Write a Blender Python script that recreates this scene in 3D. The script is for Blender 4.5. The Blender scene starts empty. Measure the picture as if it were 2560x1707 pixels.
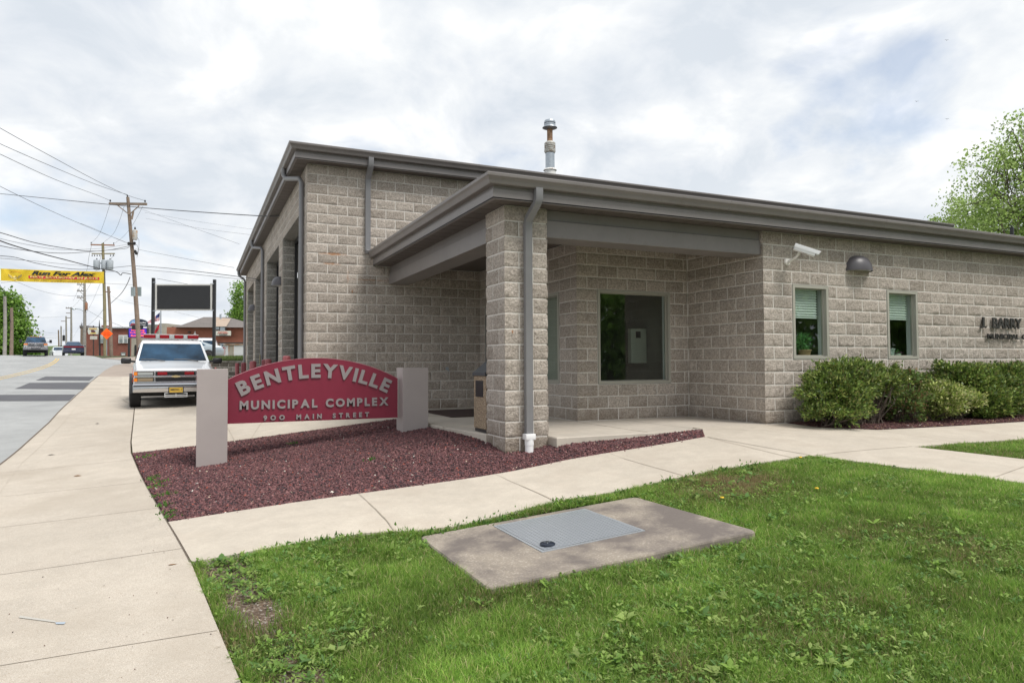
import bpy, bmesh, math, random
import numpy as np
from mathutils import Vector, Matrix, noise
random.seed(7); RNG = np.random.default_rng(11)
SC = bpy.context.scene; COL = SC.collection
# ---------------------------------------------------------------- camera (solved from the block courses of the building)
F_PX, PITCH, YAW, ROLL = 1720.0071, 0.0334, 0.4297, -0.0048
CAM = np.array([-8.1283, -8.1948, 0.9559])
cF = np.array([math.sin(YAW)*math.cos(PITCH), math.cos(YAW)*math.cos(PITCH), math.sin(PITCH)])
cR0 = np.array([math.cos(YAW), -math.sin(YAW), 0.0]); cU0 = np.cross(cR0, cF)
cR = cR0*math.cos(ROLL)+cU0*math.sin(ROLL); cU = cU0*math.cos(ROLL)-cR0*math.sin(ROLL)
cam = bpy.data.cameras.new('camera'); cam_o = bpy.data.objects.new('camera', cam); COL.objects.link(cam_o)
cam.sensor_width = 36.0; cam.lens = F_PX/2560*36.0; cam.clip_start = 0.1; cam.clip_end = 6000
M = Matrix.Identity(4)
for i in range(3):
    M[i][0] = cR[i]; M[i][1] = cU[i]; M[i][2] = -cF[i]; M[i][3] = CAM[i]
cam_o.matrix_world = M; SC.camera = cam_o
# ---------------------------------------------------------------- sky, sun, exposure
SUN_EL, SUN_AZ = math.radians(58), math.radians(152)      # azimuth from +Y clockwise: behind the camera, a little to the right
W = bpy.data.worlds.new('World'); SC.world = W; W.use_nodes = True
nt = W.node_tree; nt.nodes.clear()
def N(t, **k):
    n = nt.nodes.new(t)
    for a, v in k.items(): setattr(n, a, v)
    return n
out = N('ShaderNodeOutputWorld'); bg = N('ShaderNodeBackground'); bg.inputs[1].default_value = 1.0
sky = N('ShaderNodeTexSky', sky_type='NISHITA', sun_disc=False, sun_elevation=SUN_EL, sun_rotation=SUN_AZ)
sk = N('ShaderNodeVectorMath', operation='SCALE'); sk.inputs['Scale'].default_value = 0.15
nt.links.new(sky.outputs[0], sk.inputs[0])
tc = N('ShaderNodeTexCoord'); sep = N('ShaderNodeSeparateXYZ'); nt.links.new(tc.outputs['Generated'], sep.inputs[0])
zz = N('ShaderNodeMath', operation='MAXIMUM'); zz.inputs[1].default_value = 0.0; nt.links.new(sep.outputs[2], zz.inputs[0])
za = N('ShaderNodeMath', operation='ADD'); za.inputs[1].default_value = 0.42; nt.links.new(zz.outputs[0], za.inputs[0])
dv = N('ShaderNodeVectorMath', operation='DIVIDE'); cmb = N('ShaderNodeCombineXYZ')
for i in range(3): nt.links.new(za.outputs[0], cmb.inputs[i])
nt.links.new(tc.outputs['Generated'], dv.inputs[0]); nt.links.new(cmb.outputs[0], dv.inputs[1])
def wnoise(scale, det, off, rough=0.55, dist=0.0):
    mp = N('ShaderNodeMapping'); mp.inputs['Location'].default_value = off
    nt.links.new(dv.outputs[0], mp.inputs[0])
    n = N('ShaderNodeTexNoise'); n.inputs['Scale'].default_value = scale; n.inputs['Detail'].default_value = det
    n.inputs['Roughness'].default_value = rough; n.inputs['Distortion'].default_value = dist
    nt.links.new(mp.outputs[0], n.inputs['Vector']); return n
def wramp(inp, pts):
    r = N('ShaderNodeValToRGB'); el = r.color_ramp.elements
    el[0].position, el[0].color = pts[0][0], (*pts[0][1], 1); el[1].position, el[1].color = pts[-1][0], (*pts[-1][1], 1)
    for p, c in pts[1:-1]:
        e = el.new(p); e.color = (*c, 1)
    nt.links.new(inp, r.inputs[0]); return r
n1 = wnoise(4.6, 9, (3.1, 1.7, 0.4), 0.56, 0.35)
r1 = wramp(n1.outputs[0], [(0.36, (0.68, 0.725, 0.78)), (0.455, (0.77, 0.80, 0.84)), (0.53, (0.84, 0.86, 0.88)), (0.63, (0.985, 0.985, 0.99))])
n2 = wnoise(1.3, 3, (7.3, 4.2, 1.0))
r2 = wramp(n2.outputs[0], [(0.35, (0.90, 0.92, 0.95)), (0.65, (1.04, 1.04, 1.03))])
mul = N('ShaderNodeMix', data_type='RGBA', blend_type='MULTIPLY'); mul.inputs[0].default_value = 1.0
nt.links.new(r1.outputs[0], mul.inputs[6]); nt.links.new(r2.outputs[0], mul.inputs[7])
n3 = wnoise(2.4, 6, (1.9, 9.4, 2.2), 0.5, 0.3)
r3 = wramp(n3.outputs[0], [(0.60, (0, 0, 0)), (0.70, (0.75, 0.75, 0.75))])
mx = N('ShaderNodeMix', data_type='RGBA'); nt.links.new(r3.outputs[0], mx.inputs[0]); nt.links.new(mul.outputs[2], mx.inputs[6]); 
mx2 = N('ShaderNodeMix', data_type='RGBA'); mx2.inputs[0].default_value = 0.35     # thin cloud over the clear sky in the few gaps
nt.links.new(sk.outputs[0], mx2.inputs[6]); nt.links.new(mul.outputs[2], mx2.inputs[7]); nt.links.new(mx2.outputs[2], mx.inputs[7])
nt.links.new(mx.outputs[2], bg.inputs[0]); nt.links.new(bg.outputs[0], out.inputs[0])
sd = bpy.data.lights.new('sun', 'SUN'); sd.energy = 2.8; sd.angle = math.radians(22); sd.color = (1.0, 0.96, 0.90)
so = bpy.data.objects.new('sun', sd); COL.objects.link(so)
sdir = Vector((math.sin(SUN_AZ)*math.cos(SUN_EL), math.cos(SUN_AZ)*math.cos(SUN_EL), math.sin(SUN_EL)))
so.rotation_euler = sdir.to_track_quat('Z', 'Y').to_euler(); so.location = (0, -20, 30)
SC.view_settings.view_transform = 'Standard'; SC.view_settings.look = 'None'; SC.view_settings.gamma = 1.0
SC.view_settings.exposure = 0.15
# ---------------------------------------------------------------- measuring helpers
def ray(u, v): return cF+cR*(u-1280)/F_PX-cU*(v-853.5)/F_PX
def pl(u, v, ax, val):
    d = ray(u, v); return CAM+d*(val-CAM[ax])/d[ax]
def dep(u, v, t): return CAM+ray(u, v)*t
# ground height field: thin plate spline through measured heights
CP = np.array([(-8.37,-.82,-.525),(-6.55,-.82,-.406),(-4.95,-.82,-.311),(-3.475,-.82,-.16),(-2.4,-.82,-.074),(-1.9,-.82,-.03),
 (-8.16,-2.3,-.55),(-6.56,-2.3,-.472),(-4.955,-2.3,-.36),(-3.5,-2.3,-.235),(-1.68,-2.3,-.124),
 (-1.3,-4.5,-.22),(1.5,-4.5,-.22),(0,-.3,-.012),(4.3,-1.3,-.03),(.5,-1.2,-.03),(8,-.4,-.03),(8,-2.4,-.1),(2.3,-2.4,-.1),
 (-7.9,-4.4,-.63),(-7.7,-8,-.70),(-9.06,4.3,-.40),(-9.57,12.3,-.09),(-11,5.3,-.50),(-12,-5,-.80),(-20,-5,-.85),(-20,5,-.5),
 (-13,20,.06),(-14,30,.38),(-15.5,45,1.05),(-19,63,1.9),(-22,76,2.12),(-28,110,1.6),(-40,63,1.9),(-40,30,.35),(-6,26,.1),(-6.2,10,-.06),
 (-6.6,5.5,-.09),(-5.3,2.4,-.12),(-7.9,2.4,-.43),(-4.47,-.05,-.19),(-4.1,-.1,-.17),(-3.75,-.3,-.095),(-2.6,-.35,-.055),(-4.62,.7,-.10),(-4.78,2.0,-.05),(-4.78,3.3,-.01),(-6.37,-2.43,-0.525),(-4.23,-2.56,-0.340),(-3.98,-3.91,-0.405),(-6.33,-3.87,-0.555),(0,-12,-.7),(12,-12,-.6),(30,-12,-.6),(30,10,0),(10,30,.6),(40,60,1.5),(60,110,1.6),(-60,110,1.6),(-60,0,-.4),(-20,-25,-.9),(30,-25,-.8)])
def _U(r2): return np.where(r2 > 1e-12, r2*np.log(r2+1e-12), 0.0)
_n = len(CP); _K = _U(((CP[:,None,:2]-CP[None,:,:2])**2).sum(-1)); _P = np.c_[np.ones(_n), CP[:,:2]]
_A = np.zeros((_n+3, _n+3)); _A[:_n,:_n] = _K+np.eye(_n)*0.02; _A[:_n,_n:] = _P; _A[_n:,:_n] = _P.T
_W = np.linalg.solve(_A, np.r_[CP[:,2], 0, 0, 0])
def Hn(x, y):
    x = np.clip(np.asarray(x, float), -70, 70); y = np.clip(np.asarray(y, float), -30, 120)
    sh = x.shape; q = np.c_[x.ravel(), y.ravel()]
    res = np.empty(len(q))
    for i in range(0, len(q), 20000):
        s = q[i:i+20000]; res[i:i+20000] = _U(((s[:,None]-CP[None,:,:2])**2).sum(-1))@_W[:_n]+_W[_n]+s@_W[_n+1:]
    return res.reshape(sh)
def H(x, y): return float(Hn(np.array([x]), np.array([y]))[0])
def gnd(u, v, off=0.0):
    d = ray(u, v); t = 2.0; p0 = CAM+d*t
    while t < 400:
        t2 = t*1.01; p = CAM+d*t2
        if p[2] < H(p[0], p[1])+off:
            a, b = t, t2
            for _ in range(18):
                m = (a+b)/2; p = CAM+d*m
                if p[2] < H(p[0], p[1])+off: b = m
                else: a = m
            return p
        t = t2
    return CAM+d*60
# ---------------------------------------------------------------- materials
def mat(name, col=(0.5,0.5,0.5), rough=0.6, metal=0.0, spec=None, bump=None, var=None, emit=None, coat=None, attr=None, dirt=None, speck=None, trans=None):
    """var=(scale, amount) broad value variation; speck=(scale, amount, colour) voronoi grains; bump=(scale, strength, distance)"""
    m = bpy.data.materials.new(name); m.use_nodes = True; t = m.node_tree; b = t.nodes['Principled BSDF']
    b.inputs['Base Color'].default_value = (*col, 1); b.inputs['Roughness'].default_value = rough; b.inputs['Metallic'].default_value = metal
    if spec is not None: b.inputs['Specular IOR Level'].default_value = spec
    if coat: b.inputs['Coat Weight'].default_value = coat; b.inputs['Coat Roughness'].default_value = 0.05
    L = t.links.new; co = t.nodes.new('ShaderNodeTexCoord'); cur = None
    def nz(scale, det=5, rough_=0.6):
        n = t.nodes.new('ShaderNodeTexNoise'); n.inputs['Scale'].default_value = scale; n.inputs['Detail'].default_value = det; n.inputs['Roughness'].default_value = rough_
        L(co.outputs['Object'], n.inputs['Vector']); return n
    rgb = t.nodes.new('ShaderNodeRGB'); rgb.outputs[0].default_value = (*col, 1); cur = rgb.outputs[0]
    def ramp(inp, p0, c0, p1, c1):
        r = t.nodes.new('ShaderNodeValToRGB'); e = r.color_ramp.elements
        e[0].position, e[0].color = p0, (*c0, 1); e[1].position, e[1].color = p1, (*c1, 1); L(inp, r.inputs[0]); return r.outputs[0]
    def mix(fac, a, bb, mode='MIX'):
        x = t.nodes.new('ShaderNodeMix'); x.data_type = 'RGBA'; x.blend_type = mode
        if isinstance(fac, float): x.inputs[0].default_value = fac
        else: L(fac, x.inputs[0])
        L(a, x.inputs[6])
        if isinstance(bb, tuple): x.inputs[7].default_value = (*bb, 1)
        else: L(bb, x.inputs[7])
        return x.outputs[2]
    if attr:
        a = t.nodes.new('ShaderNodeAttribute'); a.attribute_name = attr; cur = a.outputs['Color']
    if var:
        for (sc_, am) in (var if isinstance(var, list) else [var]):
            cur = mix(1.0, cur, ramp(nz(sc_).outputs[0], 0.32, (1-am,)*3, 0.68, (1+am,)*3), 'MULTIPLY')
    if speck:
        for (sc_, am, c_) in (speck if isinstance(speck, list) else [speck]):
            v = nz(sc_, 2, 0.5)
            cur = mix(ramp(v.outputs[0], 0.62-am, (0,0,0), 0.62, (0.8,0.8,0.8)), cur, c_)
    if dirt:
        sc_, lo, hi, c_ = dirt
        cur = mix(ramp(nz(sc_, 6, 0.65).outputs[0], lo, (0,0,0), hi, (0.85,)*3), cur, c_)
    L(cur, b.inputs['Base Color'])
    if bump:
        hs = None
        bl = bump if isinstance(bump, list) else [bump]; prev = None
        for (sc_, st, di) in bl:
            bp = t.nodes.new('ShaderNodeBump'); bp.inputs['Strength'].default_value = st; bp.inputs['Distance'].default_value = di
            L(nz(sc_, 6, 0.6).outputs[0], bp.inputs['Height'])
            if prev: L(prev, bp.inputs['Normal'])
            prev = bp.outputs[0]
        L(prev, b.inputs['Normal'])
    if emit:
        b.inputs['Emission Color'].default_value = (*emit[0], 1); b.inputs['Emission Strength'].default_value = emit[1]
    if trans:
        mo = t.nodes['Material Output']; tl = t.nodes.new('ShaderNodeBsdfTranslucent'); ms = t.nodes.new('ShaderNodeMixShader'); ms.inputs[0].default_value = trans
        L(cur, tl.inputs[0]); L(b.outputs[0], ms.inputs[1]); L(tl.outputs[0], ms.inputs[2]); L(ms.outputs[0], mo.inputs[0])
    return m
def glass_mat(name, tint=(0.86,0.95,0.90), r0=0.10, rough=0.0):
    m = bpy.data.materials.new(name); m.use_nodes = True; t = m.node_tree; t.nodes.clear(); L = t.links.new
    o = t.nodes.new('ShaderNodeOutputMaterial'); tr = t.nodes.new('ShaderNodeBsdfTransparent'); tr.inputs[0].default_value = (*tint, 1)
    g = t.nodes.new('ShaderNodeBsdfGlossy'); g.inputs[0].default_value = (0.92,0.95,0.95,1); g.inputs['Roughness'].default_value = rough
    lw = t.nodes.new('ShaderNodeLayerWeight'); pw = t.nodes.new('ShaderNodeMath'); pw.operation = 'POWER'; pw.inputs[1].default_value = 5.0; L(lw.outputs['Facing'], pw.inputs[0])
    f = t.nodes.new('ShaderNodeMath'); f.operation = 'MULTIPLY_ADD'; f.inputs[1].default_value = 1-r0; f.inputs[2].default_value = r0; L(pw.outputs[0], f.inputs[0]); lw.inputs[0].default_value = 0.5
    mx = t.nodes.new('ShaderNodeMixShader')
    L(f.outputs[0], mx.inputs[0]); L(tr.outputs[0], mx.inputs[1]); L(g.outputs[0], mx.inputs[2]); L(mx.outputs[0], o.inputs[0]); return m
def block_mat(name, c1, c2, c3):
    m = bpy.data.materials.new(name); m.use_nodes = True; t = m.node_tree; b = t.nodes['Principled BSDF']; L = t.links.new
    b.inputs['Roughness'].default_value = 0.92; b.inputs['Specular IOR Level'].default_value = 0.2
    co = t.nodes.new('ShaderNodeTexCoord'); a = t.nodes.new('ShaderNodeAttribute'); a.attribute_name = 'v'
    r = t.nodes.new('ShaderNodeValToRGB'); e = r.color_ramp.elements
    e[0].position, e[0].color = 0.0, (*c1, 1); e[1].position, e[1].color = 1.0, (*c3, 1); x = e.new(0.5); x.color = (*c2, 1)
    L(a.outputs['Fac'], r.inputs[0])
    def nz(s, d, ro=0.6):
        n = t.nodes.new('ShaderNodeTexNoise'); n.inputs['Scale'].default_value = s; n.inputs['Detail'].default_value = d; n.inputs['Roughness'].default_value = ro
        L(co.outputs['Object'], n.inputs['Vector']); return n.outputs[0]
    def rmp(i, p0, c0, p1, c1_):
        q = t.nodes.new('ShaderNodeValToRGB'); ee = q.color_ramp.elements
        ee[0].position, ee[0].color = p0, (*c0, 1); ee[1].position, ee[1].color = p1, (*c1_, 1); L(i, q.inputs[0]); return q.outputs[0]
    def mixn(f, A, B, mode='MIX'):
        q = t.nodes.new('ShaderNodeMix'); q.data_type = 'RGBA'; q.blend_type = mode
        if isinstance(f, float): q.inputs[0].default_value = f
        else: L(f, q.inputs[0])
        L(A, q.inputs[6])
        if isinstance(B, tuple): q.inputs[7].default_value = (*B, 1)
        else: L(B, q.inputs[7])
        return q.outputs[2]
    cur = mixn(1.0, r.outputs[0], rmp(nz(34, 6, 0.7), 0.37, (0.68,0.665,0.65), 0.63, (1.25,1.25,1.25)), 'MULTIPLY')
    cur = mixn(rmp(nz(95, 3, 0.5), 0.55, (0,0,0), 0.70, (0.5,)*3), cur, (0.20,0.165,0.14))
    cur = mixn(rmp(nz(70, 3, 0.5), 0.58, (0,0,0), 0.70, (0.6,)*3), cur, (0.74,0.69,0.63))
    cur = mixn(rmp(nz(2.2, 6, 0.7), 0.56, (0,0,0), 0.78, (0.45,)*3), cur, (0.22,0.17,0.13))
    sx = t.nodes.new('ShaderNodeSeparateXYZ'); L(co.outputs['Object'], sx.inputs[0]); mz = t.nodes.new('ShaderNodeMath'); mz.operation = 'MULTIPLY_ADD'; mz.inputs[1].default_value = 0.9; L(sx.outputs[2], mz.inputs[0]); L(nz(3.0, 5), mz.inputs[2])
    cur = mixn(rmp(mz.outputs[0], 0.35, (0.55,)*3, 0.75, (0,0,0)), cur, (0.20,0.15,0.105))
    cur = mixn(rmp(nz(0.55, 4, 0.6), 0.35, (0.94,)*3, 0.65, (1.06,)*3), cur, rmp(nz(0.55, 4, 0.6), 0.35, (0.92,)*3, 0.65, (1.06,)*3), 'MULTIPLY') if False else cur
    L(cur, b.inputs['Base Color'])
    prev = None
    for s, st, di in ((38, 1.0, 0.035), (120, 0.8, 0.010)):
        bp = t.nodes.new('ShaderNodeBump'); bp.inputs['Strength'].default_value = st; bp.inputs['Distance'].default_value = di
        L(nz(s, 5, 0.65), bp.inputs['Height'])
        if prev: L(prev, bp.inputs['Normal'])
        prev = bp.outputs[0]
    L(prev, b.inputs['Normal']); return m
MT = dict(
 block=block_mat('split_block', (0.430,0.378,0.328), (0.505,0.448,0.392), (0.570,0.508,0.448)),
 smooth=block_mat('smooth_block', (0.27,0.265,0.245), (0.30,0.293,0.27), (0.33,0.32,0.295)),
 mortar=mat('mortar', (0.64,0.612,0.565), 0.9, var=(9,0.10), bump=(90,0.3,0.004)),
 trim=mat('painted_trim', (0.200,0.183,0.177), 0.42, var=[(2.5,0.07),(0.7,0.06)], dirt=(5,0.56,0.8,(0.15,0.132,0.12)), bump=(3,0.12,0.01)),
 trim2=mat('painted_downspout', (0.21,0.208,0.216), 0.38, var=(3,0.06)),
 soffit=mat('soffit_metal', (0.11,0.094,0.085), 0.55),
 wframe=mat('window_frame_paint', (0.37,0.36,0.31), 0.4),
 glass=glass_mat('window_glass'),
 dark=mat('dark_interior', (0.025,0.027,0.025), 0.9),
 roof=mat('shingles', (0.055,0.045,0.042), 0.95, var=(30,0.4)),
 pvc=mat('white_pvc', (0.88,0.88,0.88), 0.35),
 white=mat('white_paint', (0.78,0.79,0.80), 0.35),
 black=mat('black_paint', (0.018,0.018,0.02), 0.4),
 concrete=mat('path_concrete', (0.53,0.475,0.40), 0.88, var=[(0.7,0.09),(5,0.07),(26,0.04)], speck=[(230,0.07,(0.42,0.35,0.27))], dirt=(1.1,0.50,0.80,(0.43,0.365,0.295)), bump=(260,0.25,0.003)),
 walk=mat('sidewalk_concrete', (0.485,0.433,0.365), 0.9, var=[(0.6,0.10),(4,0.07),(22,0.05)], speck=[(150,0.10,(0.36,0.29,0.22)),(190,0.05,(0.66,0.60,0.52))], dirt=(0.9,0.48,0.80,(0.39,0.335,0.27)), bump=(170,0.35,0.004)),
 slab=mat('porch_concrete', (0.50,0.45,0.385), 0.85, var=[(0.9,0.1),(6,0.06)], dirt=(1.6,0.55,0.8,(0.36,0.32,0.27)), bump=(200,0.25,0.003)),
 pad=mat('weathered_concrete', (0.31,0.265,0.215), 0.92, var=[(1.5,0.14),(14,0.10)], speck=(60,0.06,(0.42,0.37,0.31)), dirt=(1.7,0.42,0.60,(0.125,0.105,0.097)), bump=[(40,0.3,0.006),(200,0.4,0.003)]),
 joint=mat('joint_dirt', (0.13,0.10,0.075), 0.95),
 groove=mat('tooled_groove', (0.41,0.355,0.29), 0.95, var=(7,.2)),
 groove2=mat('faint_groove', (0.465,0.412,0.345), 0.95, var=(5,.12)),
 asphalt=mat('worn_asphalt', (0.365,0.37,0.365), 0.9, var=[(0.35,0.10),(3,0.08)], speck=(120,0.08,(0.24,0.245,0.25)), dirt=(0.45,0.52,0.72,(0.26,0.265,0.265)), bump=(160,0.4,0.004)),
 patch=mat('asphalt_patch', (0.095,0.095,0.105), 0.9, var=(2,0.12), bump=(160,0.4,0.004)),
 tan=mat('tan_asphalt', (0.36,0.30,0.25), 0.92, var=(1,0.1), speck=(100,0.1,(0.25,0.2,0.17)), bump=(120,0.4,0.004)),
 yellow=mat('road_paint_yellow', (0.60,0.42,0.14), 0.8, var=(3,0.15)),
 soil=mat('soil', (0.115,0.078,0.052), 0.98, var=[(6,0.25),(30,0.25)], speck=(45,0.07,(0.32,0.27,0.22)), bump=(30,0.7,0.03)),
 lawnbase=mat('lawn_soil', (0.060,0.075,0.026), 0.98, var=[(2,0.25),(25,0.35)], dirt=(0.9,0.60,0.72,(0.12,0.082,0.055)), bump=(50,0.6,0.03)),
 lava=mat('lava_base', (0.105,0.050,0.048), 0.95, var=(45,0.4), bump=(55,0.8,0.03)),
 maroon=mat('sign_maroon', (0.205,0.014,0.038), 0.42, var=[(0.8,0.06),(7,0.04)]),
 taupe=mat('sign_taupe', (0.38,0.335,0.322), 0.5, var=(3,0.03), bump=(220,0.06,0.001)),
 letter=mat('sign_letter', (0.285,0.255,0.255), 0.45),
 letterdk=mat('wall_letter', (0.032,0.030,0.028), 0.5),
 bollard=mat('bollard_paint', (0.30,0.075,0.085), 0.45, var=(6,0.12)),
 galv=mat('galvanised', (0.42,0.46,0.50), 0.42, metal=0.75, var=(14,0.12)),
 rust=mat('rusty_pipe', (0.36,0.22,0.13), 0.7, metal=0.2, var=[(9,0.4),(30,0.2)], dirt=(7,0.45,0.65,(0.14,0.05,0.025))),
 wood=mat('pole_wood', (0.235,0.180,0.140), 0.9, var=[(1.5,0.25),(14,0.2)], bump=(40,0.5,0.01)),
 woodg=mat('pole_wood_green', (0.26,0.225,0.13), 0.9, var=(3,0.2)),
 woodgr=mat('pole_wood_grey', (0.31,0.29,0.265), 0.9, var=(3,0.2)),
 wire=mat('cable', (0.035,0.035,0.04), 0.6),
)
for k_, kk in (('bark', (0.13,0.10,0.08)),):
    MT[k_] = mat('bark', kk, 0.95, var=(6,0.25), bump=(20,0.6,0.02))
def add_stains(m, spots):
    """small rust runs on the masonry: (x, y, z, half width, half height, strength) in metres"""
    t = m.node_tree; L = t.links.new; b = t.nodes['Principled BSDF']; src = b.inputs['Base Color'].links[0].from_socket; co = t.nodes.new('ShaderNodeTexCoord')
    n = t.nodes.new('ShaderNodeTexNoise'); n.inputs['Scale'].default_value = 22; n.inputs['Detail'].default_value = 4; L(co.outputs['Object'], n.inputs['Vector'])
    for (x, y, z, w, h, s) in spots:
        mp = t.nodes.new('ShaderNodeMapping'); mp.vector_type = 'POINT'; mp.inputs['Scale'].default_value = (1/w, 1/w, 1/h); mp.inputs['Location'].default_value = (-x/w, -y/w, -z/h); L(co.outputs['Object'], mp.inputs[0])
        ln = t.nodes.new('ShaderNodeVectorMath'); ln.operation = 'LENGTH'; L(mp.outputs[0], ln.inputs[0])
        ad = t.nodes.new('ShaderNodeMath'); ad.operation = 'MULTIPLY_ADD'; ad.inputs[1].default_value = 1.6; L(n.outputs[0], ad.inputs[0]); L(ln.outputs['Value'], ad.inputs[2])
        r = t.nodes.new('ShaderNodeMapRange'); r.inputs[1].default_value = 1.75; r.inputs[2].default_value = 1.1; r.inputs[3].default_value = 0; r.inputs[4].default_value = s; L(ad.outputs[0], r.inputs[0])
        q = t.nodes.new('ShaderNodeMix'); q.data_type = 'RGBA'; L(r.outputs[0], q.inputs[0]); L(src, q.inputs[6]); q.inputs[7].default_value = (0.42,0.17,0.05,1); src = q.outputs[2]
    L(src, b.inputs['Base Color'])
ST = []
for (u, v, ax, val, w, h, s) in ((835,635,1,6.19,.34,.035,.8),(829,659,1,6.19,.20,.028,.7),(870,690,1,6.19,.03,.30,.35),(881,730,1,6.19,.025,.05,.9),(925,700,1,6.19,.5,.02,.35),(1282,829,1,-.02,.02,.05,1.0),(1350,845,1,-.02,.015,.03,.8),(1971,961,1,-.02,.018,.05,.9),(2545,882,1,-.02,.015,.07,.9),(2213,652,1,-.02,.02,.05,.5),(2186,668,1,-.02,.02,.05,.5)):
    p_ = pl(u, v, ax, val); ST.append((p_[0], p_[1], p_[2], w, h, s))
add_stains(MT['block'], ST); add_stains(MT['mortar'], ST)
def plate_mat():
    m = mat('diamond_plate', (0.50,0.53,0.57), 0.38, metal=0.6, var=(6,0.08)); t = m.node_tree; L = t.links.new; b = t.nodes['Principled BSDF']
    co = t.nodes.new('ShaderNodeTexCoord'); mp = t.nodes.new('ShaderNodeMapping'); mp.inputs['Rotation'].default_value = (0,0,math.radians(45)); L(co.outputs['Object'], mp.inputs[0])
    ck = t.nodes.new('ShaderNodeTexBrick'); ck.offset = 0.5; ck.inputs['Scale'].default_value = 1.0; ck.inputs['Brick Width'].default_value = 0.05; ck.inputs['Row Height'].default_value = 0.026; ck.inputs['Mortar Size'].default_value = 0.009
    ck.inputs['Mortar Smooth'].default_value = 0.6; ck.inputs['Color1'].default_value = (1,1,1,1); ck.inputs['Color2'].default_value = (1,1,1,1); ck.inputs['Mortar'].default_value = (0,0,0,1)
    L(mp.outputs[0], ck.inputs[0]); bp = t.nodes.new('ShaderNodeBump'); bp.inputs['Strength'].default_value = 0.9; bp.inputs['Distance'].default_value = 0.006
    rr = t.nodes.new('ShaderNodeValToRGB'); rr.color_ramp.elements[0].color = (0.42,0.45,0.49,1); rr.color_ramp.elements[1].color = (0.60,0.63,0.67,1); L(ck.outputs[0], rr.inputs[0]); L(rr.outputs[0], b.inputs['Base Color'])
    L(ck.outputs[0], bp.inputs['Height']); L(bp.outputs[0], b.inputs['Normal']); return m
MT['plate'] = plate_mat()
# ---------------------------------------------------------------- object helpers
ORG = {}
def org(o): return ORG.get(o.name, np.zeros(3))
def tag(o, label=None, cat=None, group=None, kind=None):
    if label: o['label'] = label
    if cat: o['category'] = cat
    if group: o['group'] = group
    if kind: o['kind'] = kind
    return o
def thing(name, label, cat, loc=(0,0,0), rz=0.0, group=None):
    o = bpy.data.objects.new(name, None); COL.objects.link(o); o.location = loc; o.rotation_euler = (0,0,rz); o.empty_display_size = 0.2
    ORG[o.name] = np.array(loc, float) if rz == 0 else np.zeros(3)
    return tag(o, label, cat, group)
def as_mats(m): return [MT[x] if isinstance(x, str) else x for x in (m if isinstance(m, (list, tuple)) else [m])]
def link(name, me, m, parent=None, smooth=None):
    for x in as_mats(m): me.materials.append(x)
    o = bpy.data.objects.new(name, me); COL.objects.link(o)
    if parent is not None: o.parent = parent; ORG[o.name] = org(parent)
    if smooth is not None:
        me.polygons.foreach_set('use_smooth', [True]*len(me.polygons))
        if smooth < 180: me.set_sharp_from_angle(angle=math.radians(smooth))
    return o
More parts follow.
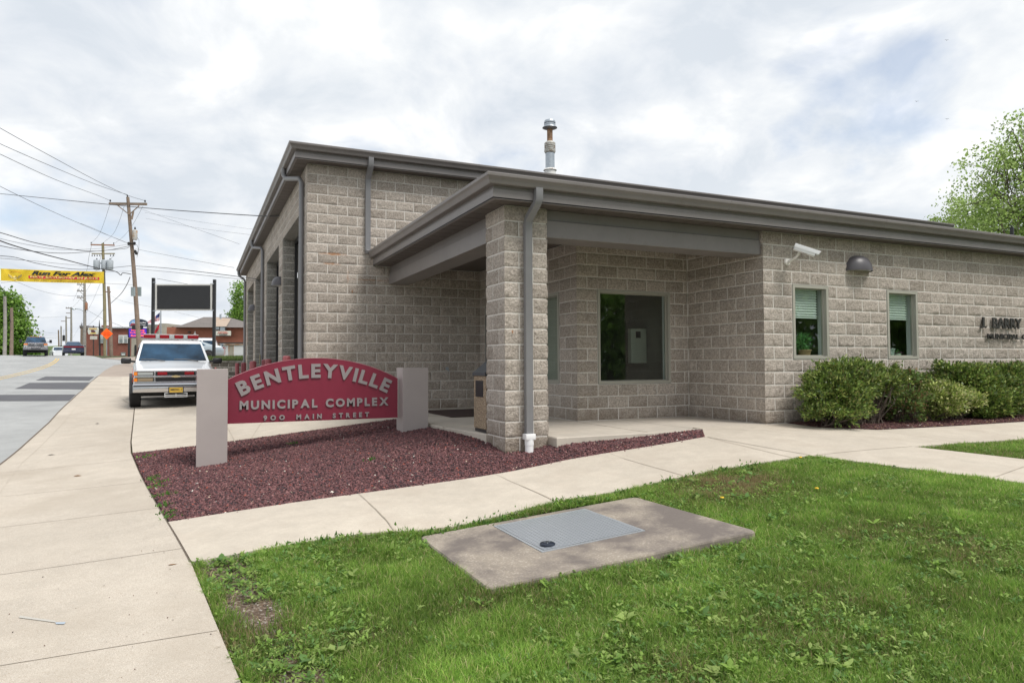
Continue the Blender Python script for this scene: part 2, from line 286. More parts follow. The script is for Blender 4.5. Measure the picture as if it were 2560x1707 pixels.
class MB:
    """collects boxes, tubes, prisms; build() links them as one mesh object"""
    def __init__(s): s.v = []; s.f = []; s.m = []; s.mi = 0
    def add(s, vs, fs):
        n = len(s.v); s.v += [tuple(map(float, p)) for p in vs]; s.f += [tuple(i+n for i in f) for f in fs]; s.m += [s.mi]*len(fs); return s
    def box(s, x0, x1, y0, y1, z0, z1, R=None):
        vs = [(x,y,z) for x in (x0,x1) for y in (y0,y1) for z in (z0,z1)]
        if R is not None: vs = [tuple(R@Vector(p)) for p in vs]
        return s.add(vs, [(0,1,3,2),(4,6,7,5),(0,4,5,1),(2,3,7,6),(0,2,6,4),(1,5,7,3)])
    def bbox(s, x0, x1, y0, y1, z0, z1, b=0.01, R=None, seg=2):
        bm = bmesh.new(); bmesh.ops.create_cube(bm, size=1.0)
        for v in bm.verts: v.co = Vector(((x0+x1)/2+v.co.x*(x1-x0), (y0+y1)/2+v.co.y*(y1-y0), (z0+z1)/2+v.co.z*(z1-z0)))
        bmesh.ops.bevel(bm, geom=bm.edges[:], offset=b, segments=seg, affect='EDGES', profile=0.5)
        if R is not None: bm.transform(R)
        s.addbm(bm); bm.free(); return s
    def addbm(s, bm):
        bm.verts.index_update(); s.add([v.co[:] for v in bm.verts], [[v.index for v in f.verts] for f in bm.faces])
    def tube(s, pts, r, seg=8, cap=True):
        pts = [Vector(p) for p in pts]; rs = r if isinstance(r, (list, tuple)) else [r]*len(pts); rings = []; n0 = len(s.v); vs = []; up = None
        for i, p in enumerate(pts):
            d = (pts[min(i+1, len(pts)-1)]-pts[max(i-1, 0)]).normalized()
            if up is None: up = Vector((0,0,1)) if abs(d.z) < 0.9 else Vector((1,0,0))
            a = d.cross(up).normalized(); b = a.cross(d).normalized(); up = b
            for k in range(seg):
                t = 2*math.pi*k/seg; vs.append(p+(a*math.cos(t)+b*math.sin(t))*rs[i])
        fs = []
        for i in range(len(pts)-1):
            for k in range(seg):
                a0 = i*seg+k; a1 = i*seg+(k+1)%seg; fs.append((a0, a1, a1+seg, a0+seg))
        if cap: fs.append(tuple(range(seg))[::-1]); fs.append(tuple(range((len(pts)-1)*seg, len(pts)*seg)))
        return s.add(vs, fs)
    def rect_tube(s, pts, w, d, side):
        """rectangular section w (along side) by d, swept along pts"""
        side = Vector(side).normalized(); pts = [Vector(p) for p in pts]; vs = []
        for i, p in enumerate(pts):
            a = (pts[i]-pts[i-1]).normalized() if i else (pts[1]-pts[0]).normalized(); b = (pts[i+1]-pts[i]).normalized() if i < len(pts)-1 else a
            t = (a+b).normalized(); n = side.cross(t).normalized(); k = 1/max(0.5, t.dot(a))
            for (q, r) in ((-1,-1),(1,-1),(1,1),(-1,1)): vs.append(p+side*q*w/2+n*r*d/2*k)
        fs = [(0,3,2,1)]
        for i in range(len(pts)-1):
            for k in range(4): fs.append((i*4+k, i*4+(k+1)%4, i*4+4+(k+1)%4, i*4+4+k))
        n = (len(pts)-1)*4; fs.append((n, n+1, n+2, n+3)); return s.add(vs, fs)
    def lathe(s, prof, c, seg=20, ax='z'):
        vs = []; fs = []
        for (r, h) in prof:
            for k in range(seg):
                t = 2*math.pi*k/seg; a, b = r*math.cos(t), r*math.sin(t)
                vs.append({'z': (c[0]+a, c[1]+b, c[2]+h), 'x': (c[0]+h, c[1]+a, c[2]+b), 'y': (c[0]+a, c[1]+h, c[2]+b)}[ax])
        for i in range(len(prof)-1):
            for k in range(seg):
                a0 = i*seg+k; a1 = i*seg+(k+1)%seg; fs.append((a0, a1, a1+seg, a0+seg))
        fs.append(tuple(range(seg))[::-1]); n = (len(prof)-1)*seg; fs.append(tuple(range(n, n+seg))); return s.add(vs, fs)
    def prism(s, poly, fn0, fn1):
        """extrude a 2-D polygon between two mappings (p -> 3-D)"""
        n = len(poly); vs = [fn0(p) for p in poly]+[fn1(p) for p in poly]
        fs = [tuple(range(n))[::-1], tuple(range(n, 2*n))]+[(i, (i+1)%n, (i+1)%n+n, i+n) for i in range(n)]
        return s.add(vs, fs)
    def build(s, name, m, parent=None, smooth=None, local=False, bevel=None):
        me = bpy.data.meshes.new(name); o3 = np.zeros(3) if (parent is None or local) else org(parent)
        me.from_pydata([(a-o3[0], b-o3[1], c-o3[2]) for a, b, c in s.v], [], s.f)
        if any(s.m): me.polygons.foreach_set('material_index', s.m)
        bm = bmesh.new(); bm.from_mesh(me); bmesh.ops.recalc_face_normals(bm, faces=bm.faces); bm.to_mesh(me); bm.free(); me.update()
        return link(name, me, m, parent, smooth)
def from_np(name, V, Fc, m, parent=None, col=None, smooth=False):
    """fast mesh from numpy arrays; Fc (n,3) or (n,4); col per-vertex rgb -> 'c'"""
    V = np.asarray(V, np.float32)
    if parent is not None: V = V-org(parent).astype(np.float32)
    me = bpy.data.meshes.new(name); k = Fc.shape[1]
    me.vertices.add(len(V)); me.vertices.foreach_set('co', V.ravel()); me.loops.add(Fc.size); me.loops.foreach_set('vertex_index', Fc.ravel().astype(np.int32))
    me.polygons.add(len(Fc)); me.polygons.foreach_set('loop_start', (np.arange(len(Fc))*k).astype(np.int32)); me.update(calc_edges=True)
    if smooth: me.polygons.foreach_set('use_smooth', np.ones(len(Fc), bool))
    if col is not None:
        a = me.color_attributes.new('c', 'FLOAT_COLOR', 'POINT'); a.data.foreach_set('color', np.c_[col, np.ones(len(col))].astype(np.float32).ravel())
    return link(name, me, m, parent)
def text_mesh(s, size=1.0, bold=0.0, shear=0.0, depth=0.0, width=None, height=None, spacing=1.0, sx=1.0):
    """returns verts, faces of the text centred on the origin in its own x (right) y (up) plane; extruded along z"""
    cu = bpy.data.curves.new('tmp', 'FONT'); cu.body = s; cu.size = size; cu.extrude = depth/2; cu.offset = bold; cu.shear = shear; cu.space_character = spacing
    cu.align_x = 'LEFT'; cu.resolution_u = 3
    o = bpy.data.objects.new('tmp', cu); COL.objects.link(o); dg = bpy.context.evaluated_depsgraph_get(); dg.update()
    me = bpy.data.meshes.new_from_object(o.evaluated_get(dg)); v = np.array([p.co[:] for p in me.vertices]) if len(me.vertices) else np.zeros((1,3)); f = [list(p.vertices) for p in me.polygons]
    bpy.data.objects.remove(o); bpy.data.curves.remove(cu); bpy.data.meshes.remove(me)
    lo, hi = v.min(0), v.max(0); c = (lo+hi)/2; v[:,:2] -= c[:2]; v[:,0] *= sx
    w, h = (hi-lo)[0]*sx, (hi-lo)[1]
    if height: v[:,1] *= height/h; v[:,0] *= 1 if width else height/h
    if width: v[:,0] *= width/w; v[:,1] *= 1 if height else width/w
    return v, f
def place_text(mb, vf, O, X, Y):
    v, f = vf; O = np.array(O, float); X = np.array(X, float); Y = np.array(Y, float); X /= np.linalg.norm(X); Y /= np.linalg.norm(Y); Z = np.cross(X, Y)
    mb.add([O+X*p[0]+Y*p[1]+Z*p[2] for p in v], f)
# draped ground sheets -------------------------------------------------
def drape(name, poly, m, off=0.0, step=0.6, thick=0.0, kind='structure', joints=None, label=None, cat=None, parent=None, ystep=None):
    bm = bmesh.new(); vs = [bm.verts.new((p[0], p[1], 0)) for p in poly]; bm.faces.new(vs)
    xs = [p[0] for p in poly]; ys = [p[1] for p in poly]
    def cut(a, b, st, nrm):
        k = math.floor(a/st)*st+st
        while k < b-1e-6:
            bmesh.ops.bisect_plane(bm, geom=bm.verts[:]+bm.edges[:]+bm.faces[:], plane_co=Vector(nrm)*k, plane_no=nrm); k += st
    cut(min(xs), max(xs), step, (1,0,0)); cut(min(ys), max(ys), ystep or step, (0,1,0))
    bmesh.ops.triangulate(bm, faces=[f for f in bm.faces if len(f.verts) > 4])
    for f in bm.faces:
        if f.normal.z < 0: f.normal_flip()
    if thick:
        be = [e for e in bm.edges if e.is_boundary]; r = bmesh.ops.extrude_edge_only(bm, edges=be)
        low = {g for g in r['geom'] if isinstance(g, bmesh.types.BMVert)}
    else: low = set()
    bm.verts.ensure_lookup_table(); P = np.array([v.co[:2] for v in bm.verts]); Z = Hn(P[:,0], P[:,1])+off
    for i, v in enumerate(bm.verts): v.co.z = Z[i]-(thick if v in low else 0)
    bmesh.ops.recalc_face_normals(bm, faces=bm.faces)
    if sum(f.normal.z*f.calc_area() for f in bm.faces) < 0: bmesh.ops.reverse_faces(bm, faces=bm.faces)
    if joints:
        for (a, b, w, mi) in joints:   # strip lying on the sheet
            a = np.array(a[:2]); b = np.array(b[:2]); d = (b-a); L = np.linalg.norm(d); d = d/L; nn = np.array([-d[1], d[0]])*w/2; k = max(1, int(L/0.25)); prev = None
            for i in range(k+1):
                p = a+d*L*i/k; j = nn*0
                q = [p+nn, p-nn]; vv = [bm.verts.new((x[0], x[1], H(x[0], x[1])+off+0.004)) for x in q]
                if prev:
                    f = bm.faces.new((prev[0], prev[1], vv[1], vv[0])); f.material_index = mi
                    f.normal_update()
                    if f.normal.z < 0: f.normal_flip()
                prev = vv
    me = bpy.data.meshes.new(name); bm.to_mesh(me); bm.free(); o = link(name, me, m, parent); me.polygons.foreach_set('use_smooth', [True]*len(me.polygons)); me.set_sharp_from_angle(angle=math.radians(35))
    tag(o, label, cat, None, kind); return o
# split-face block walls -------------------------------------------------
BL, CH = 0.4064, 0.2032
def cj(z, k=0.0): return 0.011+0.007*noise.noise(Vector((k*3.1, k, z*9.0)))+0.004*noise.noise(Vector((k, 5.0, z*31.0)))
def block_wall(name, parent, O, e, n, L, r0, r1, openings=(), shift=0.0, BL=BL, c0=None, c1=None, rough=0.017, cell=0.03, m='block', proud=0.0, zoff=0.0, skip=None):
    """O start corner, e along, n outward; courses r0..r1; openings (s0,s1,z0,z1); c0/c1 = corner keys where the ends turn an outside corner"""
    O = np.array(O, float); e = np.array(e, float); n = np.array(n, float); V = []; Fq = []; vv = []; MV = []; MF = []
    def mq(s0, s1, z0, z1):
        k = len(MV); 
        for s, z in ((s0,z0),(s1,z0),(s1,z1),(s0,z1)): MV.append(O+e*s+n*(proud+0.0)+np.array([0,0,z]))
        MF.append((k,k+1,k+2,k+3))
    g = 0.0050
    for r in range(r0, r1):
        z0, z1 = r*CH+zoff, (r+1)*CH+zoff; zm = (z0+z1)/2
        iv = [(0.0, L)]
        for (a, b, za, zb) in openings:
            if za < zm < zb:
                nv = []
                for (p, q) in iv:
                    if b <= p or a >= q: nv.append((p, q)); continue
                    if a > p: nv.append((p, a))
                    if b < q: nv.append((b, q))
                iv = nv
        for (p, q) in iv: mq(p, q, z0, z1)
        off = shift+(BL/2 if r % 2 else 0.0); k = math.floor((0-off)/BL)
        while k*BL+off < L:
            a, b = k*BL+off, (k+1)*BL+off; k += 1
            for (p, q) in iv:
                s0, s1 = max(a, p), min(b, q)
                if s1-s0 < 0.03: continue
                lc = c0 is not None and s0 < 1e-4; rc = c1 is not None and s1 > L-1e-4
                A, B = (s0 if lc else s0+g), (s1 if rc else s1-g); za, zb = z0+g, z1-g
                nx = max(3, int((B-A)/cell)); nz = max(3, int((zb-za)/cell))
                us = [0, 0.007/(B-A)]+[i/nx for i in range(1, nx)]+[1-0.007/(B-A), 1]
                ws = [0, 0.007/(zb-za)]+[i/nz for i in range(1, nz)]+[1-0.007/(zb-za), 1]
                base = len(V); val = random.random(); nu = len(us); tilt = (random.random()-0.5)*0.018; tz = (random.random()-0.5)*0.016; sd_ = random.random()*50
                for j, w in enumerate(ws):
                    z = za+(zb-za)*w
                    for i, u in enumerate(us):
                        s = A+(B-A)*u; edge = j in (0, len(ws)-1) or (i == 0 and not lc) or (i == nu-1 and not rc)
                        P = O+e*s+np.array([0,0,z])
                        if edge: d = -0.002
                        else:
                            ed = min(s-A if not lc else 1, B-s if not rc else 1, z-za, zb-z)
                            fall = min(1, (ed-0.002)/0.03); q3 = Vector((P[0]*11+sd_, P[1]*11, P[2]*13))
                            d = 0.002+fall*(0.006+rough*(noise.noise(q3)+0.5*noise.noise(q3*2.7))+tilt*(u-0.5)*2+tz*(w-0.5)*2); d = max(d, 0.0032)
                        if (i == 0 and lc): d = cj(z, c0) if not edge else d; P = P-e*(cj(z, c0) if not edge else 0)
                        if (i == nu-1 and rc): d = cj(z, c1) if not edge else d; P = P+e*(cj(z, c1) if not edge else 0)
                        V.append(P+n*(d+proud)); vv.append(val)
                for j in range(len(ws)-1):
                    for i in range(nu-1):
                        a0 = base+j*nu+i; Fq.append((a0, a0+1, a0+nu+1, a0+nu))
    nb = len(V); V = np.array(V+MV); Fq = np.array(Fq+[tuple(i+nb for i in f) for f in MF]); vv = vv+[0.5]*len(MV)
    nr = np.cross(V[Fq[:,1]]-V[Fq[:,0]], V[Fq[:,2]]-V[Fq[:,0]]); 
    if (nr@n).sum() < 0: Fq = Fq[:, ::-1]
    o = from_np(name, V, Fq, [m, 'mortar'], parent)
    me = o.data; me.polygons.foreach_set('material_index', np.r_[np.zeros(len(Fq)-len(MF), np.int32), np.ones(len(MF), np.int32)])
    a = me.attributes.new('v', 'FLOAT', 'POINT'); a.data.foreach_set('value', np.array(vv, np.float32))
    sm = np.r_[np.ones(len(Fq)-len(MF), bool), np.zeros(len(MF), bool)]; me.polygons.foreach_set('use_smooth', sm); return o
def sweep(mb, path, sec, closed_ends=True):
    """path of (x,y) eave corners, outward is to the right of travel; sec of (out, z) closed profile; mitred corners"""
    n = len(path); rings = []
    for i, p in enumerate(path):
        p = Vector(p); a = (p-Vector(path[i-1])).normalized() if i else None; b = (Vector(path[i+1])-p).normalized() if i < n-1 else None
        na = Vector((a.y, -a.x)) if a else None; nb = Vector((b.y, -b.x)) if b else None
        if na is None: o = nb
        elif nb is None: o = na
        else: o = (na+nb)/(1+na.dot(nb))
        rings.append([(p.x+o.x*s, p.y+o.y*s, z) for s, z in sec])
    k = len(sec); vs = [v for r in rings for v in r]; fs = []
    for i in range(n-1):
        for j in range(k): fs.append((i*k+j, i*k+(j+1)%k, i*k+k+(j+1)%k, i*k+k+j))
    fs.append(tuple(range(k))); fs.append(tuple(range((n-1)*k, n*k))[::-1]); mb.add(vs, fs)
# ---------------------------------------------------------------- ground sheets
def S8(x, y): return (x/4.479, 830+y/4.479)
def gs(x, y): p = gnd(*S8(x, y)); return (p[0], p[1])
road_r = [(-9.6,-13.0), (-10.2,-2.0)]+[gs(*q) for q in [(-60,1520),(210,1310),(400,1140),(545,1010),(790,765),(870,690),(1010,560),(1070,500),(1170,430),(1280,370)]]
crest_r = gs(1150, 292)
road_r += [(road_r[-1][0]+1.0, road_r[-1][1]+5), (crest_r[0]+1.6, crest_r[1]-3), crest_r, (-19.5,78), (-25,108)]
road_l = []
for i, (x, y) in enumerate(road_r):
    w = 9.0 if y < 30 else 8.4
    if i in (9, 10, 11, 12): x = np.interp(y, [road_r[8][1], crest_r[1]], [road_r[8][0], crest_r[0]])
    road_l.append((x-w, y))
outer_x = 70
ground = drape('ground', [(-70,-30),(outer_x,-30),(outer_x,118),(-70,118)], 'lawnbase', -0.048, step=1.0)
for v_ in ground.data.vertices:      # the soil lies lower under the building and its porch
    if -4.3 < v_.co.x < 15 and .5 < v_.co.y < 26: v_.co.z = min(v_.co.z, -.35)
far = MB(); far.add([(-3000,-3000,-2.2),(3000,-3000,-2.2),(3000,3000,-2.2),(-3000,3000,-2.2)], [(0,1,2,3)])
far.add([(-70,118,1.2),(70,118,1.2),(300,420,-2.1),(-400,420,-2.1)], [(0,1,2,3)])
far.build('ground_beyond', mat('far_field', (0.07,0.10,0.035), 0.95, var=(0.02,0.3)), None); tag(bpy.data.objects['ground_beyond'], kind='structure')
road = drape('road', road_r+road_l[::-1], 'asphalt', -0.035, step=0.8, thick=0.03, ystep=0.8)
# sidewalk along the road
wr = [(-7.45,-13),(-7.66,-7.0),(-7.916,-4.395),(-8.156,-2.3),(-8.366,-.82)]+[gs(*q) for q in [(1470,1350),(1465,1230),(1485,1040),(1505,850)]]
wr += [(-10.15,15.5), (-10.6,20.0)]
fl = gs(1090,498); wr.append((-11.6, fl[1]))
wl = [p for p in road_r if p[1] < fl[1]-0.3]+[fl]
def axis_joint(yc, rot=-0.115): return None
ds = np.array([math.sin(-0.115), math.cos(-0.115)])
jl = []
def sw_edge(poly, y): return float(np.interp(y, [p[1] for p in poly], [p[0] for p in poly]))
yy = -9.2
while yy < 24:
    xr = sw_edge(wr[:10], yy); a = (xr-0.01, yy); xl = sw_edge(wl, yy+0.25); b = (xl+0.02, yy+0.10*(xr-xl)*0.9)
    jl.append((a, b, 0.010, 1 if abs(yy+5.54)<.3 else 3)); yy += 1.83
kerb = [(sw_edge(wl, y)+0.30, y) for y in np.arange(-12, 24, 1.5)]
for p, q in zip(kerb[:-1], kerb[1:]): jl.append((p, q, 0.007, 3))
for p, q in zip(wr[3:9], wr[4:10]): jl.append(((p[0]-.005,p[1]), (q[0]-.005,q[1]), 0.008, 2))
for p, q in zip(wl[1:-1], wl[2:]): jl.append(((p[0]+.012,p[1]), (q[0]+.012,q[1]), 0.030, 2))
walk = drape('sidewalk', wr+wl[::-1], ['walk','groove','joint','groove2'], 0.0, step=0.5, thick=0.12, joints=jl)
# tan asphalt and pale apron up the side lot
tp = drape('side_apron', [fl, (-11.6, fl[1]), (-9.4, fl[1]), (-5.0, 25.6), (10, 27), (10,40), (-3,62), (-8,75), crest_r, road_r[-4], road_r[-5], road_r[-6], road_r[-7]], 'tan', 0.0, step=1.0, thick=0.05)
# driveway apron in front of the garage
ap = [(-8.366+.05,-.82)]
bed_far_l = gs(1470, 1352); bfl = (bed_far_l[0]+0.02, bed_far_l[1])
apron_poly = [bfl, (-4.72, 2.98+0.9), (-4.72, 6.25), (-6.0, 6.25), (-5.75, 6.6), (-5.75,25.4), (-9.4, fl[1]), (-11.6, fl[1]), (-10.6,20.0), (-10.15,15.5)]+[ (p[0]+0.012, p[1]) for p in wr[8:5:-1]]
jd = [((-9.55,6.0),(-6.15,6.35),0.012,1), ((-9.9,11.2),(-6.15,11.4),0.012,1), ((-10.1,16),(-6.15,16.1),0.012,1), ((-7.55,3.95),(-7.9,16),0.014,1), ((-7.3,4.0),(-6.9,6.2),0.010,1)]
drive = drape('driveway', apron_poly, ['concrete','groove'], 0.0, step=0.5, thick=0.12, joints=jd)
# the entrance path, its run along the facade and the branch towards the lower lawn
path_poly = [(-8.360,-.82),(-1.9,-.82),(-1.45,-.24),(-1.45,-.02),(0.43,-.02),(0.45,-.63),(0.99,-1.19),(4.2,-1.325),(9.0,-1.365),(13.6,-1.40),(13.6,-2.5),(9.0,-2.5),(0.0,-2.45),(1.35,-5.6),(-0.3,-6.2),(-1.60,-2.3),(-8.148,-2.3)]
pj = [((x,-.84),(x,-2.28),0.011,1) for x in (-6.55,-4.97,-3.43,-1.88)]+[((-1.45,-.3),(0.80,-1.15),0.008,1), ((-1.88,-.85),(-1.6,-2.28),0.010,2), ((-1.58,-2.33),(0.0,-2.43),0.011,1), ((0.95,-1.25),(0.9,-2.42),0.010,1), ((2.4,-1.3),(2.4,-2.45),0.010,1),((4.9,-1.36),(4.9,-2.45),0.010,1),((-.9,-3.95),(.55,-3.6),0.010,1)]
path = drape('entrance_path', path_poly, ['concrete','groove','joint'], 0.0, step=0.4, thick=0.12, joints=pj)
# porch slab (level, with a real edge)
mb = MB(); b_ = 0.02
SP = [(-4.70,6.25),(-4.70,2.2),(-4.50,.60),(-3.85,.60),(-3.85,-.245),(-1.462,-.245),(-1.462,6.25)]
mb.prism(SP, lambda p: (p[0],p[1],-.22), lambda p: (p[0],p[1],-.012)); scn = np.array([-3.0,3.0])
mb.prism(SP, lambda p: (p[0],p[1],-.012), lambda p: (p[0]+(.010 if p[0]<-4.4 or (p[0]<-3.8 and p[1]<.3) else -.0),p[1]+(.010 if p[1]<.7 else 0),0.0)); mb.bbox(-1.456,0.03,-0.015,1.9,-0.22,0.003,b=0.004)
pj2 = []
o = mb.build('porch_slab', 'slab'); tag(o, kind='structure')
mb = MB()
for (x0,x1,y0,y1) in [(-4.68,-1.47,1.9,1.908),(-2.4,-2.392,-.22,1.9),(-4.68,-2.33,4.1,4.108)]: mb.box(x0,x1,y0,y1,-.01,0.0035)
o = mb.build('porch_slab_joint', 'groove'); tag(o, kind='structure')
# gravel bed, mulch bed, mat
bed_poly = [(-8.35,-.83),(-1.92,-.83),(-1.47,-.26),(-4.71,-.26),(-4.71,3.86),bfl]+[(p[0]+0.01, p[1]) for p in wr[5:3:-1]][:0]
bed = drape('gravel_bed', [(-8.345,-.835),(-1.95,-.835),(-1.47,-.255),(-3.80,-.255),(-3.80,.65),(-4.72,.65),(-4.72,3.84),(bfl[0]+.01,bfl[1]-.02)], 'lava', -0.016, step=0.3)
mulch_poly = [(0.44,-.02),(13.2,-.02),(13.2,-1.38),(9.0,-1.36),(4.2,-1.32),(1.0,-1.18),(0.46,-.62)]
mbed = drape('mulch_bed', mulch_poly, mat('mulch_base', (0.085,0.040,0.036), 0.95, var=(40,0.4), bump=(50,0.8,0.02)), 0.0, step=0.3)
# dark asphalt patches and the double yellow line, 4 mm over the road
def strip_px(name, pts, m, off, label=None):
    drape(name, [gs(*q) for q in pts], m, off, step=0.6)
for pts in [[(510,490),(1058,493),(1000,536),(400,532)], [(330,560),(1000,557),(925,632),(165,625)], [(0,692),(850,688),(775,757),(-160,760)]]:
    strip_px('asphalt_repair', pts, 'patch', -0.029)
def line_px(a, w):
    P = [np.array(gs(*q)) for q in a]; L, R = [], []
    for i, p in enumerate(P):
        d = P[min(i+1,len(P)-1)]-P[max(i-1,0)]; d /= np.linalg.norm(d); n = np.array([-d[1], d[0]])*w/2; L.append(tuple(p+n)); R.append(tuple(p-n))
    for i in range(len(P)-1): drape('centre_line', [L[i],L[i+1],R[i+1],R[i]], 'yellow', -0.030, step=0.7)
line_px([(-120,530),(0,500),(150,468),(300,432),(450,390),(540,358),(600,325),(622,306),(631,290)], 0.09)
line_px([(-100,545),(20,517),(170,483),(320,448),(470,405),(560,370),(622,335),(648,312),(660,294)], 0.09)
# far pavement left of the road
lp = drape('left_pavement', [(p[0]-0.1,p[1]) for p in road_l[4:]]+[(p[0]-3.0,p[1]) for p in road_l[4:]][::-1], 'tan', 0.04, step=1.5, thick=0.1)
# hill beyond the crest
def hill(name, cx, cy, rx, ry, h, m):
    V = []; Fq = []; n = 46; k = 26
    for j in range(k+1):
        for i in range(n):
            a = 2*math.pi*i/n; r = j/k; x, y = cx+rx*r*math.cos(a), cy+ry*r*math.sin(a)
            V.append((x, y, -3+h*(0.5+0.5*math.cos(math.pi*r))*(0.9+0.25*noise.noise(Vector((x*.01,y*.01,3))))+(1.6*noise.noise(Vector((x*.06,y*.06,1))) if r < .97 else 0)))
    for j in range(k):
        for i in range(n): Fq.append((j*n+i, j*n+(i+1)%n, (j+1)*n+(i+1)%n, (j+1)*n+i))
    o = from_np(name, V, np.array(Fq), m, smooth=True); tag(o, kind='structure')
hm = mat('wooded_hill', (0.115,0.165,0.055), 0.95, var=[(0.02,0.25),(0.25,0.25)], bump=(0.5,1.0,2.0))
hill('hill', *(dep(150,900,420)[:2]), 170, 120, 19, hm)
# ---------------------------------------------------------------- the municipal building
BLD = thing('municipal_building', 'large tan split-face block building with brown metal eaves, porch and garage bays', 'building', (0,0,0))
G = dict(parent=BLD); YG, XG, XW, YR = 6.2067, -6.1043, -2.3184, 1.8544
wins = [(1.5*BL,3.5*BL,5*CH,11*CH),(7*BL,9*BL,5*CH,11*CH)]
block_wall('facade_wall', BLD, (0,0,0), (1,0,0), (0,-1,0), 13.2, -1, 15, wins, c0=1.0, cell=0.03)
block_wall('recess_side_wall', BLD, (0,0,0), (0,1,0), (-1,0,0), YR, -1, 15, (), c0=1.0, shift=0.0, cell=0.032)
block_wall('recess_back_wall', BLD, (XW,YR,0), (1,0,0), (0,-1,0), -XW, -1, 15, [(0.40,1.924,3*CH,11*CH)], c0=2.0, shift=-0.005, cell=0.04)
block_wall('vestibule_side_wall', BLD, (XW,YR,0), (0,1,0), (-1,0,0), YG-YR, -1, 15, [(0.62,1.95,3*CH,11*CH),(2.25,4.05,-0.3,11*CH)], c0=2.0, cell=0.045)
block_wall('garage_side_wall', BLD, (XG,YG,0), (1,0,0), (0,-1,0), XW-XG, -1, 25, (), c0=3.0, cell=0.034)
block_wall('garage_upper_wall', BLD, (XW+0.001,YG,0), (1,0,0), (0,-1,0), 13.9-XW, 15, 25, (), cell=0.10, shift=0.0)
ops = [(7.00-YG,10.64-YG),(11.55-YG,15.17-YG),(16.10-YG,19.83-YG),(20.70-YG,24.40-YG)]
block_wall('garage_front_wall', BLD, (XG,YG,0), (0,1,0), (-1,0,0), 25.4-YG, -1, 25, [(a,b,-1,21*CH) for a, b in ops], c0=3.0, cell=0.05)
# pillar of the porch: four rough faces
PX0, PX1, PY0, PY1 = -11*BL, -9.5*BL, 0.0, 1.5*BL
for nm, O, e, n, c0_, c1_, sh in (('front',(PX0,PY0,0),(1,0,0),(0,-1,0),4.,5.,0.0),('left',(PX0,PY0,0),(0,1,0),(-1,0,0),4.,6.,0.0+BL/2),('right',(PX1,PY0,0),(0,1,0),(1,0,0),5.,7.,BL/2),('rear',(PX0,PY1,0),(1,0,0),(0,1,0),6.,7.,0.0)):
    block_wall('pillar_'+nm+'_face', BLD, O, e, n, 1.5*BL, -2, 15, (), shift=sh, c0=c0_, c1=c1_, cell=0.022, rough=0.014)
# smooth block reveals, headers, doors of the garage bays
rv = MB(); hd = MB(); tr_ = MB()
for (a, b) in ops:
    ya, yb = a+YG, b+YG
    for y, nrm in ((ya, 1), (yb, -1)):
        block_wall('bay_reveal', BLD, (XG+0.012, y, 0), (1,0,0), (0,nrm,0), 0.32, -1, 21, (), cell=0.2, rough=0.001, m='smooth', shift=-.05, BL=.8)
    hd.box(XG+0.01, XG+0.6, ya-0.02, yb+0.02, 21*CH+0.002, 21*CH+0.05)
    tr_.box(XG+0.30, XG+0.36, ya, ya+0.10, -.3, 21*CH); tr_.box(XG+0.30, XG+0.36, yb-0.10, yb, -.3, 21*CH); tr_.box(XG+0.30, XG+0.36, ya+.1, yb-.1, 21*CH-0.12, 21*CH)
    d = MB(); n_ = 8
    for i in range(n_):
        z0 = -.12+i*(21*CH+.0)/n_; d.bbox(XG+0.37, XG+0.42, ya+.1, yb-.1, z0+.004, z0+21*CH/n_-.004, b=0.006, seg=1)
    dd = d.build('garage_door', mat('garage_door_paint', (0.20,0.19,0.175), 0.5), BLD)
hd.build('bay_header', 'smooth', BLD); tr_.build('bay_trim', 'black', BLD)
# lintel plates, interior volume behind windows
def window(name, x0, x1, z0, z1, y, axis='x', parts=True, fw=0.055, deep=0.10):
    """frame proud of a 10 cm reveal; axis x: in plane y=const facing -Y; axis y: in plane x=const facing -X"""
    def T(a, c, z): return (a, y+c, z) if axis == 'x' else (y+c, a, z)
    def bx(mb, a0, a1, c0, c1, z0_, z1_):
        p, q = T(a0,c0,z0_), T(a1,c1,z1_); mb.box(min(p[0],q[0]),max(p[0],q[0]),min(p[1],q[1]),max(p[1],q[1]),z0_,z1_)
    f = MB(); g = 0.006
    bx(f, x0+g, x0+fw, -0.012, deep, z0+g, z1-g); bx(f, x1-fw, x1-g, -0.012, deep, z0+g, z1-g)
    bx(f, x0+fw, x1-fw, -0.010, deep, z1-fw, z1-g); bx(f, x0+fw, x1-fw, -0.010, deep, z0+g, z0+fw)
    bx(f, x0+fw, x0+fw+.014, 0.055, deep-.004, z0+fw, z1-fw); bx(f, x1-fw-.014, x1-fw, 0.055, deep-.004, z0+fw, z1-fw)
    bx(f, x0+fw+.014, x1-fw-.014, 0.055, deep-.004, z1-fw-.014, z1-fw); bx(f, x0+fw+.014, x1-fw-.014, 0.055, deep-.004, z0+fw, z0+fw+.014)
    w = f.build('window', 'wframe', BLD)
    p = MB(); p.add([T(x0+fw+.01,.07,z0+fw+.01),T(x1-fw-.01,.07,z0+fw+.01),T(x1-fw-.01,.07,z1-fw-.01),T(x0+fw+.01,.07,z1-fw-.01)],[(0,1,2,3)]); p.build('pane', 'glass', w)
    r = MB()   # inner reveal
    bx(r, x0-.02, x0+g, deep, deep+.12, z0-.02, z1+.02); bx(r, x1-g, x1+.02, deep, deep+.12, z0-.02, z1+.02); bx(r, x0+g, x1-g, deep, deep+.12, z1-g, z1+.02); bx(r, x0+g, x1-g, deep, deep+.14, z0-.02, z0+g+.01)
    r.build('inner_reveal', 'white', w); return w
w1 = window('w', 1.5*BL, 3.5*BL, 5*CH, 11*CH, 0.0); w2 = window('w', 7*BL, 9*BL, 5*CH, 11*CH, 0.0)
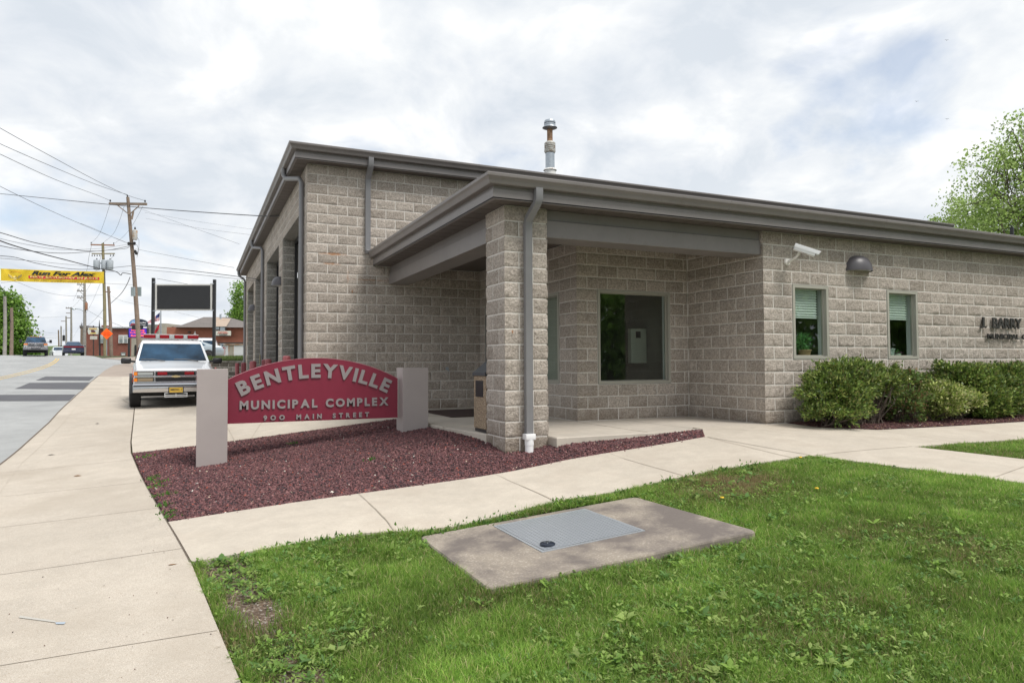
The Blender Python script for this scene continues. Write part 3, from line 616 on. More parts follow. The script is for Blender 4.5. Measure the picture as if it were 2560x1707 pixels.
w3 = window('w', XW+0.40, XW+1.924, 3*CH, 11*CH, YR, fw=0.05); w4 = window('w', YR+0.62, YR+1.95, 3*CH, 11*CH, XW, 'y')
# pleated shades
bm_ = mat('shade_cloth', (0.92,0.95,0.93), 0.8, trans=0.45)
for w, xa, xb, zb in ((w1, 1.5*BL+.08, 3.5*BL-.13, 1.716), (w2, 7*BL+.08, 9*BL-.13, 1.741)):
    s = MB(); z = 2.19; n_ = int((z-zb)/0.042)
    for i in range(n_):
        za, zc = z-i*(z-zb)/n_, z-(i+1)*(z-zb)/n_; zm = (za+zc)/2
        s.add([(xa,.145,za),(xb,.145,za),(xb,.112,zm),(xa,.112,zm),(xb,.145,zc),(xa,.145,zc)], [(0,1,2,3),(3,2,4,5)])
    s.box(xa,xb,.125,.15,zb-.02,zb-.002); s.build('shade', bm_, w)
# interiors: plain rooms
def room(x0,x1,y0,y1,z0,z1,name='interior_room',m='dark'):
    mb = MB(); t = 0.05
    mb.box(x0,x1,y1,y1+t,z0,z1); mb.box(x0-t,x0,y0,y1,z0,z1); mb.box(x1,x1+t,y0,y1,z0,z1); mb.box(x0,x1,y0,y1,z0-t,z0); mb.box(x0,x1,y0,y1,z1,z1+t); return mb.build(name, m, BLD)
inm = mat('interior_paint', (0.30,0.29,0.26), 0.8); 
room(0.25,2.25,.22,3.2,0.0,2.75,m=inm); room(2.35,8.9,.22,4.2,0.0,2.75,m=inm); room(XW+.22,0.16,YR+.22,5.9,0.0,2.9,m=inm)
mb = MB(); mb.box(3.05,3.13,2.0,2.9,0,2.1); mb.box(3.13,3.4,2.85,2.9,0,2.1); mb.build('inner_door', mat('door_wood',(0.30,0.13,0.05),0.5), BLD)
# soffits
SO = 0.285
mb = MB(); zl = 15*CH
mb.box(-11*BL-SO,-3.86,-SO,YG-.02,zl+.004,zl+.02); mb.box(-3.859,13.5,-SO,YR-.01,zl+.004,zl+.02); mb.box(-3.859,XW-.01,YR-.009,YG-.02,zl+.004,zl+.02)
for y in np.arange(-SO+.3, YG-.1, .305): mb.box(-11*BL-SO+.01, -4.43, y, y+.006, zl, zl+.004)
for x in np.arange(-4.6, 13, .305): mb.box(x, x+.006, -SO+.01, .012, zl, zl+.004)
mb.build('porch_soffit', 'soffit', BLD)
mb = MB(); zu = 25*CH
mb.box(XG-SO, 13.9, YG-SO, YG+.1, zu+.004, zu+.02); mb.box(XG-SO, XG+.1, YG+.1, 25.6, zu+.004, zu+.02)
for y in np.arange(YG+.1, 25.4, .305): mb.box(XG-SO+.01, XG-.02, y, y+.008, zu, zu+.004)
mb.build('garage_soffit', 'soffit', BLD)
# fascia + gutters
fas = lambda z: [(0,z),(0,z+.125),(-.012,z+.135),(-.012,z+.21),(-.05,z+.21),(-.05,z)]
gut = lambda z: [(-.011,z+.17),(.070,z+.17),(.082,z+.185),(.088,z+.215),(.104,z+.240),(.124,z+.258),(.128,z+.292),(.118,z+.300),(.108,z+.292),(.108,z+.262),(.070,z+.215),(.066,z+.19),(-.006,z+.19),(-.006,z+.298),(-.011,z+.298)]
def eave(path, z, tag_):
    m1 = MB(); sweep(m1, path, fas(z)); m1.build('fascia', 'trim', BLD)
    m2 = MB(); sweep(m2, path, gut(z)); m2.build('gutter', 'trim', BLD, smooth=28)
eave([(-11*BL-SO, YG-.015), (-11*BL-SO, -SO), (13.6, -SO)], zl, 'low')
eave([(XG-SO, 25.75), (XG-SO, YG-SO), (13.9, YG-SO)], zu, 'up')
# gutter seams
def seam(x, y0, z):
    mb = MB(); sweep(mb, [(x, y0), (x+.012, y0)], [(a+.003 if a > 0 else a, b+(.003 if b > z+.2 else -.003)) for a, b in gut(z)[:8]]+[(.06,z+.29)]); mb.build('gutter_seam', 'trim', BLD)
for x in (2.35, -1.0, 6.2): seam(x, -SO, zl)
for x in (-2.5, 3.5): seam(x, YG-SO, zu)
# roofs: low hipped planes behind the gutters, with a shingle edge just above them
def hip(x0, x1, y0, y1, z, sl, hipw, name, right_hip=False):
    mb = MB(); h = sl*hipw; V = [(x0,y0,z),(x1,y0,z),(x1-(hipw if right_hip else 0),y0+hipw,z+h),(x0+hipw,y0+hipw,z+h),(x0,y1,z),(x0+hipw,y1-(hipw if right_hip else 0),z+h),(x1,y1,z),(x1-(hipw if right_hip else 0),y1-(hipw if right_hip else 0),z+h)]
    mb.add(V, [(0,1,2,3),(0,3,5,4),(3,2,7,5),(4,5,7,6)]); mb.box(x0-.03,x0+.02,y0-.03,y1,z-.012,z+.012); mb.box(x0+.021,x1,y0-.03,y0+.02,z-.012,z+.012); return mb.build(name, 'roof', BLD)
hip(-11*BL-SO, 13.6, -SO, YG-.02, zl+.312, .15, 6.2, 'low_roof')
hip(XG-SO, 13.9, YG-SO, 25.9, zu+.315, .10, 9.0, 'garage_roof', True)
mb = MB(); mb.box(13.5, 13.88, YG+.01, 25.5, 3.3, zu+.3); mb.box(XG+.3,13.5,25.4,25.6,-.3,zu); mb.build('garage_end_wall', 'smooth', BLD)
# porch beams
mb = MB()
mb.bbox(-3.855,-.012,.03,.46,2.672,2.905,b=.004,seg=1); mb.box(-3.855,-.012,.055,.44,2.909,3.048)
mb.bbox(-4.415,-3.99,.61+.02,YG-.02,2.672,2.905,b=.004,seg=1); mb.box(-4.39,-4.01,.63,YG-.02,2.909,3.048)
mb.build('porch_beam', 'trim', BLD)
mb = MB(); mb.box(-3.857,-.01,.048,.054,2.900,2.912); mb.box(-4.40,-4.392,.63,YG-.02,2.900,2.912); mb.build('beam_joint', 'black', BLD)
mb = MB(); mb.lathe([(0.0,-.012),(.085,-.012),(.095,-.004),(.095,.002)], (-3.199,4.374,zl), 20); mb.build('ceiling_light', mat('lamp_trim',(0.55,0.45,0.28),0.3), BLD)
# downspouts
d1 = MB(); x = -4.170; d1.rect_tube([(x+.03,-.335,zl+.18),(x+.03,-.335,zl+.04),(x+.02,-.30,zl-.02),(x,-.11,zl-.17),(x,-.075,zl-.24),(x,-.075,.05)], .098, .072, (1,0,0))
dn = d1.build('downspout', 'trim2', BLD, smooth=40)
pv = MB(); pv.bbox(x-.070,x+.070,-.140,-.018,-.025,.052,b=.006); pv.lathe([(.061,-.07),(.061,.0)], (x,-.082,-.025), 20); pv.lathe([(.056,-.25),(.056,-.06)], (x,-.082,-.025), 20); pv.build('drain_connector', 'pvc', dn, smooth=40)
d2 = MB(); x = -4.88; d2.rect_tube([(x,YG-.335,zu+.18),(x,YG-.335,zu+.03),(x,YG-.30,zu-.03),(x,YG-.09,zu-.16),(x,YG-.058,zu-.24),(x,YG-.058,zl+.30),(x+.03,YG-.12,zl+.27)], .105, .075, (1,0,0)); d2.build('downspout', 'trim2', BLD, smooth=40)
for (yt, yw, zb) in ((7.43,6.62,-.1),(17.0,16.0,-.05),(25.3,25.2,.0)):
    d = MB(); xa = XG-.335; d.tube([(xa,yt,zu+.18),(xa,yt,zu+.03),(xa+.04,yt-.06,zu-.06),(XG-.10,yw+.07,zu-.20),(XG-.065,yw,zu-.30),(XG-.065,yw,zb)], .05, 10); d.build('downspout', 'trim2', BLD, smooth=60)
mb = MB(); mb.box(XG-.125,XG-.118,15.95,16.05,1.0,1.32); mb.build('pipe_guard', mat('yellowed_guard',(0.5,0.42,0.2),0.6), BLD)
# entrance door in the vestibule wall
mb = MB(); ya, yb = YR+2.25, YR+4.05
for a, b in ((ya,ya+.06),(yb-.06,yb),((ya+yb)/2-.03,(ya+yb)/2+.03)): mb.box(XW+.04,XW+.12,a,b,0.01,11*CH)
mb.box(XW+.04,XW+.12,ya+.06,yb-.06,11*CH-.06,11*CH); mb.box(XW+.04,XW+.12,ya+.06,yb-.06,.011,.2)
dr = mb.build('entrance_door', 'wframe', BLD); mb = MB(); mb.add([(XW+.077,ya+.06,.2),(XW+.077,yb-.06,.2),(XW+.077,yb-.06,11*CH-.06),(XW+.077,ya+.06,11*CH-.06)],[(0,1,2,3)]); mb.build('pane', 'glass', dr)
mb = MB(); mb.tube([(XW+.01,ya+.8,.9),(XW-.04,ya+.8,.92),(XW-.04,ya+.8,1.25),(XW+.01,ya+.8,1.27)], .012, 8); mb.build('handle', 'galv', dr)
# hose tap on the long wall
mb = MB(); tp_ = pl(1118, 921, 1, YG-.03); mb.lathe([(.035,-.03),(.035,0)], (tp_[0],YG-.01,tp_[2]), 12, 'y'); mb.tube([(tp_[0],YG,tp_[2]),(tp_[0],YG-.09,tp_[2]),(tp_[0],YG-.11,tp_[2]-.06)], .014, 8); mb.build('hose_tap', 'galv', BLD)
# raised wall letters
mb = MB()
for s, x0, x1, z0, z1 in (('J',5.395,5.505,1.602,1.815),('.',5.525,5.560,1.606,1.640),('BARRY',5.757,6.685,1.605,1.813),('MUNICIPAL',5.592,6.592,1.398,1.502),('C',6.692,6.80,1.398,1.502)):
    place_text(mb, text_mesh(s, 1, bold=0.022, depth=.022, width=x1-x0, height=z1-z0), ((x0+x1)/2,-.045,(z0+z1)/2), (1,0,0), (0,0,1))
mb.build('lettering', 'letterdk', BLD)
# roof flue with rusty collars
mb = MB(); c = pl(1365*1.08844, 385*1.08844, 1, 9.0); fx, fy = c[0]-.0, 9.0
k = lambda v: pl(1375, v, 1, 9.0)[2]
S6 = lambda y: pl(1374.6, 280+y/8.71, 1, 9.0)[2]
FX = pl(1375, 400, 1, 9.0)[0]; u_ = 1/8.71*9.0/ (9.0+8.19)*0+0.0
pxm = np.linalg.norm(pl(1376,400,1,9.0)-pl(1375,400,1,9.0))/8.71
R = lambda w: w*pxm/2*0.97
mb.lathe([(R(265),S6(1275)),(R(220),S6(1240)),(R(225),S6(1330)),(R(260),S6(1700))][::-1], (FX,fy,0), 24)
fl_ = MB(); fl_.lathe([(R(180),S6(1450)),(R(180),S6(890))], (FX,fy,0), 24)
fb = fl_.build('flue', 'galv', BLD, smooth=40); mb.build('flue_collar', mat('flue_cap_paint',(0.72,0.72,0.70),0.5,dirt=(9,.55,.7,(.25,.13,.07))), fb, smooth=30)
m2 = MB(); m2.lathe([(R(195),S6(900)),(R(225),S6(870)),(R(225),S6(845))], (FX,fy,0), 24)
for a in (835,795,750,715): m2.lathe([(R(218),S6(a)),(R(222),S6(a-28)),(R(190),S6(a-30)),(R(190),S6(a-34))], (FX,fy,0), 24)
m2.lathe([(R(220),S6(700)),(R(200),S6(675)),(R(130),S6(645))], (FX,fy,0), 24)
m2.build('flue_louvre', mat('louvre_metal',(0.55,0.54,0.50),0.5,metal=.3,dirt=(12,.5,.65,(.22,.12,.06))), fb, smooth=30)
m3 = MB(); m3.lathe([(R(112),S6(645)),(R(112),S6(370))], (FX,fy,0), 20); m3.build('rusty_pipe', 'rust', fb, smooth=40)
m4 = MB(); m4.lathe([(R(150),S6(385)),(R(296),S6(352)),(R(292),S6(345)),(R(225),S6(310)),(R(225),S6(300))], (FX,fy,0), 28)
for a in (297,250): m4.lathe([(R(228),S6(a)),(R(228),S6(a-28)),(R(200),S6(a-30)),(R(200),S6(a-40))], (FX,fy,0), 24)
m4.lathe([(R(226),S6(225)),(R(205),S6(195)),(R(120),S6(175)),(R(20),S6(172))], (FX,fy,0), 24); m4.build('flue_cap', 'galv', fb, smooth=30)
mb = MB(); v_ = pl(2530, 585, 1, 3.0); mb.lathe([(.045,v_[2]-.8),(.045,v_[2]+.18)], (v_[0],3.0,0), 12); mb.build('vent_pipe', 'black', BLD, smooth=40)
# ---------------------------------------------------------------- the town sign
SG = thing('town_sign', 'maroon arched sign board between two taupe posts on red gravel', 'sign', (-6.45,2.6,-.3))
for x0, x1, zb in ((-8.125,-7.72,-.62),(-5.165,-4.745,-.30)):
    mb = MB(); mb.bbox(x0,x1,2.42,2.80,zb,.912,b=.006); mb.build('post', 'taupe', SG)
pc, ph, zs, zt = -6.47, 1.27, .738, 1.064; sg_ = zt-zs; PR = (ph*ph+sg_*sg_)/(2*sg_); a0 = math.asin(ph/PR)
poly = [(pc-ph,.118),(pc+ph,.118)]+[(pc+PR*math.sin(a0-2*a0*i/40), zt-PR+PR*math.cos(a0-2*a0*i/40)) for i in range(41)]
mb = MB(); mb.prism(poly, lambda p: (p[0],2.60,p[1]), lambda p: (p[0],2.685,p[1])); pn = mb.build('sign_panel', 'maroon', SG)
mb = MB(); rim = [(pc+PR*math.sin(a0-2*a0*i/40), zt-PR+PR*math.cos(a0-2*a0*i/40)) for i in range(41)]
for p, q in zip(rim[:-1], rim[1:]):
    mb.add([(p[0],2.596,p[1]+.0),(q[0],2.596,q[1]+.0),(q[0],2.689,q[1]),(p[0],2.689,p[1]),(p[0],2.596,p[1]+.006),(q[0],2.596,q[1]+.006),(q[0],2.689,q[1]+.006),(p[0],2.689,p[1]+.006)], [(0,1,2,3),(4,5,6,7),(0,1,5,4),(3,2,6,7)])
mb.build('edge_trim', mat('trim_pink', (0.50,0.17,0.21), 0.45), SG)
mb = MB(); TR = 2.37; tx, tz = -6.455, .768-TR; Hh = .213; ws = []; tms = []
for ch in 'BENTLEYVILLE':
    t = text_mesh(ch, 1, bold=.042, depth=.02); hgt = t[0][:,1].max()-t[0][:,1].min(); k = Hh/hgt
    t[0][:,:2] *= k; t[0][:,0] *= 1.04; ws.append((t[0][:,0].max()-t[0][:,0].min())*{'Y':.80,'V':.84,'T':.93,'L':.91}.get(ch,1)); tms.append(t)
tot = 2*TR*math.asin(1.075/TR); gap = (tot-sum(ws))/(len(ws)-1); s = -tot/2
for w, t in zip(ws, tms):
    a = (s+w/2)/TR; s += w+gap; O = (tx+(TR+Hh/2)*math.sin(a), 2.589, tz+(TR+Hh/2)*math.cos(a))
    place_text(mb, t, O, (math.cos(a),0,-math.sin(a)), (math.sin(a),0,math.cos(a)))
mb.build('lettering', 'letter', pn)
def word_line(s, x0, x1, z0, z1, y, nm, m, bold=.042, dp=.018, parent=None):
    mb = MB(); ws = []; tms = []; sp = 0
    for ch in s:
        if ch == ' ': ws.append(None); tms.append(None); continue
        t = text_mesh(ch, 1, bold=bold, depth=dp); ref = 0.73; k = (z1-z0)/ref; t[0][:,:2] *= k; ws.append(t[0][:,0].max()-t[0][:,0].min()); tms.append(t)
    hh = max(t[0][:,1].max()-t[0][:,1].min() for t in tms if t is not None); f = (z1-z0)/hh
    for t in tms:
        if t is not None: t[0][:,:2] *= f
    ws = [w*f if w else None for w in ws]; nsp = sum(w is None for w in ws); tw = sum(w for w in ws if w); g = (x1-x0-tw)/(len(s)-1+nsp*1.6); x = x0
    for w, t in zip(ws, tms):
        if w is None: x += g*2.6; continue
        place_text(mb, t, (x+w/2, y, (z0+z1)/2), (1,0,0), (0,0,1)); x += w+g
    return mb.build(nm, m, parent)
word_line('MUNICIPAL COMPLEX', -7.555, -5.352, .315, .447, 2.589, 'lettering', 'letter', parent=pn)
word_line('9OO MAIN STREET', -7.225, -5.662, .146, .224, 2.586, 'lettering', 'letter', .045, .02, parent=pn)
# ---------------------------------------------------------------- things by the porch
agg = mat('exposed_aggregate', (0.30,0.22,0.145), 0.9, speck=[(60,0.16,(0.09,0.065,0.045)),(75,0.10,(0.55,0.45,0.33))], bump=(60,0.8,0.006))
TB = thing('litter_bin', 'pebble-clad square litter bin with dark pyramid lid behind the porch pillar', 'bin', (-4.24,.88,0))
bx0, by0 = -4.475, .66
mb = MB(); mb.bbox(bx0,bx0+.46,by0,by0+.46,.05,.80,b=.012); mb.build('bin_body', agg, TB)
mb = MB(); mb.box(bx0+.015,bx0+.445,by0+.015,by0+.445,.004,.049); mb.build('bin_base', 'black', TB)
lidm = mat('bin_lid', (0.045,0.05,0.056), 0.5)
mb = MB(); cx, cy = bx0+.23, by0+.23; mb.box(cx-.245,cx+.245,cy-.245,cy+.245,.80,.845)
mb.add([(cx-.235,cy-.235,.845),(cx+.235,cy-.235,.845),(cx+.235,cy+.235,.845),(cx-.235,cy+.235,.845),(cx-.07,cy-.07,1.03),(cx+.07,cy-.07,1.03),(cx+.07,cy+.07,1.03),(cx-.07,cy+.07,1.03)], [(0,1,5,4),(1,2,6,5),(2,3,7,6),(3,0,4,7),(4,5,6,7)])
mb.build('bin_lid', lidm, TB)
mb = MB(); mb.bbox(bx0+.09,bx0+.37,by0-.008,by0+.0,.50,.73,b=.003,seg=1); mb.bbox(bx0-.008,bx0,by0+.09,by0+.37,.50,.73,b=.003,seg=1); mb.build('bin_opening', 'black', TB)
DM = MB(); DM.bbox(-3.93,-2.45,3.62,5.55,.0045,.016,b=.004,seg=1); o = DM.build('door_mat', mat('mat_rubber', (0.045,0.024,0.020), 0.95, bump=(120,.5,.004))); tag(o, 'dark brown entrance mat lying on the porch slab', 'door mat')
# meter pit slab
PC = [pl(1048,1341,2,-.52), pl(1588,1241,2,-.335), pl(1894,1326.5,2,-.40), pl(1220,1471,2,-.55)]
US = thing('meter_pit_slab', 'weathered grey concrete slab set in the lawn with a metal hatch', 'utility cover', tuple((PC[0]+PC[2])/2))
PCa = np.array(PC); n_ = np.cross(PCa[1]-PCa[0], PCa[3]-PCa[0]); n_ /= np.linalg.norm(n_); n_ *= np.sign(n_[2])
def inpad(u, v, off=0.0):
    d = ray(u, v); t = np.dot(PCa.mean(0)+n_*off-CAM, n_)/np.dot(d, n_); return CAM+d*t
edge = []
PX = [(1048,1341),(1588,1241),(1894,1326.5),(1220,1471)]; Q = [inpad(*q) for q in PX]
def rounded(Q, r, k=5):
    out_ = []
    for i in range(len(Q)):
        p, a, b = Q[i], Q[i-1], Q[(i+1)%len(Q)]; pa, pb = p+(a-p)/np.linalg.norm(a-p)*r, p+(b-p)/np.linalg.norm(b-p)*r
        for j in range(k+1):
            t = j/k; out_.append(pa*(1-t)**2+p*2*t*(1-t)+pb*t*t)
    return out_
rp = rounded(Q, .06); cc = sum(Q)/4
mb = MB(); top = [p+(cc-p)/np.linalg.norm(cc-p)*.012 for p in rp]; k = len(rp)
mb.add([*top, *[p-n_*.012 for p in rp], *[p-n_*.16 for p in rp]], [tuple(range(k))]+[(i,(i+1)%k,(i+1)%k+k,i+k) for i in range(k)]+[(i+k,(i+1)%k+k,(i+1)%k+2*k,i+2*k) for i in range(k)])
mb.build('concrete_slab', 'pad', US)
HQ = [inpad(*q, .006) for q in [(1233.5,1313.5),(1462,1270.5),(1613,1325),(1355.5,1379)]]; hc = sum(HQ)/4
mb = MB(); inn = [p+(hc-p)/np.linalg.norm(hc-p)*.032 for p in HQ]
mb.add([*HQ,*inn,*[p-n_*.02 for p in HQ]], [(i,(i+1)%4,(i+1)%4+4,i+4) for i in range(4)]+[(i,(i+1)%4,(i+1)%4+8,i+8) for i in range(4)])
mb.build('hatch_frame', mat('hatch_frame_metal',(0.46,0.49,0.52),.45,metal=.5), US)
mb = MB(); in2 = [p+(hc-p)/np.linalg.norm(hc-p)*.036 for p in HQ]; mb.add([p+n_*.001 for p in in2], [(0,1,2,3)]); hp = mb.build('hatch', 'plate', US)
rc = inpad(1369,1359.5,.012); mb = MB(); mb.lathe([(.062,-.01),(.062,.006),(.052,.013),(.0,.014)], rc, 24); mb.build('reader_cap', mat('cap_blue_black',(0.014,0.020,0.035),.35), hp, smooth=50)
mb = MB()
for a in (0.4, 2.2, 4.2): mb.lathe([(.006,.012),(.006,.018)], rc+np.array([.024*math.cos(a),.024*math.sin(a),0]), 8)
mb.build('bolt', 'galv', hp)
# security camera
SCm = thing('security_camera', 'white box security camera on an angled wall bracket above the first office window', 'camera', (0.50,0,2.6))
mb = MB(); mb.lathe([(.055,-.03),(.06,-.004)], (.50,-.004,2.585), 16, 'y'); mb.tube([(.50,-.03,2.575),(.50,-.12,2.60),(.515,-.20,2.645),(.53,-.235,2.70)], [.028,.021,.021,.024], 8); mb.build('bracket', mat('cream_paint',(0.78,0.76,0.72),.35), SCm, smooth=50)
a_ = Vector(pl(1989,617.5,1,-.26)); b_ = Vector(pl(2042,635,1,-.46)); dirc = (b_-a_).normalized(); R3 = dirc.to_track_quat('X','Z').to_matrix().to_4x4(); mid = (a_+b_)/2; R3.translation = mid; Lc = (b_-a_).length
mb = MB(); mb.bbox(-Lc/2-.02,Lc/2-.02,-.05,.05,-.055,.040,b=.012,R=R3); mb.build('housing', 'white', SCm, smooth=40)
mb = MB(); mb.bbox(-Lc/2-.025,Lc/2+.045,-.056,.056,.036,.048,b=.004,R=R3,seg=1); mb.bbox(-Lc/2-.025,Lc/2+.03,-.058,-.053,-.01,.046,b=.002,R=R3,seg=1); mb.bbox(-Lc/2-.025,Lc/2+.03,.053,.058,-.01,.046,b=.002,R=R3,seg=1); mb.build('sun_shield', 'white', SCm)
mb = MB(); mb.bbox(Lc/2-.0195,Lc/2-.012,-.032,.032,-.032,.03,b=.003,R=R3,seg=1); mb.build('lens_window', 'black', SCm)
mb = MB(); mb.box(-.03,.03,-.02,.02,-.085,-.046,R=R3); mb.build('swivel', mat('swivel_metal',(0.4,0.36,0.32),.4), SCm)
# half-dome wall lamps
def wall_lamp(c, n, r, hgt, dep_, label):
    t = thing('wall_lamp', label, 'wall lamp', tuple(c), group='half-dome lamps on the block walls')
    e = np.array([-n[1], n[0], 0.0]); V = []; Fc = []; nu, nv = 20, 8
    for j in range(nv+1):
        ph_ = j/nv*math.pi/2
        for i in range(nu+1):
            th = math.pi*i/nu; q = (math.cos(ph_))**0.75 if j < nv else 0
            V.append(np.array(c)+e*r*math.cos(th)*q*1.0+n*(dep_*math.sin(th)*q+.002)+np.array([0,0,hgt*math.sin(ph_)]))
    for j in range(nv):
        for i in range(nu): a = j*(nu+1)+i; Fc.append((a,a+1,a+nu+2,a+nu+1))
    k = len(V); V += [V[i]-np.array([0,0,.02]) for i in range(nu+1)]
    for i in range(nu): Fc.append((i,i+1,k+i+1,k+i))
    mb = MB(); mb.add(V, Fc); mb.build('lamp_shade', 'lampm', t, smooth=45)
    mb = MB(); mb.prism([(math.cos(math.pi*i/16)*r*.9, math.sin(math.pi*i/16)*dep_*.9) for i in range(17)], lambda p: np.array(c)+e*p[0]+n*(p[1]+.004)+np.array([0,0,-.012]), lambda p: np.array(c)+e*p[0]+n*(p[1]+.004)+np.array([0,0,-.004])); mb.build('lens', mat('lamp_lens',(0.35,0.36,0.34),.3), t)
    return t
MT['lampm'] = mat('lamp_bronze', (0.085,0.08,0.088), 0.4)
wall_lamp((2.13,0.02,2.535), np.array([0,-1,0]), .285, .25, .23, 'dark half-dome lamp on the tan wall between the two office windows')
wall_lamp((XG-.01,11.10,3.10), np.array([-1,0,0]), .26, .24, .22, 'dark half-dome lamp on the first pier between garage bays')
wall_lamp((XG-.01,20.25,3.10), np.array([-1,0,0]), .26, .24, .22, 'dark half-dome lamp on the far garage pier')
# bollards
bl = []
for (u, v, d, lab) in ((593.2,907.1,29.0,'maroon pipe bollard farthest along the garage front'),(609.2,906.0,22.6,'maroon pipe bollard second farthest, beside the third garage pier'),(632.5,902.2,17.4,'wider looking maroon bollard midway along the garage front'),(661,898.5,21.5,'thin maroon bollard just showing behind its nearer twin'),(671,897.2,17.6,'maroon bollard in front of its nearly hidden twin'),(716.5,889,14.4,'maroon pipe bollard nearest the building corner, rising above the sign')):
    p = dep(u, v, d); zg = H(p[0], p[1]); t = thing('bollard', lab, 'bollard', (p[0], p[1], zg), group='maroon bollards guarding the garage bays'); r = .084
    if not bl:
        mb = MB(); hgt = 1.16; mb.lathe([(r,-.1),(r,hgt-.05),(r*.97,hgt-.03)], (p[0],p[1],zg), 20); mb.build('bollard_pipe', 'bollard', t, smooth=50)
        mb = MB(); mb.lathe([(r*.97,hgt-.03),(r*.8,hgt-.008),(r*.4,hgt),(0.001,hgt+.002)], (p[0],p[1],zg), 20); mb.build('domed_cap', 'bollard', t, smooth=60)
    else:
        for c in bl[0].children:
            q = c.copy(); COL.objects.link(q); q.parent = t
    hg = p[2]-zg
    for c in t.children: c.scale = (1,1,max(.7,hg/1.16))
    bl.append(t)
# plant pots on the office sill and in the window
def pot(name, c, r, h, m, label):
    t = thing(name, label, 'plant pot', tuple(c)); mb = MB(); mb.lathe([(r*.72,0),(r,h),(r*1.07,h),(r*1.07,h+.02),(r*.9,h+.02),(r*.85,h-.01)], c, 18); mb.build('pot', m, t, smooth=35); return t
def leaves(n, cen, rad, L, Wd, up=0.0, shell=0.0, seed=0, hue=None, droop=0.0):
    """n leaf quads (folded rhombs) in an ellipsoid; returns V,F,C"""
    g = np.random.default_rng(seed); d = g.normal(size=(n,3)); d /= np.linalg.norm(d,axis=1)[:,None]; r = g.random(n)**(1/3)
    if shell: r = shell+(1-shell)*r
    P = np.array(cen)+d*r[:,None]*np.array(rad); ax = d*0.9+g.normal(size=(n,3))*.6; ax[:,2] += up-droop; ax /= np.linalg.norm(ax,axis=1)[:,None]
    return leafq(P, ax, L*(.6+.8*g.random(n)), Wd*(.7+.6*g.random(n)), g, hue)
def leafq(P, ax, L, Wd, g, hue):
    n = len(P); s = np.cross(ax, g.normal(size=(n,3))); s /= np.linalg.norm(s,axis=1)[:,None]+1e-9; nn = np.cross(s, ax)
    L = np.asarray(L).reshape(-1,1); Wd = np.asarray(Wd).reshape(-1,1)
    V = np.stack([P, P+ax*L*.5+s*Wd*.5+nn*Wd*.12, P+ax*L, P+ax*L*.5-s*Wd*.5+nn*Wd*.12], 1).reshape(-1,3)
    b = np.arange(n)[:,None]*4; F_ = (b+np.array([[0,1,2,3]])).astype(np.int32)
    hue = np.array(hue if hue is not None else [(0.06,0.12,0.02),(0.10,0.17,0.03),(0.04,0.08,0.015)]); c = hue[g.integers(0,len(hue),n)]*(0.6+.8*g.random((n,1))); C = np.repeat(c, 4, axis=0); return V, F_, C
def cat3(parts):
    V, F_, C = [], [], []; k = 0
    for v, f, c in parts: V.append(v); F_.append(f+k); C.append(c); k += len(v)
    return np.concatenate(V), np.concatenate(F_), np.concatenate(C)
LEAF = mat('leaf', (0.1,0.15,0.04), 0.5, attr='c', trans=0.5, spec=0.3); LEAFS = mat('glossy_leaf', (0.1,0.15,0.04), 0.35, attr='c', trans=0.22, spec=0.55)
t = pot('plant_pot', np.array([1.15,.27,1.03]), .11, .13, mat('basket',(0.30,0.19,0.10),.8,bump=(90,.7,.006)), 'bushy green plant in a wicker pot behind the first office window')
v, f, c = cat3([leaves(420,(1.13,.27,1.29),(.17,.06,.16),.07,.014,up=.5,seed=3,hue=[(.12,.30,.10),(.20,.42,.16)])]); from_np('foliage', v, f, LEAF, t, c)
t = pot('plant_pot', np.array([3.26,.27,1.03]), .085, .16, mat('sage_pot',(0.30,0.36,0.32),.4), 'sage green pot at the left of the second office window')
t = pot('plant_pot', np.array([3.47,.27,1.03]), .055, .07, mat('pale_pot',(0.45,0.50,0.40),.5), 'small pale pot with a violet beside the sage green pot')
v, f, c = cat3([leaves(60,(3.47,.27,1.13),(.07,.05,.03),.05,.02,up=.3,seed=5,hue=[(.12,.25,.08),(.3,.1,.25)])]); from_np('foliage', v, f, LEAF, t, c)
# cabinet seen through the porch window
CB = MB(); CB.bbox(-.31,.06,3.2,3.32,.97,1.66,b=.01); o = CB.build('wall_cabinet', mat('cabinet_paint',(0.62,0.64,0.55),.5)); tag(o, 'white metal cabinet inside the porch window with a small dark square', 'cabinet')
CB = MB(); CB.box(-.20,-.09,3.19,3.199,1.47,1.60); CB.build('vent_square', 'black', o)
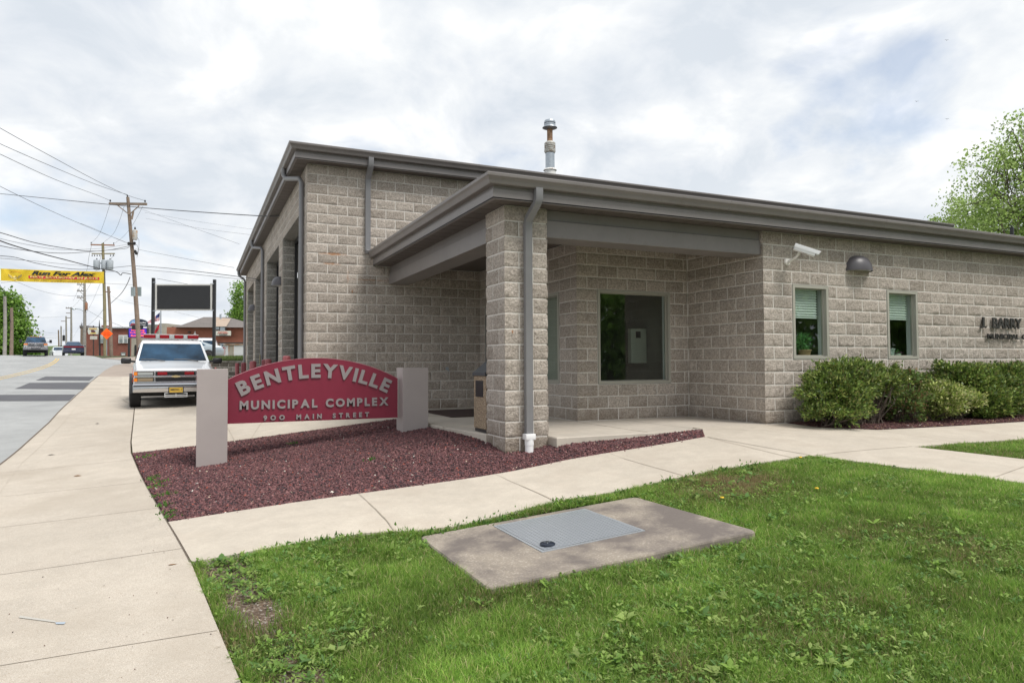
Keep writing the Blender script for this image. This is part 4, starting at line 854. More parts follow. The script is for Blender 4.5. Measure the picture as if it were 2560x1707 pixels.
# ---------------------------------------------------------------- shrubs
def shrub(name, boxes, n, hue, label, seed, L=.045, Wd=.018, twigs=40, y0=-.55):
    """boxes: (u0,v0,u1,v1,weight,y) source-pixel extents of its lobes on the plane y"""
    lobes = []
    for (u0,v0,u1,v1,w,yy) in boxes:
        a, b = pl(u0,v1,1,yy), pl(u1,v0,1,yy); lobes.append(((a[0]+b[0])/2, yy, (a[2]+b[2])/2, (b[0]-a[0])/2*.80, min(.38,(b[0]-a[0])/2), (b[2]-a[2])/2*.84, w))
    cx, cy = lobes[0][0], lobes[0][1]; zg = H(cx, cy); t = thing(name, label, 'shrub', (cx,cy,zg), group='evergreen shrubs along the office wall'); g = np.random.default_rng(seed); parts = []; tw = MB()
    for (x,y,z,rx,ry,rz,w) in lobes:
        k = int(n*w/58); cd = g.normal(size=(k,3)); cd /= np.linalg.norm(cd,axis=1)[:,None]; rr = .50+.58*g.random(k)**.8; wob = 1+.18*np.sin(cd[:,0]*5+seed)+.14*np.sin(cd[:,2]*9+seed*2)+.06*np.sin(cd[:,0]*17+cd[:,1]*13)
        cpos = np.array([x,y,z])+cd*(rr*wob)[:,None]*np.array([rx,ry,rz]); cpos[:,2] = np.maximum(cpos[:,2], zg+.03); cpos[:,1] = np.minimum(cpos[:,1], -.05)
        for i in range(k):
            m_ = 40; dd = cd[i]*.7+np.array([0,0,.5]); dd /= np.linalg.norm(dd); P = cpos[i]+g.normal(size=(m_,3))*np.array([.035,.035,.028])+dd*(g.random((m_,1))*.07)
            ax = dd+g.normal(size=(m_,3))*.55; ax /= np.linalg.norm(ax,axis=1)[:,None]; P[:,1] = np.minimum(P[:,1], -.03)
            sc = .8+.4*g.random(); parts.append(leafq(P, ax, L*(.6+.8*g.random(m_)), Wd*(.7+.6*g.random(m_)), g, np.array(hue)*sc))
        for i in range(twigs):
            e = cpos[g.integers(0,k)]; b0 = np.array([cx+(x-cx)*.8+g.normal()*.08, cy+g.normal()*.05, zg]); md = b0*.45+e*.55+g.normal(size=3)*.05; md[2] = b0[2]+(e[2]-b0[2])*.5
            tw.tube([b0, md, e], [.009,.006,.002], 5, False)
    v, f, c = cat3(parts); v[:,2] = np.maximum(v[:,2], zg+.01); from_np('foliage', v, f, LEAFS, t, c); tw.build('stems', 'bark', t); return t
S42 = lambda x0,y0,x1,y1,w,yy: (2000+x0/4.2, 860+y0/4.2, 2000+x1/4.2, 860+y1/4.2, w, yy)
DK = [(.11,.18,.035),(.17,.26,.045),(.23,.33,.07),(.13,.20,.05),(.36,.42,.12),(.07,.11,.03),(.20,.20,.06)]
shrub('evergreen_shrub', [S42(30,240,760,800,1.0,-.62), S42(120,175,900,560,.75,-.50), S42(560,210,940,560,.40,-.45), S42(60,600,600,815,.30,-.72)], 25000, DK, 'widest dark green shrub by the facade corner under the first window', 1, L=.055, Wd=.022)
shrub('evergreen_shrub', [S42(880,470,1270,780,.6,-.62), S42(980,255,1190,560,.25,-.45), S42(1130,330,1290,470,.1,-.45)], 9000, [(.09,.15,.035),(.14,.22,.05),(.19,.28,.08),(.22,.15,.07)], 'sparse leggy shrub with bare red twigs between the big shrub and the pale one', 2, L=.055, Wd=.03, twigs=80)
shrub('evergreen_shrub', [S42(1230,420,1640,760,.9,-.70), S42(1480,470,1800,700,.5,-.62)], 22000, [(.25,.34,.07),(.36,.43,.11),(.45,.50,.17),(.16,.23,.05),(.52,.50,.25)], 'low yellow-green shrub in the middle of the mulch bed', 3, L=.045, Wd=.024)
shrub('evergreen_shrub', [S42(1500,210,2000,560,.8,-.50), S42(1640,420,2300,780,1.0,-.68), S42(1900,230,2352,560,.8,-.45)], 34000, DK+[(.14,.20,.05)], 'large dark glossy shrub under the raised wall letters', 4, L=.056, Wd=.030)
shrub('evergreen_shrub', [S42(2230,210,2700,760,1.0,-.6), S42(2130,190,2500,420,.4,-.42)], 20000, [(.10,.17,.04),(.15,.23,.05),(.22,.17,.08)], 'loose shrub with reddish shoots at the far end of the mulch bed', 5, L=.045, Wd=.02)
# ---------------------------------------------------------------- ground cover
def inside(poly, P):
    poly = np.array(poly); r = np.zeros(len(P), bool); j = len(poly)-1
    for i in range(len(poly)):
        a, b = poly[i], poly[j]; c = ((a[1] > P[:,1]) != (b[1] > P[:,1])) & (P[:,0] < (b[0]-a[0])*(P[:,1]-a[1])/(b[1]-a[1]+1e-12)+a[0]); r ^= c; j = i
    return r
def sample(poly, n, g, grow=0.0):
    poly = np.array(poly); lo, hi = poly.min(0)-grow, poly.max(0)+grow; P = lo+(hi-lo)*g.random((n,2)); return P[inside(poly, P)]
def chips(name, poly, n, r0, r1, hues, label, cat_, off, seed, flat=.7, extra=None):
    g = np.random.default_rng(seed); P = sample(poly, n, g)
    if extra is not None: P = np.r_[P, extra]
    k = len(P); r = (r0+(r1-r0)*g.random(k)**2)[:,None,None]; base = np.array([(1,0,0),(-1,0,0),(0,1,0),(0,-1,0),(0,0,1),(0,0,-1)], float)
    V = base[None]*(.6+.7*g.random((k,6,1)))+g.normal(size=(k,6,3))*.22; V[:,:,2] *= flat; V = V*r; a = g.random(k)*6.28; ca, sa = np.cos(a)[:,None], np.sin(a)[:,None]
    x = V[:,:,0]*ca-V[:,:,1]*sa; y = V[:,:,0]*sa+V[:,:,1]*ca; V[:,:,0], V[:,:,1] = x, y*.8; z = Hn(P[:,0], P[:,1])+off
    V[:,:,0] += P[:,:1]; V[:,:,1] += P[:,1:2]; V[:,:,2] += z[:,None]+g.random((k,1))*r0*1.1
    F_ = np.array([(0,2,4),(2,1,4),(1,3,4),(3,0,4),(2,0,5),(1,2,5),(3,1,5),(0,3,5)]); FF = (np.arange(k)[:,None,None]*6+F_[None]).reshape(-1,3)
    h = np.array([q[0] for q in hues]); w = np.array([q[1] for q in hues]); c = h[g.choice(len(h), k, p=w/w.sum())]*(.65+.7*g.random((k,1)))
    o = from_np(name, V.reshape(-1,3), FF, mat(name+'_stone', (.1,.05,.05), .9, attr='c'), None, np.repeat(c,6,axis=0)); tag(o, label, cat_, None, 'stuff'); return o
g0 = np.random.default_rng(5)
xs = -8.3+6.4*g0.random(160); spill = np.c_[xs, -.83-.05*g0.random(160)**2]
LV = [((.130,.054,.056),5),((.165,.074,.074),4),((.078,.038,.042),3),((.21,.105,.10),1.5),((.045,.030,.034),1.5),((.27,.07,.05),.25),((.55,.50,.45),.035),((.42,.33,.25),.06)]
chips('lava_gravel', [(-8.35,-.825),(-1.90,-.825),(-1.47,-.25),(-3.85,-.25),(-3.85,-.01),(-4.47,-.01),(-4.47,.58),(-4.72,2.2),(-4.72,3.86),(bfl[0],bfl[1])], 150000, .008, .024, LV, 'dark red lava gravel filling the bed around the sign', 'gravel', -.014, 21, extra=spill)
chips('bark_mulch', mulch_poly, 64000, .008, .022, [((.11,.045,.045),4),((.16,.07,.065),3),((.07,.035,.035),3),((.36,.25,.13),.35),((.55,.50,.45),.1)], 'reddish brown mulch under the shrubs', 'mulch', .004, 22, flat=.4)
def blades(P, h, w, g, lean=.35):
    n = len(P); z = Hn(P[:,0], P[:,1])-.050; a = g.random(n)*6.283; s = np.c_[np.cos(a), np.sin(a), np.zeros(n)]; ld = g.normal(size=(n,2))*lean; h = h[:,None]; w = w[:,None]
    b = np.c_[P, z]; m = b+np.c_[ld*.35*h, h*.60]; t = b+np.c_[ld*1.0*h, h*(1-.25*np.minimum(1,(ld**2).sum(1)))[:,None]]
    V = np.stack([b-s*w*.5, b+s*w*.5, m+s*w*.42, m-s*w*.42, t], 1).reshape(-1,3); k = np.arange(n)[:,None,None]*5
    return V, (k+np.array([(0,1,2),(0,2,3),(3,2,4)])[None]).reshape(-1,3)
lawnA = [(wr[1][0]+.02,-7.0),(wr[2][0]+.015,wr[2][1]),(-8.14,-2.315),(-1.63,-2.315),(-.31,-6.25),(-1.5,-7.5)]
lawnB = [(0.04,-2.47),(9.0,-2.52),(11,-2.52),(11,-5.5),(1.37,-5.6)]
def dirtmask(P):
    """bare soil showing: beside the sidewalk and by the slab's far side"""
    v = np.array([noise.fractal(Vector((x*1.6, y*1.6, 2.3)), 1.0, 2.0, 3) for x, y in P])
    xe = np.interp(P[:,1], [-7,-4.395,-2.3], [wr[1][0],wr[2][0],-8.156]); d = P[:,0]-xe; band = np.exp(-((d-.27)/.22)**2)*np.clip((-2.2-P[:,1])*3,0,1)
    s1 = np.exp(-(((P[:,0]+3.3)/.55)**2+((P[:,1]+2.75)/.42)**2))
    return v*.55+band*.85+s1*.45, s1
padp = [p[:2] for p in rounded([q+(q-cc)/np.linalg.norm(q-cc)*.015 for q in Q], .05)]
def grass(name, poly, n, seed, near, label):
    g = np.random.default_rng(seed); P = sample(poly, n, g); P = P[~inside(padp, P)]
    dm, s1 = dirtmask(P); keep = (dm+g.normal(size=len(P))*.12 < .46); P = P[keep]; s1 = s1[keep]; n = len(P)
    d = np.linalg.norm(P-CAM[:2], axis=1)
    cl = np.array([noise.fractal(Vector((x*.9, y*.9, 7.7)), 1.0, 2.0, 3) for x, y in P]); cl2 = np.array([noise.noise(Vector((x*4.5, y*4.5, 1.7))) for x, y in P])
    h = (.052+.030*g.random(n)+.030*np.clip(cl2,-.6,1)+.012*cl)*(1+.25*(g.random(n) > .93)); w = .0032+.0028*g.random(n)+.0009*np.clip(d-5,0,8)*.6
    V, F_ = blades(P, h, w, g, .42); base = np.array([(.195,.325,.058),(.25,.395,.078),(.135,.245,.045),(.34,.43,.11),(.55,.48,.26)])
    pr = np.array([.32,.30,.17,.14,.07]); c = base[g.choice(5, n, p=pr)]; c = c*(1+.48*cl[:,None]+.25*cl2[:,None])*(.78+.44*g.random((n,1)))
    ylw = (g.random(n) < .85*s1+.03*np.clip(cl2*2,0,1)+.35*np.clip(-cl-.18,0,1)*2); c[ylw] = np.array([.36,.29,.15])*(.7+.5*g.random((ylw.sum(),1)))
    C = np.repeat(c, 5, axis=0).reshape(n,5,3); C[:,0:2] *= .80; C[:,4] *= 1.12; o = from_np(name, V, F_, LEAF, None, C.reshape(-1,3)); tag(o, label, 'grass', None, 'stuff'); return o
grass('lawn_grass', lawnA, 560000, 31, True, 'short weedy green lawn around the concrete slab')
grass('lawn_grass', lawnB, 180000, 32, False, 'mown green grass between the two walks at the right edge')
def weeds(poly, n, seed, label, sc=1.0):
    g = np.random.default_rng(seed); P = sample(poly, n, g); P = P[~inside(padp, P)]; cl = np.array([noise.fractal(Vector((x*1.3, y*1.3, 4.4)), 1.0, 2.0, 3) for x, y in P]); P = P[cl+g.normal(size=len(P))*.25 > -.05]
    parts = []; V = []; C = []; k = 0; FF = []
    for x, y in P:
        m = g.integers(4,9); z = H(x,y)-.048; typ = g.random(); L = (.018+.034*g.random()**1.5)*sc*(1.8 if typ > .96 else 1); wd = L*(.45 if typ > .35 else .28); hc = np.array([(.22,.36,.08),(.28,.43,.09),(.17,.31,.09),(.35,.46,.14)][g.integers(0,4)])*(.8+.4*g.random())
        a0_ = g.random()*6.28; lift = .012+.035*g.random()
        for j in range(m):
            a = a0_+j*6.28/m+g.normal()*.7; up = .35+.9*g.random(); dx, dy = math.cos(a), math.sin(a); ln = L*(.7+.5*g.random()); b0 = np.array([x+g.normal()*.014,y+g.normal()*.014,z+lift*(.6+.9*g.random())]); ax = np.array([dx,dy,up]); ax /= np.linalg.norm(ax); s = np.array([-dy,dx,0]); nn = np.cross(s,ax)
            b1 = b0+ax*ln*.5; ax2 = ax-np.array([0,0,.5]); tp_ = b1+ax2*ln*.5
            V += [b0, b0+ax*ln*.25+s*wd*.36+nn*wd*.1, b0+ax*ln*.25-s*wd*.36+nn*wd*.1, b1+s*wd*.5+nn*wd*.08, b1-s*wd*.5+nn*wd*.08, b1, tp_]; FF += [(k,k+1,k+5),(k,k+5,k+2),(k+1,k+3,k+5),(k+2,k+5,k+4),(k+3,k+6,k+5),(k+4,k+5,k+6)]; k += 7; C += [hc*(.85+.3*g.random())]*7
    o = from_np('lawn_weeds', np.array(V), np.array(FF), LEAF, None, np.array(C)); tag(o, label, 'weeds', None, 'stuff')
weeds(lawnA, 40000, 41, 'broad-leaved weeds scattered through the near lawn')
weeds(lawnB, 4000, 42, 'broad-leaved weeds in the right-hand grass strip')
def tuft(pts, seed, label, sc=1.0):
    g = np.random.default_rng(seed); parts = []
    for (x, y, r, n) in pts:
        P = np.c_[x+g.normal(size=n)*r, y+g.normal(size=n)*r, np.zeros(n)]; P[:,2] = Hn(P[:,0],P[:,1])-.02; ax = np.c_[g.normal(size=(n,2))*.6, .6+g.random(n)]; ax /= np.linalg.norm(ax,axis=1)[:,None]
        parts.append(leafq(P, ax, .05*sc*(.5+g.random(n)), .018*sc*(.6+g.random(n)), g, [(.12,.26,.05),(.17,.32,.07),(.10,.20,.05)]))
    v, f, c = cat3(parts); o = from_np('weed_sprouts', v, f, LEAF, None, c); tag(o, label, 'weeds', None, 'stuff')
tp_pts = [(p[0],p[1],.03,26) for p in [gnd(460+1000/3.675,860+912/3.675),gnd(460+1722/3.675,860+1060/3.675)]]
for q in [(1040,265),(1100,345),(960,255),(1000,300),(1020,360),(1045,420),(1060,470),(1075,500),(985,240),(930,110)]:
    p = gnd(q[0]/2.584, 1100+q[1]/2.584); tp_pts.append((p[0]+.02,p[1],.05,30))
tuft(tp_pts, 51, 'small green weeds sprouting from the red gravel')
rf = random.Random(4); tuft([(-7.7+5.95*rf.random(),-2.36+.05*rf.random(),.03+.05*rf.random(),rf.randint(6,30)) for _ in range(34)], 52, 'leafy fringe of lawn overhanging the path edge', .95)
# dandelions
for i, ((u, v), lab) in enumerate([((1000+1973/2.45,1200+118/2.45),'yellow dandelion flower in the grass beyond the slab corner'),((1960+162/3.92,1080+262/3.92),'yellow dandelion flower by the corner where the walks meet'),((1960+322/3.92,1080+568/3.92),'orange yellow flower in the grass right of the slab')]):
    p = gnd(u, v, .0); t = thing('dandelion', lab, 'flower', (p[0],p[1],p[2]-.07), group='dandelions in the lawn'); mb = MB(); mb.tube([(p[0],p[1],p[2]-.07),(p[0],p[1],p[2]+.012)], .002, 5); mb.build('stalk', mat('stalk',(.12,.2,.05),.6), t)
    mb = MB(); mb.lathe([(.004,.0),(.019,.008),(.015,.015),(.001,.017)], (p[0],p[1],p[2]+.01), 12); mb.build('bloom', mat('dandelion_yellow',(.85,.50,.02),.6), t)
# litter of twigs, leaves, pebbles
def bit(u, v, s, m, nm, lab, cat_, asp=2.2, seed=0):
    p = gnd(u, v); g = random.Random(seed); mb = MB(); pts = []
    for i in range(7):
        a = i/7*6.283; r = s*(.7+.5*g.random()); pts.append((p[0]+math.cos(a)*r*asp*.5, p[1]+math.sin(a)*r*.5, p[2]+.003+.004*g.random()))
    mb.add(pts+[(p[0],p[1],p[2]+s*.35)], [(i,(i+1)%7,7) for i in range(7)]); o = mb.build(nm, m); tag(o, lab, cat_)
dl = mat('dry_leaf',(.19,.095,.035),.8); dkl = mat('dark_leaf',(.05,.04,.035),.8)
bit(502/2.584,1100+232/2.584,.045,dl,'dry_leaf','curled brown leaf on the sidewalk left of the sign','leaf',2.4,1)
bit(1113/2.584,1100+805/2.584,.022,dl,'dry_leaf','small brown leaf on the sidewalk near the path joint','leaf',2.8,2)
bit(332/2.584,1100+96/2.584,.04,dkl,'dry_leaf','flat dark leaf on the sidewalk near the kerb','leaf',3.5,3)
bit(1093/4.479,830+1026/4.479,.045,mat('black_scrap',(.015,.015,.015),.7),'rubber_scrap','black scrap lying on the sidewalk beside the driveway','scrap',1.8,4)
bit(1000+970/2.45,1200+495/2.45,.035,mat('red_scrap',(.25,.04,.05),.6),'red_scrap','small red scrap on the weathered slab','scrap',1.8,5)
sg = random.Random(9); st = []
for i in range(150):
    y = -7.2+sg.random()*6.0; x = sw_edge(wr[:5], y)-sg.random()*2.6; st.append((x,y))
chips('sidewalk_specks', [(0,0),(0,0),(0,0)], 1, .0025, .006, [((.16,.09,.06),3),((.08,.06,.05),2)], 'scattered brown specks on the sidewalk', 'debris', .003, 61, extra=np.array(st))
so_ = []
g9 = np.random.default_rng(77)
for i in range(900):
    y = -6.8+4.3*g9.random(); x = np.interp(y,[-7,-4.395,-2.3],[wr[1][0],wr[2][0],-8.156])+.08+.6*g9.random(); so_.append((x,y))
so_ = np.array(so_); dmv, _ = dirtmask(so_); so_ = so_[dmv > .46]
chips('soil_pebbles', [(0,0),(0,0),(0,0)], 1, .005, .017, [((.30,.27,.24),3),((.13,.10,.08),5),((.45,.40,.33),1)], 'grey pebbles on the bare soil beside the sidewalk', 'pebbles', -.042, 62, extra=so_)
drape('bare_soil', [(wr[2][0]+.01,-4.395),(-8.14,-2.32),(-7.2,-2.32),(-7.0,-4.4),(-6.6,-7),(wr[1][0]+.01,-7)], 'soil', -.042, step=.3)
# blue survey paint
bp_ = mat('blue_paint',(.36,.42,.48),.8); bp2 = mat('faded_blue_paint',(.46,.44,.395),.85)
def q4(pts, m, off): drape('survey_paint_mark', [gnd(x/2.584,1100+y/2.584)[:2] for x, y in pts], m, off, step=.3)
q4([(358,1178),(425,1176),(415,1190),(362,1190)], bp_, .004)
q4([(130,1135),(215,1148),(360,1168),(358,1180),(210,1160),(120,1148)], bp2, .004)
# ---------------------------------------------------------------- vehicles (local frame: x right, front towards -y, z up)
CG = mat('car_glass', (0.016,0.045,0.085), 0.03, spec=0.3, var=[(1.3,.8)]); CHR = mat('chrome', (0.60,0.60,0.62), 0.14, metal=1.0); TYR = mat('tyre_rubber', (0.022,0.022,0.023), 0.85)  # glass: bluish base colour stands in for the sky reflected in it
PLS = mat('dark_plastic', (0.045,0.048,0.052), 0.55); RED = mat('red_lens', (0.24,0.004,0.010), 0.35, spec=.3); AMB = mat('amber_lens', (0.80,0.22,0.015), 0.2, coat=0.4); CLR = mat('clear_lens', (0.36,0.38,0.38), 0.12, coat=0.5)
UNDER = mat('underbody', (0.012,0.012,0.012), 0.9)
def body_loft(st, name, m, root, zb=.42, sm=38):
    """st: list of (y, half width, top z, bottom z)"""
    V = []; Fc = []; k = None
    for (y, w, zt, z0) in st:
        sec = [(w*.90,z0),(w*.985,z0+.07),(w,z0+(zt-z0)*.38),(w*.995,z0+(zt-z0)*.62),(w*.97,zt-.075),(w*.925,zt-.02),(w*.84,zt),(w*.4,zt+.018)]
        ring = sec+[(-a, b) for a, b in sec[::-1]]; k = len(ring); V += [(a, y, b) for a, b in ring]
    for i in range(len(st)-1):
        for j in range(k): Fc.append((i*k+j, i*k+(j+1)%k, (i+1)*k+(j+1)%k, (i+1)*k+j))
    Fc += [tuple(range(k)), tuple(range((len(st)-1)*k, len(st)*k))[::-1]]
    mb = MB(); mb.add(V, Fc); return mb.build(name, m, root, smooth=sm, local=True)
def house(lv, name, m, root, sm=30):
    """greenhouse: levels of (z, half width front, half width rear, y front, y rear)"""
    V = []; Fc = []
    for (z, wf, wr_, yf, yr) in lv: V += [(wf,yf,z),(-wf,yf,z),(-wr_,yr,z),(wr_,yr,z)]
    for i in range(len(lv)-1):
        for j in range(4): Fc.append((i*4+j, i*4+(j+1)%4, i*4+4+(j+1)%4, i*4+4+j))
    n = (len(lv)-1)*4; Fc += [(n,n+1,n+2,n+3),(3,2,1,0)]; mb = MB(); mb.add(V, Fc); return mb.build(name, m, root, smooth=sm, local=True)
def patch4(A, B, C, D, u0, u1, v0, v1, off, name, m, root, cut=None):
    """quad on the face A(bottom-left) B(bottom-right) C(top-right) D(top-left), as a thin proud pane"""
    A, B, C, D = map(Vector, (A,B,C,D)); P = lambda u, v: (A*(1-u)+B*u)*(1-v)+(D*(1-u)+C*u)*v; n = (B-A).cross(D-A).normalized()*off
    q = [P(u0,v0)+n, P(u1,v0)+n, P(u1,v1)+n, P(u0 if cut is None else u0+cut,v1)+n]; b = [x-n*.9 for x in q]
    mb = MB(); mb.add(q+b, [(0,1,2,3),(0,4,5,1),(1,5,6,2),(2,6,7,3),(3,7,4,0)]); return mb.build(name, m, root, local=True)
def wheels(root, xs, ys, r, w, rimm, name='wheel'):
    first = None
    for y in ys:
        for sx in (-1, 1):
            if first is None:
                mb = MB(); mb.lathe([(r*.62,-w/2),(r*.93,-w/2),(r,-w/2+.03),(r,w/2-.03),(r*.93,w/2),(r*.62,w/2)], (0,0,0), 28, 'x'); o = mb.build(name, TYR, root, smooth=40, local=True); first = o
                m2 = MB(); m2.lathe([(r*.10,w/2-.01),(r*.60,w/2-.045),(r*.62,w/2-.01),(r*.64,w/2+.004),(r*.5,w/2-.03)], (0,0,0), 28, 'x')
                for a in range(5):
                    t = a*2*math.pi/5; c_, s_ = math.cos(t), math.sin(t); m2.add([(w/2-.02,c_*.05-s_*.04,s_*.05+c_*.04),(w/2-.02,c_*.05+s_*.04,s_*.05-c_*.04),(w/2-.012,c_*r*.6+s_*.03,s_*r*.6-c_*.03),(w/2-.012,c_*r*.6-s_*.03,s_*r*.6+c_*.03)],[(0,1,2,3)])
                m2.build('rim', rimm, o, smooth=40, local=True)
            else:
                o = first.copy(); COL.objects.link(o); o.parent = root
                for ch in first.children: c2 = ch.copy(); COL.objects.link(c2); c2.parent = o
            o.location = (sx*xs, y, r); o.rotation_euler = (0,0,0 if sx > 0 else math.pi)
WPT = mat('white_car_paint', (0.76,0.78,0.80), 0.22, coat=0.6, var=(1.5,.03)); BLK = MT['black']
px_, d_ = 430, 18.75
def put(u, d, zref=None): p = dep(u, 900, d); return (p[0], p[1], H(p[0], p[1]) if zref is None else zref)
suv_loc = put(427, 19.75, -.105)
SUV = thing('rescue_suv', 'white rescue suv with red and clear roof light bar parked nose-out on the driveway', 'suv', suv_loc, rz=0.0); SUV.rotation_euler = (0,0,math.radians(4.6))
body_loft([(-2.44,.90,.94,.50),(-2.40,.935,.965,.47),(-2.2,.955,.995,.45),(-1.6,.96,1.10,.45),(-1.22,.965,1.19,.45),(-.5,.965,1.20,.45),(2.4,.965,1.20,.45),(2.5,.93,1.16,.5)], 'body', WPT, SUV)
lv = [(1.17,.90,.90,-1.24,2.48),(1.70,.765,.79,-.60,2.40),(1.765,.735,.76,-.46,2.34),(1.80,.66,.69,-.30,2.2)]; house(lv, 'cabin', WPT, SUV)
A=(-.90,-1.24,1.17);B=(.90,-1.24,1.17);C_=(.765,-.60,1.70);D_=(-.765,-.60,1.70); patch4(A,B,C_,D_,.035,.965,.07,.965,.006,'windscreen',CG,SUV)
for sx in (-1,1):
    A=(sx*.90,-1.24,1.17);B=(sx*.90,2.48,1.17);C_=(sx*.79,2.40,1.70);D_=(sx*.765,-.60,1.70); 
    for a,b in ((.08,.36),(.38,.62),(.65,.95)): patch4(A,B,C_,D_,a,b,.10,.90,.006*sx,'side_window',CG,SUV,cut=.06 if a<.1 else None)
mb = MB(); mb.bbox(-.965,.965,-2.54,-2.36,.40,.63,b=.03); mb.build('bumper', CHR, SUV, smooth=40, local=True)
mb = MB(); mb.bbox(-.955,.955,-2.552,-2.38,.545,.59,b=.006); mb.build('bumper_strip', PLS, SUV, local=True)
mb = MB(); mb.bbox(-.93,.93,-2.475,-2.42,.638,.672,b=.008); mb.bbox(-.93,.93,-2.48,-2.42,.775,.822,b=.008); mb.bbox(-.93,.93,-2.47,-2.42,.92,.952,b=.01)
for sx in (-1,1): mb.bbox(min(sx*.50,sx*.46),max(sx*.50,sx*.46),-2.472,-2.42,.672,.92,b=.004)
mb.build('grille_surround', CHR, SUV, local=True)
mb = MB(); mb.box(-.92,.92,-2.452,-2.43,.665,.93)
for i in range(5):
    z = .688+i*.018; mb.box(-.455,.455,-2.462,-2.452,z,z+.007)
for i in range(5):
    z = .838+i*.017; mb.box(-.455,.455,-2.462,-2.452,z,z+.006)
mb.build('grille', BLK, SUV, local=True)
for sx in (-1,1):
    x0, x1 = sorted((sx*.52,sx*.86)); mb = MB(); mb.box(x0-.012,x1+.012,-2.458,-2.44,.824,.92); mb.box(x0-.012,x1+.012,-2.458,-2.44,.676,.771); mb.build('lamp_bezel', BLK, SUV, local=True); mb = MB(); mb.bbox(x0,x1,-2.468,-2.44,.836,.908,b=.008); mb.build('headlight', CLR, SUV, local=True)
    mb = MB(); mb.bbox(x0,x1,-2.466,-2.44,.682,.765,b=.008); mb.build('parking_light', mat('fog_lens',(0.26,0.20,0.13),.25,coat=.3), SUV, local=True)
    x0, x1 = sorted((sx*.865,sx*.945)); mb = MB(); mb.bbox(x0,x1,-2.462,-2.36,.83,.918,b=.008); mb.build('indicator', AMB, SUV, local=True); mb = MB(); mb.bbox(x0,x1,-2.462,-2.36,.678,.768,b=.008); mb.build('indicator', AMB, SUV, local=True)
    x0, x1 = sorted((sx*.20,sx*.42)); mb = MB(); mb.bbox(x0,x1,-2.49,-2.455,.835,.912,b=.01); mb.build('grille_beacon', RED, SUV, local=True)
    x0, x1 = sorted((sx*.94,sx*1.00)); mb = MB(); mb.tube([(sx*.88,-1.0,1.18),(sx*1.02,-1.06,1.20)], .028, 8); mb.bbox(min(sx*1.0,sx*1.24),max(sx*1.0,sx*1.24),-1.14,-1.02,1.13,1.285,b=.035); mb.build('door_mirror', BLK, SUV, smooth=50, local=True)
    for yw in (-1.60, 1.45):
        mb = MB(); pts = []; 
        for i in range(13):
            a = math.pi*i/12; pts.append((yw+math.cos(a)*.49, .38+math.sin(a)*.47))
        inner = [(yw+math.cos(math.pi*i/12)*.41, .38+math.sin(math.pi*i/12)*.40) for i in range(13)][::-1]
        mb.prism(pts+inner, lambda p: (sx*.93,p[0],p[1]), lambda p: (sx*1.03,p[0],p[1])); mb.build('wheel_flare', PLS, SUV, local=True)
        mb = MB(); mb.prism([(yw+math.cos(math.pi*i/12)*.41, .38+math.sin(math.pi*i/12)*.40) for i in range(13)], lambda p: (sx*.92,p[0],p[1]), lambda p: (sx*.972,p[0],p[1])); mb.build('wheel_well', UNDER, SUV, local=True)
    mb = MB(); mb.box(min(sx*.965,sx*.972),max(sx*.965,sx*.972),-2.2,2.4,.66,.72); mb.box(min(sx*.965,sx*.972),max(sx*.965,sx*.972),-2.25,-1.95,.78,1.02); mb.build('side_stripe', mat('stripe_red',(0.55,0.06,0.03),.35), SUV, local=True)
wheels(SUV, .90, (-1.60,1.45), .385, .26, mat('steel_rim',(0.5,0.5,0.52),.35,metal=.8))
mb = MB(); mb.box(-.80,.80,-2.2,2.3,.30,.50); mb.tube([(-.8,-1.55,.36),(.8,-1.55,.36)], .06, 8); mb.box(-.5,.5,-2.35,-2.1,.33,.42); mb.build('chassis', UNDER, SUV, local=True)
mb = MB(); mb.bbox(-.175,.175,-2.575,-2.553,.375,.535,b=.006); pf = mb.build('plate_frame', BLK, SUV, local=True)
mb = MB(); mb.box(-.152,.152,-2.580,-2.576,.395,.52); mb.build('number_plate', mat('plate_yellow',(0.62,0.40,0.06),.5), SUV, local=True)
mb = MB(); t = text_mesh('MEDIC 1', 1, bold=.02, depth=.004, width=.25); place_text(mb, t, (0,-2.582,.465), (1,0,0), (0,0,1)); t = text_mesh('PENNA', 1, bold=.01, depth=.004, width=.12); mb.build('plate_lettering', BLK, SUV, local=True)
mb = MB(); 
for z in (.275,.322,.372): mb.bbox(-.26,.26,-2.56,-2.54,z,z+.012,b=.003,seg=1)
for x in (-.26,-.005,.25): mb.bbox(x,x+.012,-2.562,-2.541,.275,.384,b=.003,seg=1)
mb.build('hitch_step', 'white', SUV, local=True)
mb = MB(); mb.prism([(-.105,.783),(-.045,.783),(-.045,.772),(.045,.772),(.045,.783),(.105,.783),(.092,.818),(.035,.818),(.035,.829),(-.035,.829),(-.035,.818),(-.092,.818)], lambda p: (p[0],-2.488,p[1]), lambda p: (p[0],-2.479,p[1])); mb.build('emblem', mat('emblem_gold',(0.60,0.48,0.25),.3,metal=.6), SUV, local=True)
mb = MB(); mb.tube([(-.20,-1.27,1.20),(-.50,-1.235,1.245),(-.78,-1.225,1.245)], .014, 6); mb.tube([(.62,-1.27,1.20),(.30,-1.235,1.245),(.02,-1.225,1.245)], .014, 6); mb.build('wiper', BLK, SUV, local=True)
LB = MB(); LB.bbox(-.70,.70,-.28,.02,1.815,1.84,b=.01); lb = LB.build('light_bar', mat('bar_base',(0.35,0.35,0.36),.4), SUV, local=True)
for a, b, m in ((-.70,-.405,RED),(-.40,-.30,CLR),(-.295,-.065,RED),(-.06,.07,CLR),(.075,.30,RED),(.305,.41,CLR),(.415,.70,RED)):
    mb = MB(); mb.bbox(a,b,-.28,.02,1.842,1.945,b=.015); mb.build('beacon_lens', m, lb, local=True)
